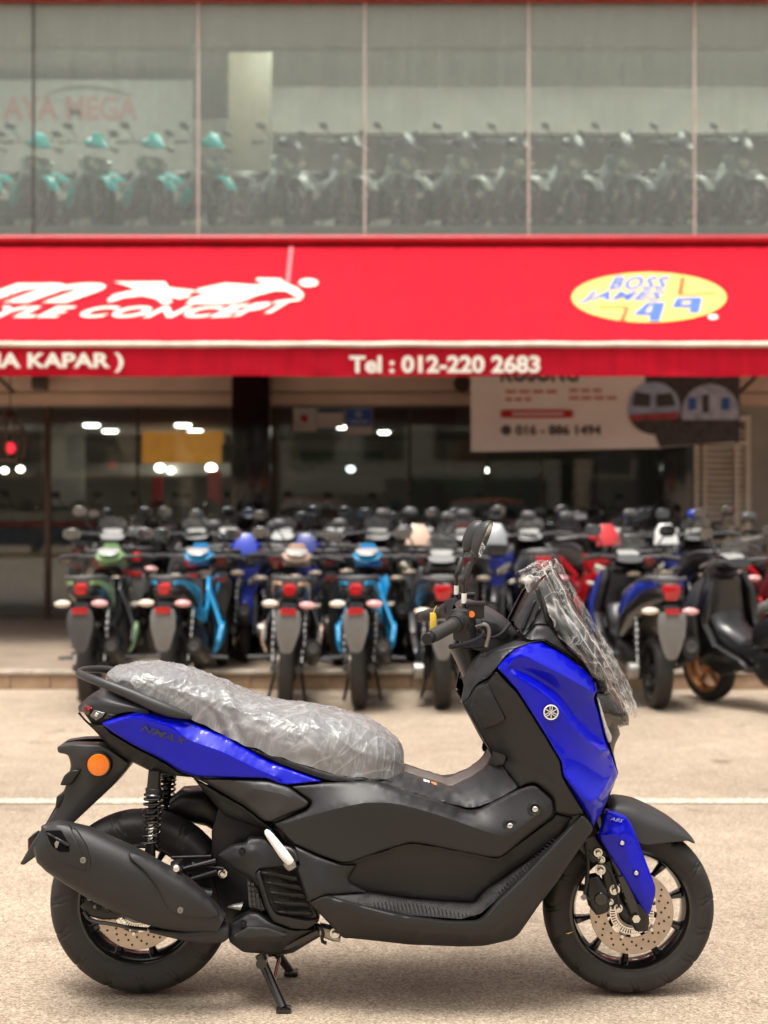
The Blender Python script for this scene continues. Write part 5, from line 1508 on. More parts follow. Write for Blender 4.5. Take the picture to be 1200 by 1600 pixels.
def build_banner():
    D = 14.4
    root = empty('banner', Q(890, 705, D))
    tag(root, 'pale printed banner with a phone number and round photos hanging under the awning', 'banner')
    o = Vector(root.location)
    def pt(mb, name, m, **k):
        mb.v = [(x - o.x, y - o.y, z - o.z) for x, y, z in mb.v]
        return mb.build(name, m, root, **k)
    def poly(pts, name, m, lift):
        n = len(pts)
        a = [Q(px, py, D - lift) for px, py in pts]
        b = [(x, y + .004, z) for x, y, z in a]
        pt(MB().add(a + b, [tuple(range(n)), tuple(reversed(range(n, 2 * n)))] + [(i, i + n, (i + 1) % n + n, (i + 1) % n) for i in range(n)]), name, m, smooth=False)
    poly([(735, 545), (1156, 545), (1156, 690), (1030, 700), (736, 706)], 'sheet', 'banner_white', 0)
    poly([(1005, 545), (1156, 545), (1156, 690), (1031, 699), (1012, 650)], 'dark_field', 'photo_dark', .008)
    def ell(cx, cy, r, name, m, lift, n=36, y0=None, y1=None):
        pts = []
        for k in range(n):
            a = 2 * math.pi * k / n
            yy = cy + r * math.sin(a)
            if y0 is not None: yy = max(yy, y0)
            if y1 is not None: yy = min(yy, y1)
            pts.append((cx + r * math.cos(a), yy))
        poly(pts, name, m, lift)
    ell(1022, 638, 41, 'round_photo', 'photo_sky', .014)
    ell(1022, 638, 41, 'photo_ground', 'photo_dark', .019, y0=652)
    poly([(985, 648), (1060, 644), (1060, 654), (985, 658)], 'photo_band', 'photo_red', .024)
    poly([(992, 612), (1016, 616), (1016, 636), (988, 634)], 'photo_window', 'dark_joint', .024)
    poly([(1026, 616), (1050, 614), (1056, 634), (1026, 636)], 'photo_window', 'dark_joint', .024)
    ell(1110, 645, 45, 'round_photo', 'photo_house', .014)
    ell(1110, 645, 45, 'photo_ground', 'photo_dark', .019, y0=656)
    poly([(1098, 618), (1107, 616), (1108, 645), (1098, 645)], 'photo_door', 'dark_joint', .024)
    for a in (1076, 1128):
        poly([(a, 622), (a + 12, 621), (a + 12, 640), (a, 641)], 'photo_window', 'poster_blue', .024)
    def txt(body, x0, x1, yb, yt, m, **k):
        def f(u, v): return Q(x0 + (x1 - x0) * u, yb + (yt - yb) * v, D - .012)
        pt(text_fit(body, f, **k), 'lettering', m, smooth=False)
    txt('KOSONG', 782, 904, 597, 568, 'banner_text', offset=.04)
    txt('016 - 886 1494', 806, 939, 680, 664, 'banner_text', offset=.03)
    ell(791, 672, 8, 'phone_icon', 'banner_text', .012, 20)
    for x0, x1, y in ((790, 875, 612), (790, 835, 624), (890, 945, 610), (890, 968, 622)):
        for k in range(3 if x1 - x0 < 60 else 4):
            n = 3 if x1 - x0 < 60 else 4
            a = x0 + (x1 - x0) * k / n; b = a + (x1 - x0) / n - 5
            poly([(a, y - 2.5), (b, y - 2.5), (b, y + 2.5), (a, y + 2.5)], 'small_print', 'banner_orange', .012)
    poly(round_p([(782, 640), (896, 640), (896, 653), (782, 653)], 6), 'red_tag', 'banner_red', .012)
    poly([(800, 645), (880, 645), (880, 648), (800, 648)], 'small_print', 'banner_white', .018)
    return root
def round_p(pts, c):
    return [(p[0], p[1]) for p in round_poly([(a, b, 0) for a, b in pts], c)]

def build_small_street():
    # posters stuck on the shop glass
    def poster(name, label, rects, D=15.86):
        x0 = min(r[0] for r in rects); x1 = max(r[1] for r in rects); y1 = max(r[3] for r in rects)
        root = empty(name, Q((x0 + x1) / 2, y1, D))
        tag(root, label, 'poster')
        o = Vector(root.location)
        for i, (a, b, c, d, m, nm) in enumerate(rects):
            p = [Q(a, c, D - .004 * i), Q(b, c, D - .004 * i), Q(b, d, D - .004 * i), Q(a, d, D - .004 * i)]
            p = [(x - o.x, y - o.y, z - o.z) for x, y, z in p]
            q = [(x, y + .003, z) for x, y, z in p]
            MB().add(p + q, [(0, 1, 2, 3), (7, 6, 5, 4), (0, 4, 5, 1), (1, 5, 6, 2), (2, 6, 7, 3), (3, 7, 4, 0)]).build(nm, m, root, smooth=False)
        return root, o
    r, o = poster('poster', 'white poster with a red round spot on the shop glass', [(458, 494, 637, 674, 'poster_white', 'sheet')])
    c = Vector(Q(475.5, 654, 15.85)) - o
    MB().lathe(c, [(0, 0), (.045, 0), (.045, .003)], 24).build('red_spot', 'banner_red', r)
    poster('poster', 'white poster with a dark blue heading on the shop glass', [(495, 537, 637, 668, 'poster_white', 'sheet'), (497, 536, 638, 645, 'blue_panel', 'heading')])
    r, o = poster('poster', 'blue poster with a pale foot strip on the shop glass', [(540, 582, 637, 679, 'poster_white', 'sheet'), (541, 581, 638, 666, 'poster_blue', 'print_field'), (546, 576, 657, 661, 'photo_sky', 'small_print')])
    c = Vector(Q(560, 647, 15.845)) - o
    MB().lathe(c, [(0, 0), (.040, 0), (.040, .003)], 20).build('print_spot', 'photo_sky', r)
    # red lantern hanging under the awning
    D = 13.4
    x, y, z = Q(16, 700, D)
    root = empty('lantern', (x, y, z))
    tag(root, 'dark caged lantern glowing red, hanging under the awning', 'lantern')
    MB().ball((0, 0, 0), .05, 16, 10, (1, 1, 1.1)).build('red_globe', 'red_glow', root)
    cg = MB()
    for k in range(8):
        a = 2 * math.pi * k / 8
        cg.tube([(.03 * math.cos(a), .03 * math.sin(a), .30), (.14 * math.cos(a), .14 * math.sin(a), .16), (.15 * math.cos(a), .15 * math.sin(a), -.02), (.10 * math.cos(a), .10 * math.sin(a), -.12)], .008, 6, smooth=1)
    cg.lathe((0, 0, -.12), [(.09, -.01), (.11, -.01), (.11, .01), (.09, .01)], 20, axis='Z', closed=True)
    cg.lathe((0, 0, .16), [(.13, -.008), (.15, -.008), (.15, .008), (.13, .008)], 20, axis='Z', closed=True)
    cg.build('cage', 'brown_frame', root)
    MB().lathe((0, 0, .30), [(0, .06), (.03, .06), (.05, .02), (.12, -.02), (.12, -.03), (0, -.03)], 16, axis='Z').build('cap', 'brown_frame', root)
    MB().tube([(0, 0, .34), (0, 0, 2.36 + 1.1 - z)], .006, 6).build('cord', 'dark_joint', root)
    # wall speaker box above the door
    x, y, z = Q(63, 597, 15.2)
    s = MB().box((0, 0, 0), (.075, .10, .085)).build('speaker_box', 'brown_frame', bevel=.01)
    s.location = (x, y, z)
    tag(s, 'small dark box fixed to the beige beam over the shop door', 'box')
    MB().box((0, -.102, 0), (.055, .004, .06)).build('front_grille', 'dark_joint', s, bevel=.002)
    x, y, z = Q(723, 597, 15.2)
    s = MB().lathe((0, 0, 0), [(0, -.02), (.07, -.02), (.075, -.03), (.085, -.03), (.09, 0), (.085, .03), (0, .03)], 28).build('wall_clock', 'brown_frame')
    s.location = (x, wy(15.42), z)
    tag(s, 'round dark wall clock on the beige beam beside the banner', 'clock')

def weather_awning():
    """faint run-off streaks and sun fade on the cloth"""
    nt = MATS['awning_red'].node_tree
    b = nt.nodes['Principled BSDF']
    src = b.inputs['Base Color'].links[0].from_socket
    tc = nt.nodes.new('ShaderNodeTexCoord')
    mp = nt.nodes.new('ShaderNodeMapping'); mp.inputs['Scale'].default_value = (7, .5, .5)
    nt.links.new(tc.outputs['Object'], mp.inputs['Vector'])
    n = nt.nodes.new('ShaderNodeTexNoise'); n.inputs['Scale'].default_value = 1.6; n.inputs['Detail'].default_value = 7
    nt.links.new(mp.outputs[0], n.inputs['Vector'])
    r = nt.nodes.new('ShaderNodeValToRGB')
    r.color_ramp.elements[0].position = .32; r.color_ramp.elements[0].color = (.82, .80, .80, 1)
    r.color_ramp.elements[1].position = .62; r.color_ramp.elements[1].color = (1.06, 1.06, 1.06, 1)
    nt.links.new(n.outputs['Fac'], r.inputs['Fac'])
    x = nt.nodes.new('ShaderNodeMix'); x.data_type = 'RGBA'; x.blend_type = 'MULTIPLY'; x.inputs[0].default_value = 1
    nt.links.new(src, x.inputs[6]); nt.links.new(r.outputs[0], x.inputs[7]); nt.links.new(x.outputs[2], b.inputs['Base Color'])
weather_awning()

# ================================================================ the other side of the street, seen in the shop glass
mat('leaf_dark', (.045, .075, .025), .6, var=.35, vscale=2)
mat('bark', (.09, .07, .05), .85, var=.3, vscale=8, bump=.5, bscale=40)
mat('house_cream', (.52, .45, .36), .7, var=.12, vscale=1)
mat('house_grey', (.36, .35, .33), .7, var=.12, vscale=1)
mat('roof_tile', (.20, .10, .07), .7, var=.2, vscale=3)
mat('yellow_kerb', (.62, .42, .06), .6, var=.2, vscale=4)

def build_opposite():
    for i, (x, w, h, m, lab) in enumerate(((-15, 7.2, 9.0, 'house_cream', 'cream shophouse across the street, with a tiled roof'), (0, 7.2, 10.0, 'house_grey', 'grey shophouse across the street, the tallest of the row'), (15, 7.2, 8.6, 'house_cream', 'low cream shophouse across the street'))):
        root = empty('shophouse', (x, -30, 0))
        tag(root, lab, 'building')
        MB().box((0, -4, h / 2), (w, 4, h / 2)).build('wall', m, root, smooth=False)
        MB().prism([(-8.4, h), (.5, h), (.5, h + .25), (-4, h + 2.2), (-8.4, h + .25)], -w - .2, w + .2, 'X').build('roof', 'roof_tile', root, smooth=False)
        for fl in range(2):
            for k in range(5):
                xx = -w + 1.5 + k * (2 * w - 3) / 4
                fr = MB().box((xx, .04, h * (.42 + .30 * fl)), (.8, .06, .75)).build('window', 'dark_joint', root, smooth=False)
                MB().box((xx, .08, h * (.42 + .30 * fl)), (.7, .04, .65)).build('pane', 'car_glass', fr, smooth=False)
        MB().box((0, .05, 1.4), (w - .6, .06, 1.3)).build('shop_front', 'dark_joint', root, smooth=False)
    rng = random.Random(3)
    for i, (x, y, h, lab) in enumerate(((-11, -17, 8.5, 'broad street tree across the road beside the cream shophouse'), (-4.5, -18, 7.5, 'smaller street tree across the road before the grey shophouse'), (3.2, -17.5, 9.0, 'tallest street tree across the road'), (10.5, -17, 8.0, 'leafy street tree across the road before the low shophouse'))):
        root = empty('street_tree', (x, y, 0))
        tag(root, lab, 'tree')
        tr = MB().tube([(0, 0, 0), (.1, .05, h * .25), (0, .1, h * .5), (.1, 0, h * .75)], [.2, .16, .12, .05], 10, smooth=1)
        for k in range(7):
            a = k * 2.4
            tr.tube([(0, .05, h * (.35 + .05 * k)), (math.cos(a) * 1.0, math.sin(a) * 1.0, h * (.5 + .05 * k)), (math.cos(a) * 2.0, math.sin(a) * 2.0, h * (.55 + .05 * k))], [.07, .05, .02], 6)
        tr.build('trunk', 'bark', root)
        cl = [(rng.gauss(0, 1.3), rng.gauss(0, 1.2), h * rng.uniform(.45, .95), rng.uniform(.6, 1.25)) for _ in range(26)]
        mb = MB()
        for cx, cy, cz, r in cl:
            for _ in range(90):
                d = Vector((rng.gauss(0, 1), rng.gauss(0, 1), rng.gauss(0, .8))).normalized() * r * rng.random() ** .4
                p = Vector((cx, cy, cz)) + d
                u = Vector((rng.gauss(0, 1), rng.gauss(0, 1), rng.gauss(0, 1))).normalized(); v = u.orthogonal().normalized()
                q = rng.uniform(.10, .2)
                mb.add([p - u * q, p + v * q * .5, p + u * q, p - v * q * .5], [(0, 1, 2, 3)])
        mb.build('crown', 'leaf_dark', root, fix=False, smooth=False)
    kb = MB().box((0, -14.5, .06), (30, .12, .075)).build('road_kerb', 'yellow_kerb', smooth=False)
    tag(kb, kind='structure')
    for x, m, rz, lab in ((3.4, 'orange_body', 0, 'orange hatchback parked across the street'), (-2.6, 'red_body', 180, 'dark red hatchback parked across the street')):
        root = empty('parked_car', (x, -11.5, 0), R(rz))
        tag(root, lab, 'car')
        MB().loft([((-2.0, 0, .62), (0, .72, 0), (0, 0, .28)), ((-1.9, 0, .68), (0, .82, 0), (0, 0, .40)), ((-.9, 0, .70), (0, .86, 0), (0, 0, .44)), ((.7, 0, .68), (0, .86, 0), (0, 0, .42)), ((1.75, 0, .60), (0, .82, 0), (0, 0, .32)), ((2.0, 0, .52), (0, .66, 0), (0, 0, .2))], 24, 4).build('body', m, root)
        MB().loft([((-1.75, 0, 1.0), (0, .70, 0), (0, 0, .06)), ((-1.5, 0, 1.26), (0, .66, 0), (0, 0, .30)), ((-.2, 0, 1.32), (0, .68, 0), (0, 0, .34)), ((.35, 0, 1.28), (0, .68, 0), (0, 0, .28)), ((1.1, 0, 1.0), (0, .72, 0), (0, 0, .06))], 24, 4).build('cabin', 'car_glass', root)
        MB().loft([((-1.5, 0, 1.575), (0, .58, 0), (0, 0, .02)), ((-.2, 0, 1.67), (0, .60, 0), (0, 0, .03)), ((.4, 0, 1.58), (0, .58, 0), (0, 0, .02))], 16, 4).build('roof', m, root)
        for wx in (-1.25, 1.3):
            for s in (-1, 1):
                w = MB().lathe((wx, s * .78, .31), [(0, -.10), (.2, -.10), (.31, -.09), (.31, .09), (.2, .10), (0, .10)], 24).build('wheel', 'tyre_rubber', root)
                MB().lathe((wx, s * .88, .31), [(0, -.01), (.17, -.01), (.19, .01), (0, .01)], 16).build('rim', 'cast_alloy', w)
        for s in (-1, 1):
            MB().ball((1.88, s * .6, .68), .13, 10, 6, (.6, 1, .6)).build('headlight', 'clear_lens', root)
            MB().ball((-1.93, s * .68, .85), .12, 10, 6, (.5, .8, 1.2)).build('tail_light', 'red_lens', root)
# ================================================================ parked motorcycles
mat('mirror_dark', (.16, .17, .18), .1, 1.0)
mat('c_navy', (.012, .025, .20), .28, coat=.5)
mat('bike_black', (.012, .012, .013), .32, coat=.3, var=.2)
mat('bike_body', (.012, .012, .013), .30, coat=.5, var=.15)
mat('bike_accent', (.30, .30, .30), .3, coat=.5)
mat('bike_grey', (.075, .075, .078), .5, var=.2)
mat('guard_grey', (.17, .165, .16), .45, var=.15)
mat('film_white', (.33, .33, .32), .22, coat=.3, var=.3, vscale=22)
mat('signal_white', (.80, .70, .58), .2, coat=.6)
mat('signal_pink', (.80, .42, .42), .2, coat=.6)
mat('signal_dim', (.28, .22, .16), .2, coat=.6)
mat('rim_black', (.02, .02, .02), .3)
mat('rim_gold', (.40, .19, .08), .32, .7)
mat('c_cyan', (.02, .34, .68), .3, coat=.5)
mat('c_teal', (.0, .66, .68), .35, coat=.4)
mat('c_green', (.24, .42, .18), .35, coat=.4)
mat('c_bronze', (.66, .46, .34), .35, coat=.4)
mat('c_blue', (.012, .04, .42), .25, coat=.6)
mat('c_red', (.55, .012, .02), .25, coat=.6)
mat('c_white', (.66, .66, .64), .3, coat=.5)
mat('c_silver', (.30, .31, .32), .3, .4, coat=.4)
mat('c_darkred', (.22, .02, .025), .3, coat=.5)
mat('c_gunmetal', (.05, .052, .056), .3, coat=.5)
mat('headlamp_clear', (.72, .66, .52), .12, .3, coat=1.0, var=.3, vscale=40)

def build_underbone():
    """small step-through motorcycle, forward = +X"""
    root = empty('motorcycle', (0, 0, 0))
    def pt(mb, name, m, parent=root, **k): return mb.build(name, m, parent, **k)
    RX, FX, WR = -.62, .62, .285
    for nm, x, w in (('rear_wheel', RX, .048), ('front_wheel', FX, .036)):
        t = MB().lathe((x, 0, WR), [(WR - .062, -w * .8), (WR - .03, -w), (WR - .008, -w * .7), (WR, 0), (WR - .008, w * .7), (WR - .03, w), (WR - .062, w * .8)], 40)
        tw = pt(t, nm, 'tyre_rubber')
        pt(MB().lathe((x, 0, WR), [(WR - .060, -w * .85), (WR - .075, -w * .8), (WR - .085, 0), (WR - .075, w * .8), (WR - .060, w * .85)], 40), 'rim', 'rim_black', tw)
        sp = MB()
        for k in range(5):
            a = 2 * math.pi * k / 5 + .3
            e = Vector((math.cos(a), 0, math.sin(a))); q = Vector((-math.sin(a), 0, math.cos(a)))
            c = Vector((x, 0, WR))
            sp.loft([(c + e * .03, q * .02, (0, .02, 0)), (c + e * (WR - .075), q * .012, (0, .016, 0))], 8, 3)
        sp.lathe((x, 0, WR), [(0, -.05), (.045, -.045), (.045, .045), (0, .05)], 20)
        pt(sp, 'spokes', 'rim_black', tw)
        pt(MB().lathe((x, -.055 if x > 0 else .06, WR), [(.06, -.002), (.115, -.002), (.115, .002), (.06, .002)], 32, closed=True), 'brake_disc', 'disc_steel', tw)
    # tail and mudguard
    pt(MB().loft([((-.98, 0, .80), (0, .055, 0), (0, 0, .035)), ((-.94, 0, .815), (0, .085, 0), (0, 0, .055)), ((-.82, 0, .82), (0, .11, 0), (0, 0, .075)), ((-.60, 0, .78), (0, .12, 0), (0, 0, .085)), ((-.30, 0, .70), (0, .115, 0), (0, 0, .09)), ((-.08, 0, .62), (0, .09, 0), (0, 0, .08))], 20, 2.6), 'tail_body', 'bike_black')
    for s in (-1, 1):
        pt(MB().loft([((-.95, s * .062, .868), (0, .012, 0), (0, 0, .012)), ((-.86, s * .095, .872), (.0, .022, 0), (0, 0, .018)), ((-.62, s * .115, .83), (0, .018, 0), (0, 0, .04)), ((-.30, s * .115, .745), (0, .014, 0), (0, 0, .05)), ((-.05, s * .09, .66), (0, .01, 0), (0, 0, .02))], 12, 2.6), 'tail_panel', 'bike_accent')
    pt(MB().loft([((-1.005, 0, .825), (0, .036, 0), (0, 0, .030)), ((-.985, 0, .83), (0, .044, 0), (0, 0, .038)), ((-.93, 0, .835), (0, .046, 0), (0, 0, .038))], 16, 3), 'tail_light', 'red_lens')
    pt(MB().loft([((-.90, 0, .895), (0, .10, 0), (0, 0, .018)), ((-.75, 0, .885), (0, .12, 0), (0, 0, .03)), ((-.45, 0, .83), (0, .115, 0), (0, 0, .045)), ((-.25, 0, .775), (0, .11, 0), (0, 0, .05)), ((-.02, 0, .74), (0, .085, 0), (0, 0, .035))], 18, 2.6), 'seat', 'seat_film')
    pt(MB().tube([(-.55, -.125, .86), (-.80, -.13, .905), (-.93, -.09, .905), (-.96, 0, .90), (-.93, .09, .905), (-.80, .13, .905), (-.55, .125, .86)], .013, 10, smooth=2), 'grab_rail', 'bike_grey')
    pt(MB().prism([(-.070, .70), (.070, .70), (.086, .65), (.082, .57), (.055, .48), (.040, .435), (.022, .42), (-.022, .42), (-.040, .435), (-.055, .48), (-.082, .57), (-.086, .65)], -1.02, -1.005, 'X'), 'rear_mudguard', 'guard_grey', bevel=.004)
    pt(MB().loft([((-.86, 0, .74), (0, .06, 0), (0, 0, .02)), ((-.98, 0, .72), (0, .055, 0), (0, 0, .03)), ((-1.00, 0, .60), (.01, .0, 0), (0, .05, 0))], 10, 3), 'mudguard_bracket', 'bike_black')
    pt(MB().box((-1.026, 0, .690), (.008, .050, .022)), 'rear_reflector', 'red_lens', bevel=.003)
    for s, m in ((1, 'signal_white'), (-1, 'signal_pink')):
        pt(MB().loft([((-.965, s * .07, .735), (.018, 0, 0), (0, 0, .012)), ((-.97, s * .10, .735), (.03, 0, 0), (0, 0, .024)), ((-.97, s * .14, .735), (.032, 0, 0), (0, 0, .024)), ((-.962, s * .172, .733), (.018, 0, 0), (0, 0, .012))], 12, 2.4), 'turn_signal', m)
    # engine, swing arm, muffler
    pt(MB().loft([((-.25, 0, .36), (0, .11, 0), (0, 0, .10)), ((-.12, 0, .37), (0, .14, 0), (0, 0, .13)), ((.06, 0, .38), (0, .13, 0), (0, 0, .13)), ((.14, 0, .40), (0, .09, 0), (0, 0, .09))], 16, 3.2), 'engine', 'dark_metal')
    cy = MB()
    for k in range(7):
        cy.box((.14 + k * .022, 0, .44 + k * .014), (.006, .07 - .002 * k, .065))
    cy.box((.21, 0, .485), (.08, .05, .05))
    pt(cy, 'cylinder_fins', 'cast_alloy', smooth=False)
    for s in (-1, 1):
        pt(MB().tube([(-.18, s * .095, .36), (-.62, s * .085, .285), (-.68, s * .085, .28)], [.022, .02, .026], 10), 'swing_arm', 'bike_grey')
        pt(MB().tube([(-.60, s * .10, .32), (-.50, s * .11, .66)], .011, 8), 'shock_rod', 'chrome')
        hp = [Vector((-.60, s * .10, .36)).lerp(Vector((-.51, s * .108, .63)), k / 84) + Vector((math.cos(k * .45) * .026, math.sin(k * .45) * .026, 0)) for k in range(85)]
        pt(MB().tube(hp, .006, 5), 'shock_spring', 'bike_black')
        pt(MB().loft([((-.10, s * .13, .30), (.02, 0, 0), (0, 0, .012)), ((-.10, s * .20, .295), (.022, 0, 0), (0, 0, .014)), ((-.10, s * .30, .29), (.02, 0, 0), (0, 0, .012))], 8, 3), 'foot_peg', 'bike_grey')
    pt(MB().loft([((.02, -.15, .27), (0, .02, 0), (0, 0, .02)), ((-.30, -.16, .30), (0, .03, 0), (0, 0, .035)), ((-.42, -.165, .34), (0, .05, 0), (0, 0, .062)), ((-.75, -.17, .425), (0, .055, 0), (0, 0, .070)), ((-.80, -.17, .438), (0, .050, 0), (0, 0, .062))], 18, 2.3), 'muffler', 'muffler_black')
    pt(MB().lathe((-.802, -.17, .440), [(0, -.004), (.018, -.004), (.022, -.008), (.034, -.008), (.036, .004)], 18, axis='X'), 'muffler_tip', 'bike_grey')
    pt(MB().tube([(.18, -.03, .42), (.24, -.08, .34), (.16, -.14, .26), (.0, -.15, .27)], .016, 8, smooth=1), 'exhaust_pipe', 'dark_metal')
    # leg shields
    for s in (-1, 1):
        o = [(.36, .86), (.46, .74), (.48, .58), (.40, .42), (.26, .33), (.10, .30), (.10, .40), (.20, .50), (.24, .62), (.24, .76)]
        mb = MB()
        n = len(o)
        def yy(x, z): return s * (.09 + .12 * max(0, min(1, (.80 - z) / .3)) - .04 * max(0, (.40 - z) / .1))
        A = [(x, yy(x, z), z) for x, z in o]; B = [(x - .01, yy(x, z) - s * .02, z) for x, z in o]
        mb.add(A + B, [tuple(range(n)), tuple(reversed(range(n, 2 * n)))] + [(i, i + n, (i + 1) % n + n, (i + 1) % n) for i in range(n)])
        pt(mb, 'leg_shield', 'bike_body', bevel=.004)
        o2 = [(.20, .50), (.30, .52), (.38, .44), (.26, .335), (.10, .31), (.12, .38)]
        mb = MB(); n = len(o2)
        A = [(x - .004, yy(x, z) + s * .014, z) for x, z in o2]; B = [(x - .01, yy(x, z) - s * .004, z) for x, z in o2]
        mb.add(A + B, [tuple(range(n)), tuple(reversed(range(n, 2 * n)))] + [(i, i + n, (i + 1) % n + n, (i + 1) % n) for i in range(n)])
        pt(mb, 'side_panel', 'bike_accent', bevel=.003)
        pt(MB().loft([((-.22, s * .10, .62), (0, .012, 0), (0, 0, .05)), ((0, s * .115, .58), (0, .014, 0), (0, 0, .05)), ((.2, s * .10, .62), (0, .012, 0), (0, 0, .035)), ((.32, s * .08, .72), (0, .01, 0), (0, 0, .02))], 10, 3), 'frame_cover', 'bike_body')
    pt(MB().loft([((-.10, 0, .60), (0, .07, 0), (0, 0, .06)), ((.12, 0, .56), (0, .06, 0), (0, 0, .05)), ((.30, 0, .66), (0, .07, 0), (0, 0, .05)), ((.38, 0, .84), (.04, 0, 0), (0, .07, 0))], 14, 2.6), 'centre_tube', 'bike_black')
    # front end
    fc = [(-.155, .87), (-.06, .83), (.06, .83), (.155, .87), (.17, .80), (.13, .66), (.05, .53), (-.05, .53), (-.13, .66), (-.17, .80)]
    n = len(fc)
    A = [(.44 - .10 * abs(y) / .17, y, z) for y, z in fc]
    B = [(.56 + .035 - .16 * (abs(y) / .17) ** 1.3 + .05 * (.70 - z), y * .82, .70 + (z - .70) * .86) for y, z in fc]
    pt(MB().add(A + B, [tuple(reversed(range(n))), tuple(range(n, 2 * n))] + [(i, (i + 1) % n, (i + 1) % n + n, i + n) for i in range(n)]), 'front_cowl', 'bike_body', bevel=.006)
    fy = [(-.105, .93), (.105, .93), (.085, 1.03), (.05, 1.10), (-.05, 1.10), (-.085, 1.03)]
    n = len(fy)
    A = [(.56 - .45 * (z - .93) - .5 * abs(y) ** 1.5, y, z) for y, z in fy]; B = [(x - .015, y * .94, z - .004) for x, y, z in A]
    pt(MB().add(A + B, [tuple(range(n)), tuple(reversed(range(n, 2 * n)))] + [(i, i + n, (i + 1) % n + n, (i + 1) % n) for i in range(n)]), 'fly_screen', 'bike_accent', bevel=.003)
    for s in (-1, 1):
        pt(MB().loft([((.575, s * .03, .70), (0, .014, .0), (.012, 0, .02)), ((.570, s * .075, .725), (0, .02, .01), (.014, 0, .034)), ((.545, s * .125, .76), (0, .012, .01), (.012, 0, .024))], 12, 2.6), 'head_lamp', 'headlamp_clear')
        pt(MB().loft([((.53, s * .125, .62), (.02, 0, 0), (0, 0, .014)), ((.535, s * .155, .63), (.03, 0, 0), (0, 0, .022)), ((.525, s * .195, .64), (.014, 0, 0), (0, 0, .01))], 10, 2.4), 'front_signal', 'signal_white')
        pt(MB().tube([(.42, s * .072, .80), (.60, s * .072, .32), (.62, s * .072, .285)], [.018, .02, .022], 12), 'fork_leg', 'bike_grey')
    f = MB()
    vs, fs = [], []
    for i in range(17):
        a = R(20 + 120 * i / 16)
        for k in range(9):
            t = -1 + 2 * k / 8
            r = WR + .035 - .035 * t * t
            vs.append((FX + r * math.cos(a), .068 * t * (1.0 if abs(t) < .9 else 1.0), WR + r * math.sin(a)))
    for i in range(16):
        for k in range(8):
            fs.append((i * 9 + k, i * 9 + k + 1, (i + 1) * 9 + k + 1, (i + 1) * 9 + k))
    pt(f.add(vs, fs), 'front_fender', 'fender_paint')
    pt(MB().loft([((.50, 0, .97), (0, .035, 0), (.01, 0, .02)), ((.46, 0, .985), (0, .10, 0), (.02, 0, .045)), ((.40, 0, 1.0), (0, .13, 0), (.03, 0, .05)), ((.33, 0, 1.0), (0, .09, 0), (.02, 0, .035))], 18, 1.7), 'bar_cowl', 'bike_accent')
    pt(MB().loft([((.36, 0, 1.045), (0, .07, 0), (.03, 0, .012)), ((.335, 0, 1.05), (0, .085, 0), (.03, 0, .018)), ((.30, 0, 1.035), (0, .06, 0), (.02, 0, .02))], 14, 2.6), 'meter_film', 'film_white')
    pt(MB().tube([(.24, -.35, 1.0), (.32, -.22, 1.01), (.37, -.10, 1.0), (.37, .10, 1.0), (.32, .22, 1.01), (.24, .35, 1.0)], .012, 10, smooth=1), 'handlebar', 'bike_grey')
    for s in (-1, 1):
        pt(MB().tube([(.245, s * .345, 1.0), (.31, s * .235, 1.01)], .020, 12), 'grip', 'grip_rubber')
        pt(MB().tube([(.34, s * .20, 1.0), (.36, s * .26, 1.0), (.31, s * .36, .99)], .008, 8, smooth=1), 'brake_lever', 'cast_alloy')
        st = pt(MB().tube([(.34, s * .17, 1.01), (.33, s * .20, 1.08), (.31, s * .25, 1.15)], .007, 8, smooth=1), 'mirror_stem', 'bike_black')
        fw = Vector((-1, 0, -.16)).normalized(); up = Vector((-.16, 0, 1)).normalized(); sd_ = fw.cross(up)
        c = Vector((.31, s * .27, 1.175))
        hg = pt(MB().loft([(c - fw * .022, up * .02, sd_ * .03), (c - fw * .012, up * .036, sd_ * .055), (c, up * .042, sd_ * .065)], 16, 2.6), 'mirror_housing', 'mirror_film', st)
        pt(MB().loft([(c + fw * .001, up * .038, sd_ * .06), (c + fw * .002, up * .037, sd_ * .059)], 16, 2.6), 'mirror_glass', 'mirror_dark', hg)
    # stand
    for s in (-1, 1):
        pt(MB().tube([(-.24, s * .08, .28), (-.30, s * .13, .012)], .012, 8), 'stand_leg', 'bike_black')
    return root

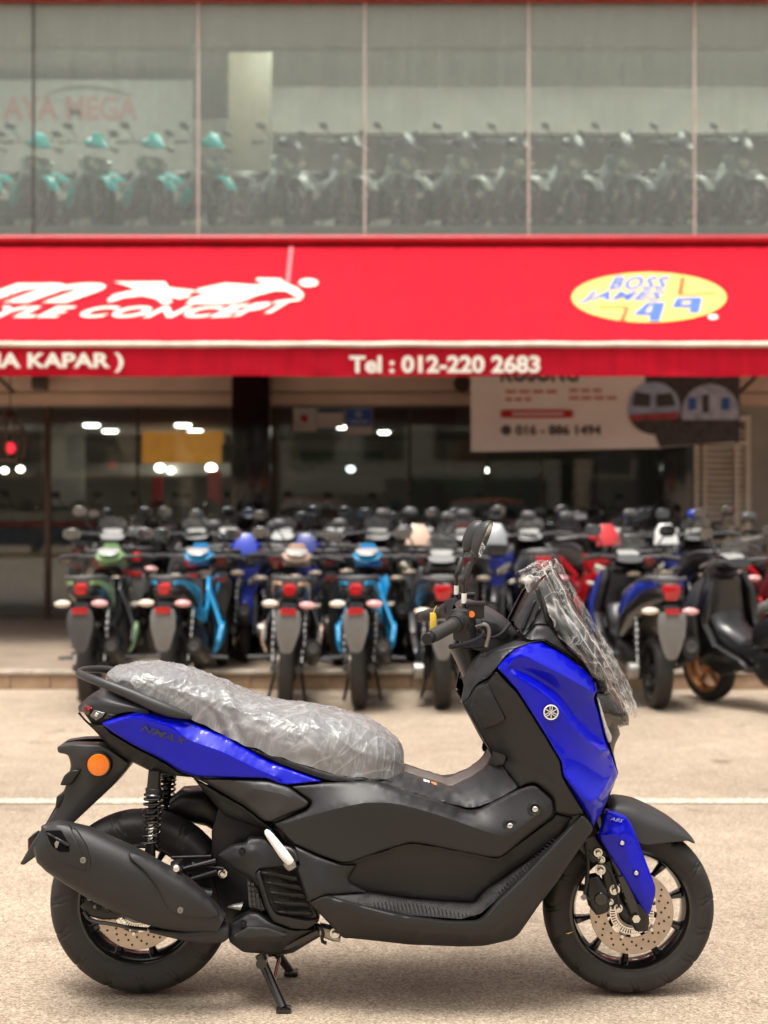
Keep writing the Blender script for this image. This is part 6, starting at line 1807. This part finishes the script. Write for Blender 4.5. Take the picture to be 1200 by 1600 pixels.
def build_bg_scooter():
    """large step-through scooter, forward = +X"""
    root = empty('motor_scooter', (0, 0, 0))
    def pt(mb, name, m, parent=root, **k): return mb.build(name, m, parent, **k)
    RX, FX, WR = -.62, .66, .25
    for nm, x, w in (('rear_wheel', RX, .062), ('front_wheel', FX, .052)):
        tw = pt(MB().lathe((x, 0, WR), [(WR - .072, -w * .85), (WR - .04, -w), (WR - .010, -w * .75), (WR, 0), (WR - .010, w * .75), (WR - .04, w), (WR - .072, w * .85)], 40), nm, 'tyre_rubber')
        pt(MB().lathe((x, 0, WR), [(WR - .068, -w * .9), (WR - .088, -w * .85), (WR - .105, 0), (WR - .088, w * .85), (WR - .068, w * .9)], 40), 'rim', 'scooter_rim', tw)
        sp = MB()
        for k in range(5):
            a = 2 * math.pi * k / 5 + .3
            e = Vector((math.cos(a), 0, math.sin(a))); q = Vector((-math.sin(a), 0, math.cos(a)))
            c = Vector((x, 0, WR))
            sp.loft([(c + e * .03, q * .022, (0, .025, 0)), (c + e * (WR - .09), q * .014, (0, .02, 0))], 8, 3)
        sp.lathe((x, 0, WR), [(0, -.06), (.05, -.055), (.05, .055), (0, .06)], 20)
        pt(sp, 'spokes', 'scooter_rim', tw)
    pt(MB().loft([((-.99, 0, .79), (0, .055, 0), (0, 0, .04)), ((-.93, 0, .80), (0, .10, 0), (0, 0, .07)), ((-.75, 0, .76), (0, .15, 0), (0, 0, .10)), ((-.45, 0, .68), (0, .18, 0), (0, 0, .13)), ((-.15, 0, .56), (0, .18, 0), (0, 0, .14)), ((.05, 0, .50), (0, .15, 0), (0, 0, .12))], 20, 2.8), 'rear_body', 'bike_body')
    for s in (-1, 1):
        pt(MB().loft([((-.93, s * .075, .855), (0, .02, 0), (0, 0, .018)), ((-.72, s * .135, .83), (0, .022, 0), (0, 0, .05)), ((-.42, s * .175, .73), (0, .016, 0), (0, 0, .06)), ((-.15, s * .175, .62), (0, .01, 0), (0, 0, .03))], 12, 2.6), 'tail_panel', 'bike_accent')
    pt(MB().prism([(-.055, .86), (.055, .86), (.062, .82), (.035, .755), (-.035, .755), (-.062, .82)], -1.012, -.96, 'X'), 'tail_light', 'red_lens', bevel=.008)
    pt(MB().loft([((-.88, 0, .885), (0, .10, 0), (0, 0, .02)), ((-.7, 0, .88), (0, .13, 0), (0, 0, .035)), ((-.45, 0, .82), (0, .15, 0), (0, 0, .05)), ((-.15, 0, .75), (0, .15, 0), (0, 0, .06)), ((.04, 0, .70), (0, .10, 0), (0, 0, .04))], 18, 2.6), 'seat', 'seat_film')
    pt(MB().tube([(-.55, -.14, .85), (-.82, -.14, .90), (-.95, -.09, .895), (-.98, 0, .89), (-.95, .09, .895), (-.82, .14, .90), (-.55, .14, .85)], .014, 10, smooth=2), 'grab_rail', 'bike_grey')
    pt(MB().prism([(-.085, .68), (.085, .68), (.095, .63), (.088, .54), (.060, .44), (.036, .385), (.018, .37), (-.018, .37), (-.036, .385), (-.060, .44), (-.088, .54), (-.095, .63)], -1.03, -1.015, 'X'), 'rear_mudguard', 'guard_grey', bevel=.004)
    pt(MB().loft([((-.84, 0, .72), (0, .07, 0), (0, 0, .02)), ((-.98, 0, .70), (0, .06, 0), (0, 0, .03)), ((-1.01, 0, .58), (.01, .0, 0), (0, .05, 0))], 10, 3), 'mudguard_bracket', 'bike_black')
    pt(MB().box((-1.036, 0, .685), (.008, .045, .020)), 'rear_reflector', 'red_lens', bevel=.003)
    for s, m in ((1, 'signal_white'), (-1, 'signal_pink')):
        pt(MB().loft([((-.965, s * .08, .685), (.018, 0, 0), (0, 0, .012)), ((-.97, s * .11, .685), (.03, 0, 0), (0, 0, .024)), ((-.97, s * .15, .685), (.032, 0, 0), (0, 0, .024)), ((-.962, s * .185, .683), (.018, 0, 0), (0, 0, .012))], 12, 2.4), 'turn_signal', m)
        pt(MB().tube([(-.60, s * .13, .30), (-.52, s * .13, .64)], .013, 8), 'shock_rod', 'chrome')
        hp = [Vector((-.59, s * .13, .36)).lerp(Vector((-.525, s * .13, .62)), k / 84) + Vector((math.cos(k * .45) * .026, math.sin(k * .45) * .026, 0)) for k in range(85)]
        pt(MB().tube(hp, .006, 5), 'shock_spring', 'bike_black')
        # floor and leg shield
        o = [(.12, .36), (.05, .30), (.35, .22), (.50, .30), (.60, .48), (.62, .66), (.54, .84), (.44, .92), (.40, .80), (.42, .58), (.34, .44)]
        n = len(o)
        def yy(x, z): return s * (.17 + .08 * math.sin(max(0, min(1, (z - .22) / .7)) * math.pi))
        A = [(x, yy(x, z), z) for x, z in o]; B = [(x, yy(x, z) - s * .05, z) for x, z in o]
        mb = MB().add(A + B, [tuple(range(n)), tuple(reversed(range(n, 2 * n)))] + [(i, i + n, (i + 1) % n + n, (i + 1) % n) for i in range(n)])
        pt(mb, 'leg_shield', 'bike_body', bevel=.006)
        o = [(.50, .42), (.61, .52), (.645, .66), (.56, .84), (.46, .90), (.50, .66)]
        n = len(o)
        A = [(x, yy(x, z) + s * .012, z) for x, z in o]; B = [(x, yy(x, z) - s * .02, z) for x, z in o]
        mb = MB().add(A + B, [tuple(range(n)), tuple(reversed(range(n, 2 * n)))] + [(i, i + n, (i + 1) % n + n, (i + 1) % n) for i in range(n)])
        pt(mb, 'front_panel', 'bike_accent', bevel=.004)
        pt(MB().tube([(.46, s * .08, .66), (.65, s * .08, .27)], .02, 12), 'fork_leg', 'bike_grey')
        pt(MB().loft([((.655, s * .03, .70), (0, .02, 0), (.012, 0, .02)), ((.645, s * .09, .72), (0, .03, .01), (.014, 0, .035)), ((.60, s * .15, .75), (0, .012, .01), (.012, 0, .02))], 12, 2.6), 'head_lamp', 'headlamp_clear')
    pt(MB().loft([((.60, 0, .46), (0, .10, 0), (.03, 0, .02)), ((.62, 0, .62), (0, .17, 0), (.06, 0, .03)), ((.58, 0, .78), (0, .19, 0), (.07, 0, .03)), ((.50, 0, .92), (0, .14, 0), (.06, 0, .03))], 20, 2.6), 'front_cowl', 'bike_body')
    pt(MB().loft([((-.05, 0, .40), (0, .15, 0), (0, 0, .14)), ((.20, 0, .36), (0, .14, 0), (0, 0, .12)), ((.40, 0, .44), (0, .15, 0), (0, 0, .16)), ((.47, 0, .66), (0, .17, 0), (.03, 0, .10)), ((.46, 0, .90), (0, .13, 0), (.04, 0, .03))], 16, 3), 'centre_tunnel', 'bike_black')
    pt(MB().loft([((-.58, .13, .27), (0, .05, 0), (0, 0, .08)), ((-.35, .13, .29), (0, .06, 0), (0, 0, .11)), ((-.05, .11, .31), (0, .07, 0), (0, 0, .12)), ((.05, .09, .32), (0, .05, 0), (0, 0, .08))], 16, 3), 'engine', 'dark_metal')
    pt(MB().lathe((-.58, .17, .25), [(0, .03), (.05, .03), (.06, .02), (.06, -.04), (0, -.04)], 16), 'gear_case', 'cast_alloy')
    pt(MB().loft([((-.05, -.16, .24), (0, .02, 0), (0, 0, .02)), ((-.25, -.17, .27), (0, .04, 0), (0, 0, .04)), ((-.38, -.175, .31), (0, .058, 0), (0, 0, .075)), ((-.74, -.18, .41), (0, .064, 0), (0, 0, .085)), ((-.82, -.18, .435), (0, .056, 0), (0, 0, .074))], 18, 2.3), 'muffler', 'muffler_black')
    pt(MB().lathe((-.822, -.18, .437), [(0, -.004), (.02, -.004), (.024, -.008), (.038, -.008), (.042, .004)], 18, axis='X'), 'muffler_tip', 'bike_grey')
    vs, fs = [], []
    for i in range(17):
        a = R(10 + 130 * i / 16)
        for k in range(9):
            t = -1 + 2 * k / 8
            r = WR + .04 - .04 * t * t
            vs.append((FX + r * math.cos(a), .075 * t, WR + r * math.sin(a)))
    for i in range(16):
        for k in range(8):
            fs.append((i * 9 + k, i * 9 + k + 1, (i + 1) * 9 + k + 1, (i + 1) * 9 + k))
    pt(MB().add(vs, fs), 'front_fender', 'fender_paint')
    # screen, bars, mirrors
    vs, fs = [], []
    for i in range(9):
        t = i / 8
        for k in range(13):
            u = -1 + 2 * k / 12
            w = .17 * (1 - .35 * t)
            vs.append((.60 - .20 * t - .07 * u * u, u * w, .86 + .30 * t - .03 * u * u * t))
    for i in range(8):
        for k in range(12):
            fs.append((i * 13 + k, i * 13 + k + 1, (i + 1) * 13 + k + 1, (i + 1) * 13 + k))
    pt(MB().add(vs, fs), 'windscreen', 'screen_film')
    pt(MB().loft([((.46, 0, .95), (0, .10, 0), (.03, 0, .03)), ((.40, 0, .99), (0, .14, 0), (.03, 0, .045)), ((.31, 0, .99), (0, .10, 0), (.02, 0, .03))], 18, 2.6), 'bar_cover', 'bike_black')
    pt(MB().loft([((.42, 0, 1.045), (0, .08, 0), (.03, 0, .012)), ((.38, 0, 1.04), (0, .09, 0), (.03, 0, .018)), ((.34, 0, 1.02), (0, .06, 0), (.02, 0, .02))], 14, 2.6), 'meter_film', 'film_white')
    pt(MB().tube([(.22, -.36, .99), (.30, -.22, 1.01), (.36, -.10, 1.0), (.36, .10, 1.0), (.30, .22, 1.01), (.22, .36, .99)], .012, 10, smooth=1), 'handlebar', 'bike_grey')
    for s in (-1, 1):
        pt(MB().tube([(.225, s * .355, .99), (.29, s * .235, 1.01)], .021, 12), 'grip', 'grip_rubber')
        pt(MB().tube([(.33, s * .20, 1.0), (.35, s * .26, 1.0), (.30, s * .36, .98)], .008, 8, smooth=1), 'brake_lever', 'cast_alloy')
        st = pt(MB().tube([(.33, s * .17, 1.01), (.33, s * .21, 1.09), (.32, s * .26, 1.17)], .007, 8, smooth=1), 'mirror_stem', 'bike_black')
        fw = Vector((-1, 0, -.16)).normalized(); up = Vector((-.16, 0, 1)).normalized(); sd_ = fw.cross(up)
        c = Vector((.32, s * .28, 1.20))
        hg = pt(MB().loft([(c - fw * .022, up * .02, sd_ * .03), (c - fw * .012, up * .04, sd_ * .055), (c, up * .046, sd_ * .065)], 16, 2.6), 'mirror_housing', 'mirror_film', st)
        pt(MB().loft([(c + fw * .001, up * .04, sd_ * .06), (c + fw * .002, up * .039, sd_ * .059)], 16, 2.6), 'mirror_glass', 'mirror_dark', hg)
        pt(MB().tube([(-.12, s * .08, .24), (-.19, s * .15, .012)], .012, 8), 'stand_leg', 'bike_black')
    return root

mat('seat_film', (.022, .022, .022), .3, coat=.4, var=.3, vscale=25)
mat('screen_film', (.20, .20, .20), .2, coat=.6, alpha=.55, var=.3, vscale=18)
mat('fender_paint', (.012, .012, .013), .3, coat=.5)
mat('scooter_rim', (.02, .02, .02), .3)
mat('mirror_film', (.06, .06, .06), .3, var=.3, vscale=20)
mat('c_black', (.010, .010, .011), .3, coat=.5)
mat('seat_wrapped', (.20, .20, .19), .25, coat=.3, var=.45, vscale=30)

def park_all():
    ub = build_underbone()
    sc = build_bg_scooter()
    used = {'u': False, 's': False}
    def put(kind, px, dist, head, label, group=None, mats=None, z=0.0, cat=None):
        src = ub if kind == 'u' else sc
        protos.setdefault(kind, src)
        o = copy_tree(src, None, mats)
        o.location = (xat(px, dist), wy(dist), z)
        o.rotation_euler = (R(rl.uniform(-3.5, 3.5)) if z < 1 else 0, 0, R(head))
        tag(o, label, cat or ('motorcycle' if kind == 'u' else 'scooter'), group)
        return o
    protos = {}
    rl = random.Random(11)
    gF, gM, gB = 'motorcycles parked along the kerb', 'motorcycles parked in the second row', 'motorcycles parked against the shop glass'
    FD = 10.28
    def front(px): # tail seen at px, 0.95 m before the centre
        return 600 + (px - 600) * (FD - .98) / FD
    put('u', front(115), FD, 93, 'small motorcycle with pale green trim seen from behind, at the end of the kerb row', gF, {'bike_accent': 'c_green', 'bike_body': 'c_black', 'guard_grey': 'bike_grey', 'seat_film': 'seat_wrapped', 'mirror_film': 'film_white'})
    put('u', front(263), FD + .05, 88, 'small cyan trimmed motorcycle seen from behind, between the green and the bronze one', gF, {'bike_accent': 'c_cyan', 'bike_body': 'c_cyan', 'seat_film': 'seat_wrapped', 'mirror_film': 'film_white'})
    put('u', front(434), FD - .06, 92, 'small motorcycle with bronze and white trim seen from behind', gF, {'bike_accent': 'c_bronze', 'bike_body': 'c_black', 'seat_film': 'seat_wrapped', 'mirror_film': 'film_white'})
    put('u', front(567), FD - .02, 87.5, 'small cyan trimmed motorcycle seen from behind, beside the bronze one and the black scooter', gF, {'bike_accent': 'c_cyan', 'bike_body': 'c_cyan', 'seat_film': 'seat_wrapped', 'mirror_film': 'film_white'})
    put('s', front(700), FD, 88, 'black scooter with grey tail trim seen from behind, behind the blue scooter handlebar', gF, {'bike_accent': 'c_gunmetal', 'bike_body': 'c_black', 'fender_paint': 'c_black'})
    put('s', front(1038), FD, 92, 'black scooter with blue tail panels and red shield shaped tail light', gF, {'bike_accent': 'c_blue', 'bike_body': 'c_black', 'seat_film': 'seat_wrapped'})
    put('s', 1213, 9.47, 118, 'black scooter with bronze wheel rims standing at an angle', gF, {'bike_accent': 'c_gunmetal', 'bike_body': 'c_black', 'scooter_rim': 'rim_gold', 'seat_film': 'seat_wrapped'})
    # second row, on the pavement
    D2 = 12.1
    Zp = DECK
    put('s', 305, 12.2, 96, 'dark scooter with a cloudy wrapped windscreen behind the cyan motorcycle', gM, {'bike_accent': 'c_silver', 'bike_body': 'c_gunmetal', 'screen_film': 'film_white'}, Zp)
    put('u', 392, D2, -88, 'deep blue motorcycle facing the street beside the bronze trimmed one', gM, {'bike_accent': 'c_blue', 'bike_body': 'c_navy', 'fender_paint': 'c_navy'}, Zp - .08)
    put('u', 492, D2, -92, 'navy motorcycle facing the street between bronze and cyan motorcycles', gM, {'bike_accent': 'c_navy', 'bike_body': 'c_navy', 'fender_paint': 'c_black'}, Zp - .08)
    put('u', 632, 12.0, -84, 'bronze and grey motorcycle facing the street behind the cyan one', gM, {'bike_accent': 'c_bronze', 'bike_body': 'c_silver', 'fender_paint': 'c_black'}, Zp)
    put('u', 770, 12.2, -95, 'dark blue motorcycle with pale cowl facing the street', gM, {'bike_accent': 'c_silver', 'bike_body': 'c_navy'}, Zp)
    put('s', 842, 11.8, 88, 'silver grey scooter behind the wrapped windscreen of the blue scooter', gM, {'bike_accent': 'c_silver', 'bike_body': 'c_gunmetal', 'screen_film': 'film_white', 'seat_film': 'seat_wrapped'}, Zp)
    put('u', 925, 11.9, -80, 'bright red motorcycle facing the street', gM, {'bike_accent': 'c_red', 'bike_body': 'c_red', 'fender_paint': 'c_black'}, Zp)
    put('u', 1036, 12.3, -96, 'blue motorcycle with white bar cowl behind the blue tailed scooter', gM, {'bike_accent': 'c_white', 'bike_body': 'c_navy', 'fender_paint': 'c_blue', 'mirror_film': 'c_blue'}, Zp)
    put('s', 1112, 11.8, 90, 'gunmetal scooter with pale trim beside the bronze rimmed scooter', gM, {'bike_accent': 'c_silver', 'bike_body': 'c_gunmetal', 'seat_film': 'seat_wrapped'}, Zp)
    put('u', 1212, 11.9, -85, 'dark red motorcycle facing the street beyond the gunmetal scooter', gM, {'bike_accent': 'c_red', 'bike_body': 'c_darkred'}, Zp)
    put('u', 205, 12.6, 100, 'black motorcycle with grey trim behind the green trimmed one', gM, {'bike_accent': 'c_gunmetal', 'bike_body': 'c_black'}, Zp)
    for px, d, h, k, a, lab in ((168, 11.9, 97, 's', 'c_gunmetal', 'dark scooter filling the gap beyond the green trimmed motorcycle'), (352, 11.7, 94, 'u', 'c_gunmetal', 'black motorcycle squeezed between the cyan and the bronze trimmed ones'), (447, 12.0, 92, 's', 'c_gunmetal', 'dark scooter behind the bronze trimmed motorcycle'), (532, 11.8, 90, 'u', 'c_gunmetal', 'black motorcycle squeezed between the navy one and the cyan one'),
                               (590, 11.9, 91, 's', 'c_gunmetal', 'dark scooter behind the cyan motorcycle nearest the black scooter'), (672, 12.0, 88, 'u', 'c_gunmetal', 'black motorcycle behind the black scooter'), (735, 11.8, 86, 's', 'c_gunmetal', 'dark scooter beyond the mirrors of the blue scooter'), (975, 11.6, 93, 'u', 'c_gunmetal', 'black motorcycle beside the red one'), (1075, 11.5, 95, 'u', 'c_gunmetal', 'black motorcycle between the blue tailed scooter and the bronze rimmed one')):
        put(k, px, d, h, lab, gM, {'bike_accent': a, 'bike_body': 'c_black', 'guard_grey': 'bike_black', 'red_lens': 'dark_red_lens', 'signal_pink': 'signal_dim', 'signal_white': 'signal_dim'}, Zp)
    # third row against the glass: dark look-alikes and a few colours
    B = [(250, 14.3, 80, 'u', 'c_gunmetal', 'c_black', 'black motorcycle against the shop glass, beyond the wrapped windscreen of the dark scooter'), (335, 14.2, -82, 'u', 'c_gunmetal', 'c_black', 'black motorcycle facing the street just before the black column'),
         (430, 14.3, 84, 's', 'c_gunmetal', 'c_black', 'black scooter in the shade just past the black column'), (505, 14.2, 78, 'u', 'c_yellow', 'c_black', 'black motorcycle with yellow trim in the shade against the shop glass'), (590, 14.3, -90, 'u', 'c_gunmetal', 'c_black', 'black motorcycle facing the street, below the blue poster'),
         (660, 14.1, 86, 's', 'c_gunmetal', 'c_black', 'black scooter in the shade behind the bronze and grey motorcycle'), (718, 14.2, -86, 'u', 'c_red', 'c_darkred', 'dark red motorcycle in the shade against the shop glass'), (800, 14.3, 92, 'u', 'c_gunmetal', 'c_black', 'black motorcycle in the shade behind the pale cowled blue one'),
         (880, 14.2, -94, 's', 'c_gunmetal', 'c_black', 'black scooter facing the street beneath the banner'), (962, 14.3, 97, 'u', 'c_gunmetal', 'c_black', 'black motorcycle in the shade behind the bright red one'), (1050, 14.2, 95, 's', 'c_gunmetal', 'c_black', 'black scooter in the shade before the second black column'), (1135, 14.1, 92, 'u', 'c_gunmetal', 'c_black', 'black motorcycle in the shade before the louvred cream door'),
         (168, 14.4, 84, 'u', 'c_silver', 'c_black', 'black motorcycle with silver trim before the glass shop door'), (548, 13.5, 95, 's', 'c_gunmetal', 'c_gunmetal', 'dark scooter between the navy motorcycle and the poster'), (705, 13.1, 90, 'u', 'c_silver', 'c_black', 'black motorcycle with silver trim hidden behind the mirrors of the blue scooter'), (982, 13.2, 84, 's', 'c_gunmetal', 'c_black', 'dark scooter standing between the red and the blue motorcycle')]
    for px, d, h, k, a, b, lab in B:
        put(k, px, d, h, lab, gB, {'bike_accent': a, 'bike_body': b, 'guard_grey': 'bike_black', 'red_lens': 'dark_red_lens', 'signal_pink': 'signal_dim', 'signal_white': 'signal_dim'}, Zp)
    # upstairs showroom
    gT, gK = 'teal motorcycles in the upstairs showroom', 'black motorcycles in the upstairs showroom'
    for px in (-56, 30, 118, 205, 295):
        put('u', px + 6, 15.88, -54, 'teal and black motorcycle behind the upstairs showroom glass', gT, {'bike_accent': 'c_teal', 'bike_body': 'c_pewter', 'fender_paint': 'c_teal', 'bike_grey': 'c_silver'}, 4.38)
    for px in (412, 507, 590, 680, 763, 845, 921, 1010, 1101, 1190):
        put('u', px + 6, 15.88, -54, 'black motorcycle with a pale grey fender behind the upstairs showroom glass', gK, {'bike_accent': 'c_gunmetal', 'bike_body': 'c_pewter', 'fender_paint': 'c_white', 'bike_grey': 'c_silver'}, 4.38)
    # inside the ground floor showroom
    for px, d, h, a, b, lab in ((30, 18.2, -70, 'c_silver', 'c_black', 'silver trimmed motorcycle inside the ground floor showroom behind the frame post'), (118, 18.6, -68, 'c_white', 'c_navy', 'white and navy motorcycle inside the ground floor showroom'), (232, 18.4, -66, 'c_red', 'c_black', 'red trimmed motorcycle inside the ground floor showroom'), (322, 19.0, -70, 'c_silver', 'c_gunmetal', 'grey motorcycle inside the ground floor showroom beside the black column'),
                              (470, 18.6, -72, 'c_white', 'c_darkred', 'white and dark red motorcycle inside the ground floor showroom'), (610, 18.8, -75, 'c_cyan', 'c_black', 'cyan trimmed motorcycle inside the ground floor showroom'), (790, 18.6, -100, 'c_orange', 'c_orange', 'orange motorcycle inside the ground floor showroom'), (930, 18.8, -104, 'c_silver', 'c_darkred', 'dark red motorcycle inside the ground floor showroom')):
        put('u', px, d, h, lab, 'motorcycles inside the ground floor showroom', {'bike_accent': a, 'bike_body': b}, Zp + .25)
    for src in (ub, sc):
        for ch in list(src.children_recursive): bpy.data.objects.remove(ch)
        bpy.data.objects.remove(src)
mat('c_pewter', (.24, .25, .25), .35, coat=.4)
mat('c_orange', (.70, .14, .03), .3, coat=.5)
mat('c_yellow', (.62, .40, .03), .3, coat=.5)
mat('awning_patch', (.80, .16, .18), .6)
# ================================================================ build everything
build_setting()
build_shop()
build_awning()
build_banner()
build_small_street()
build_opposite()
build_hero()
park_all()
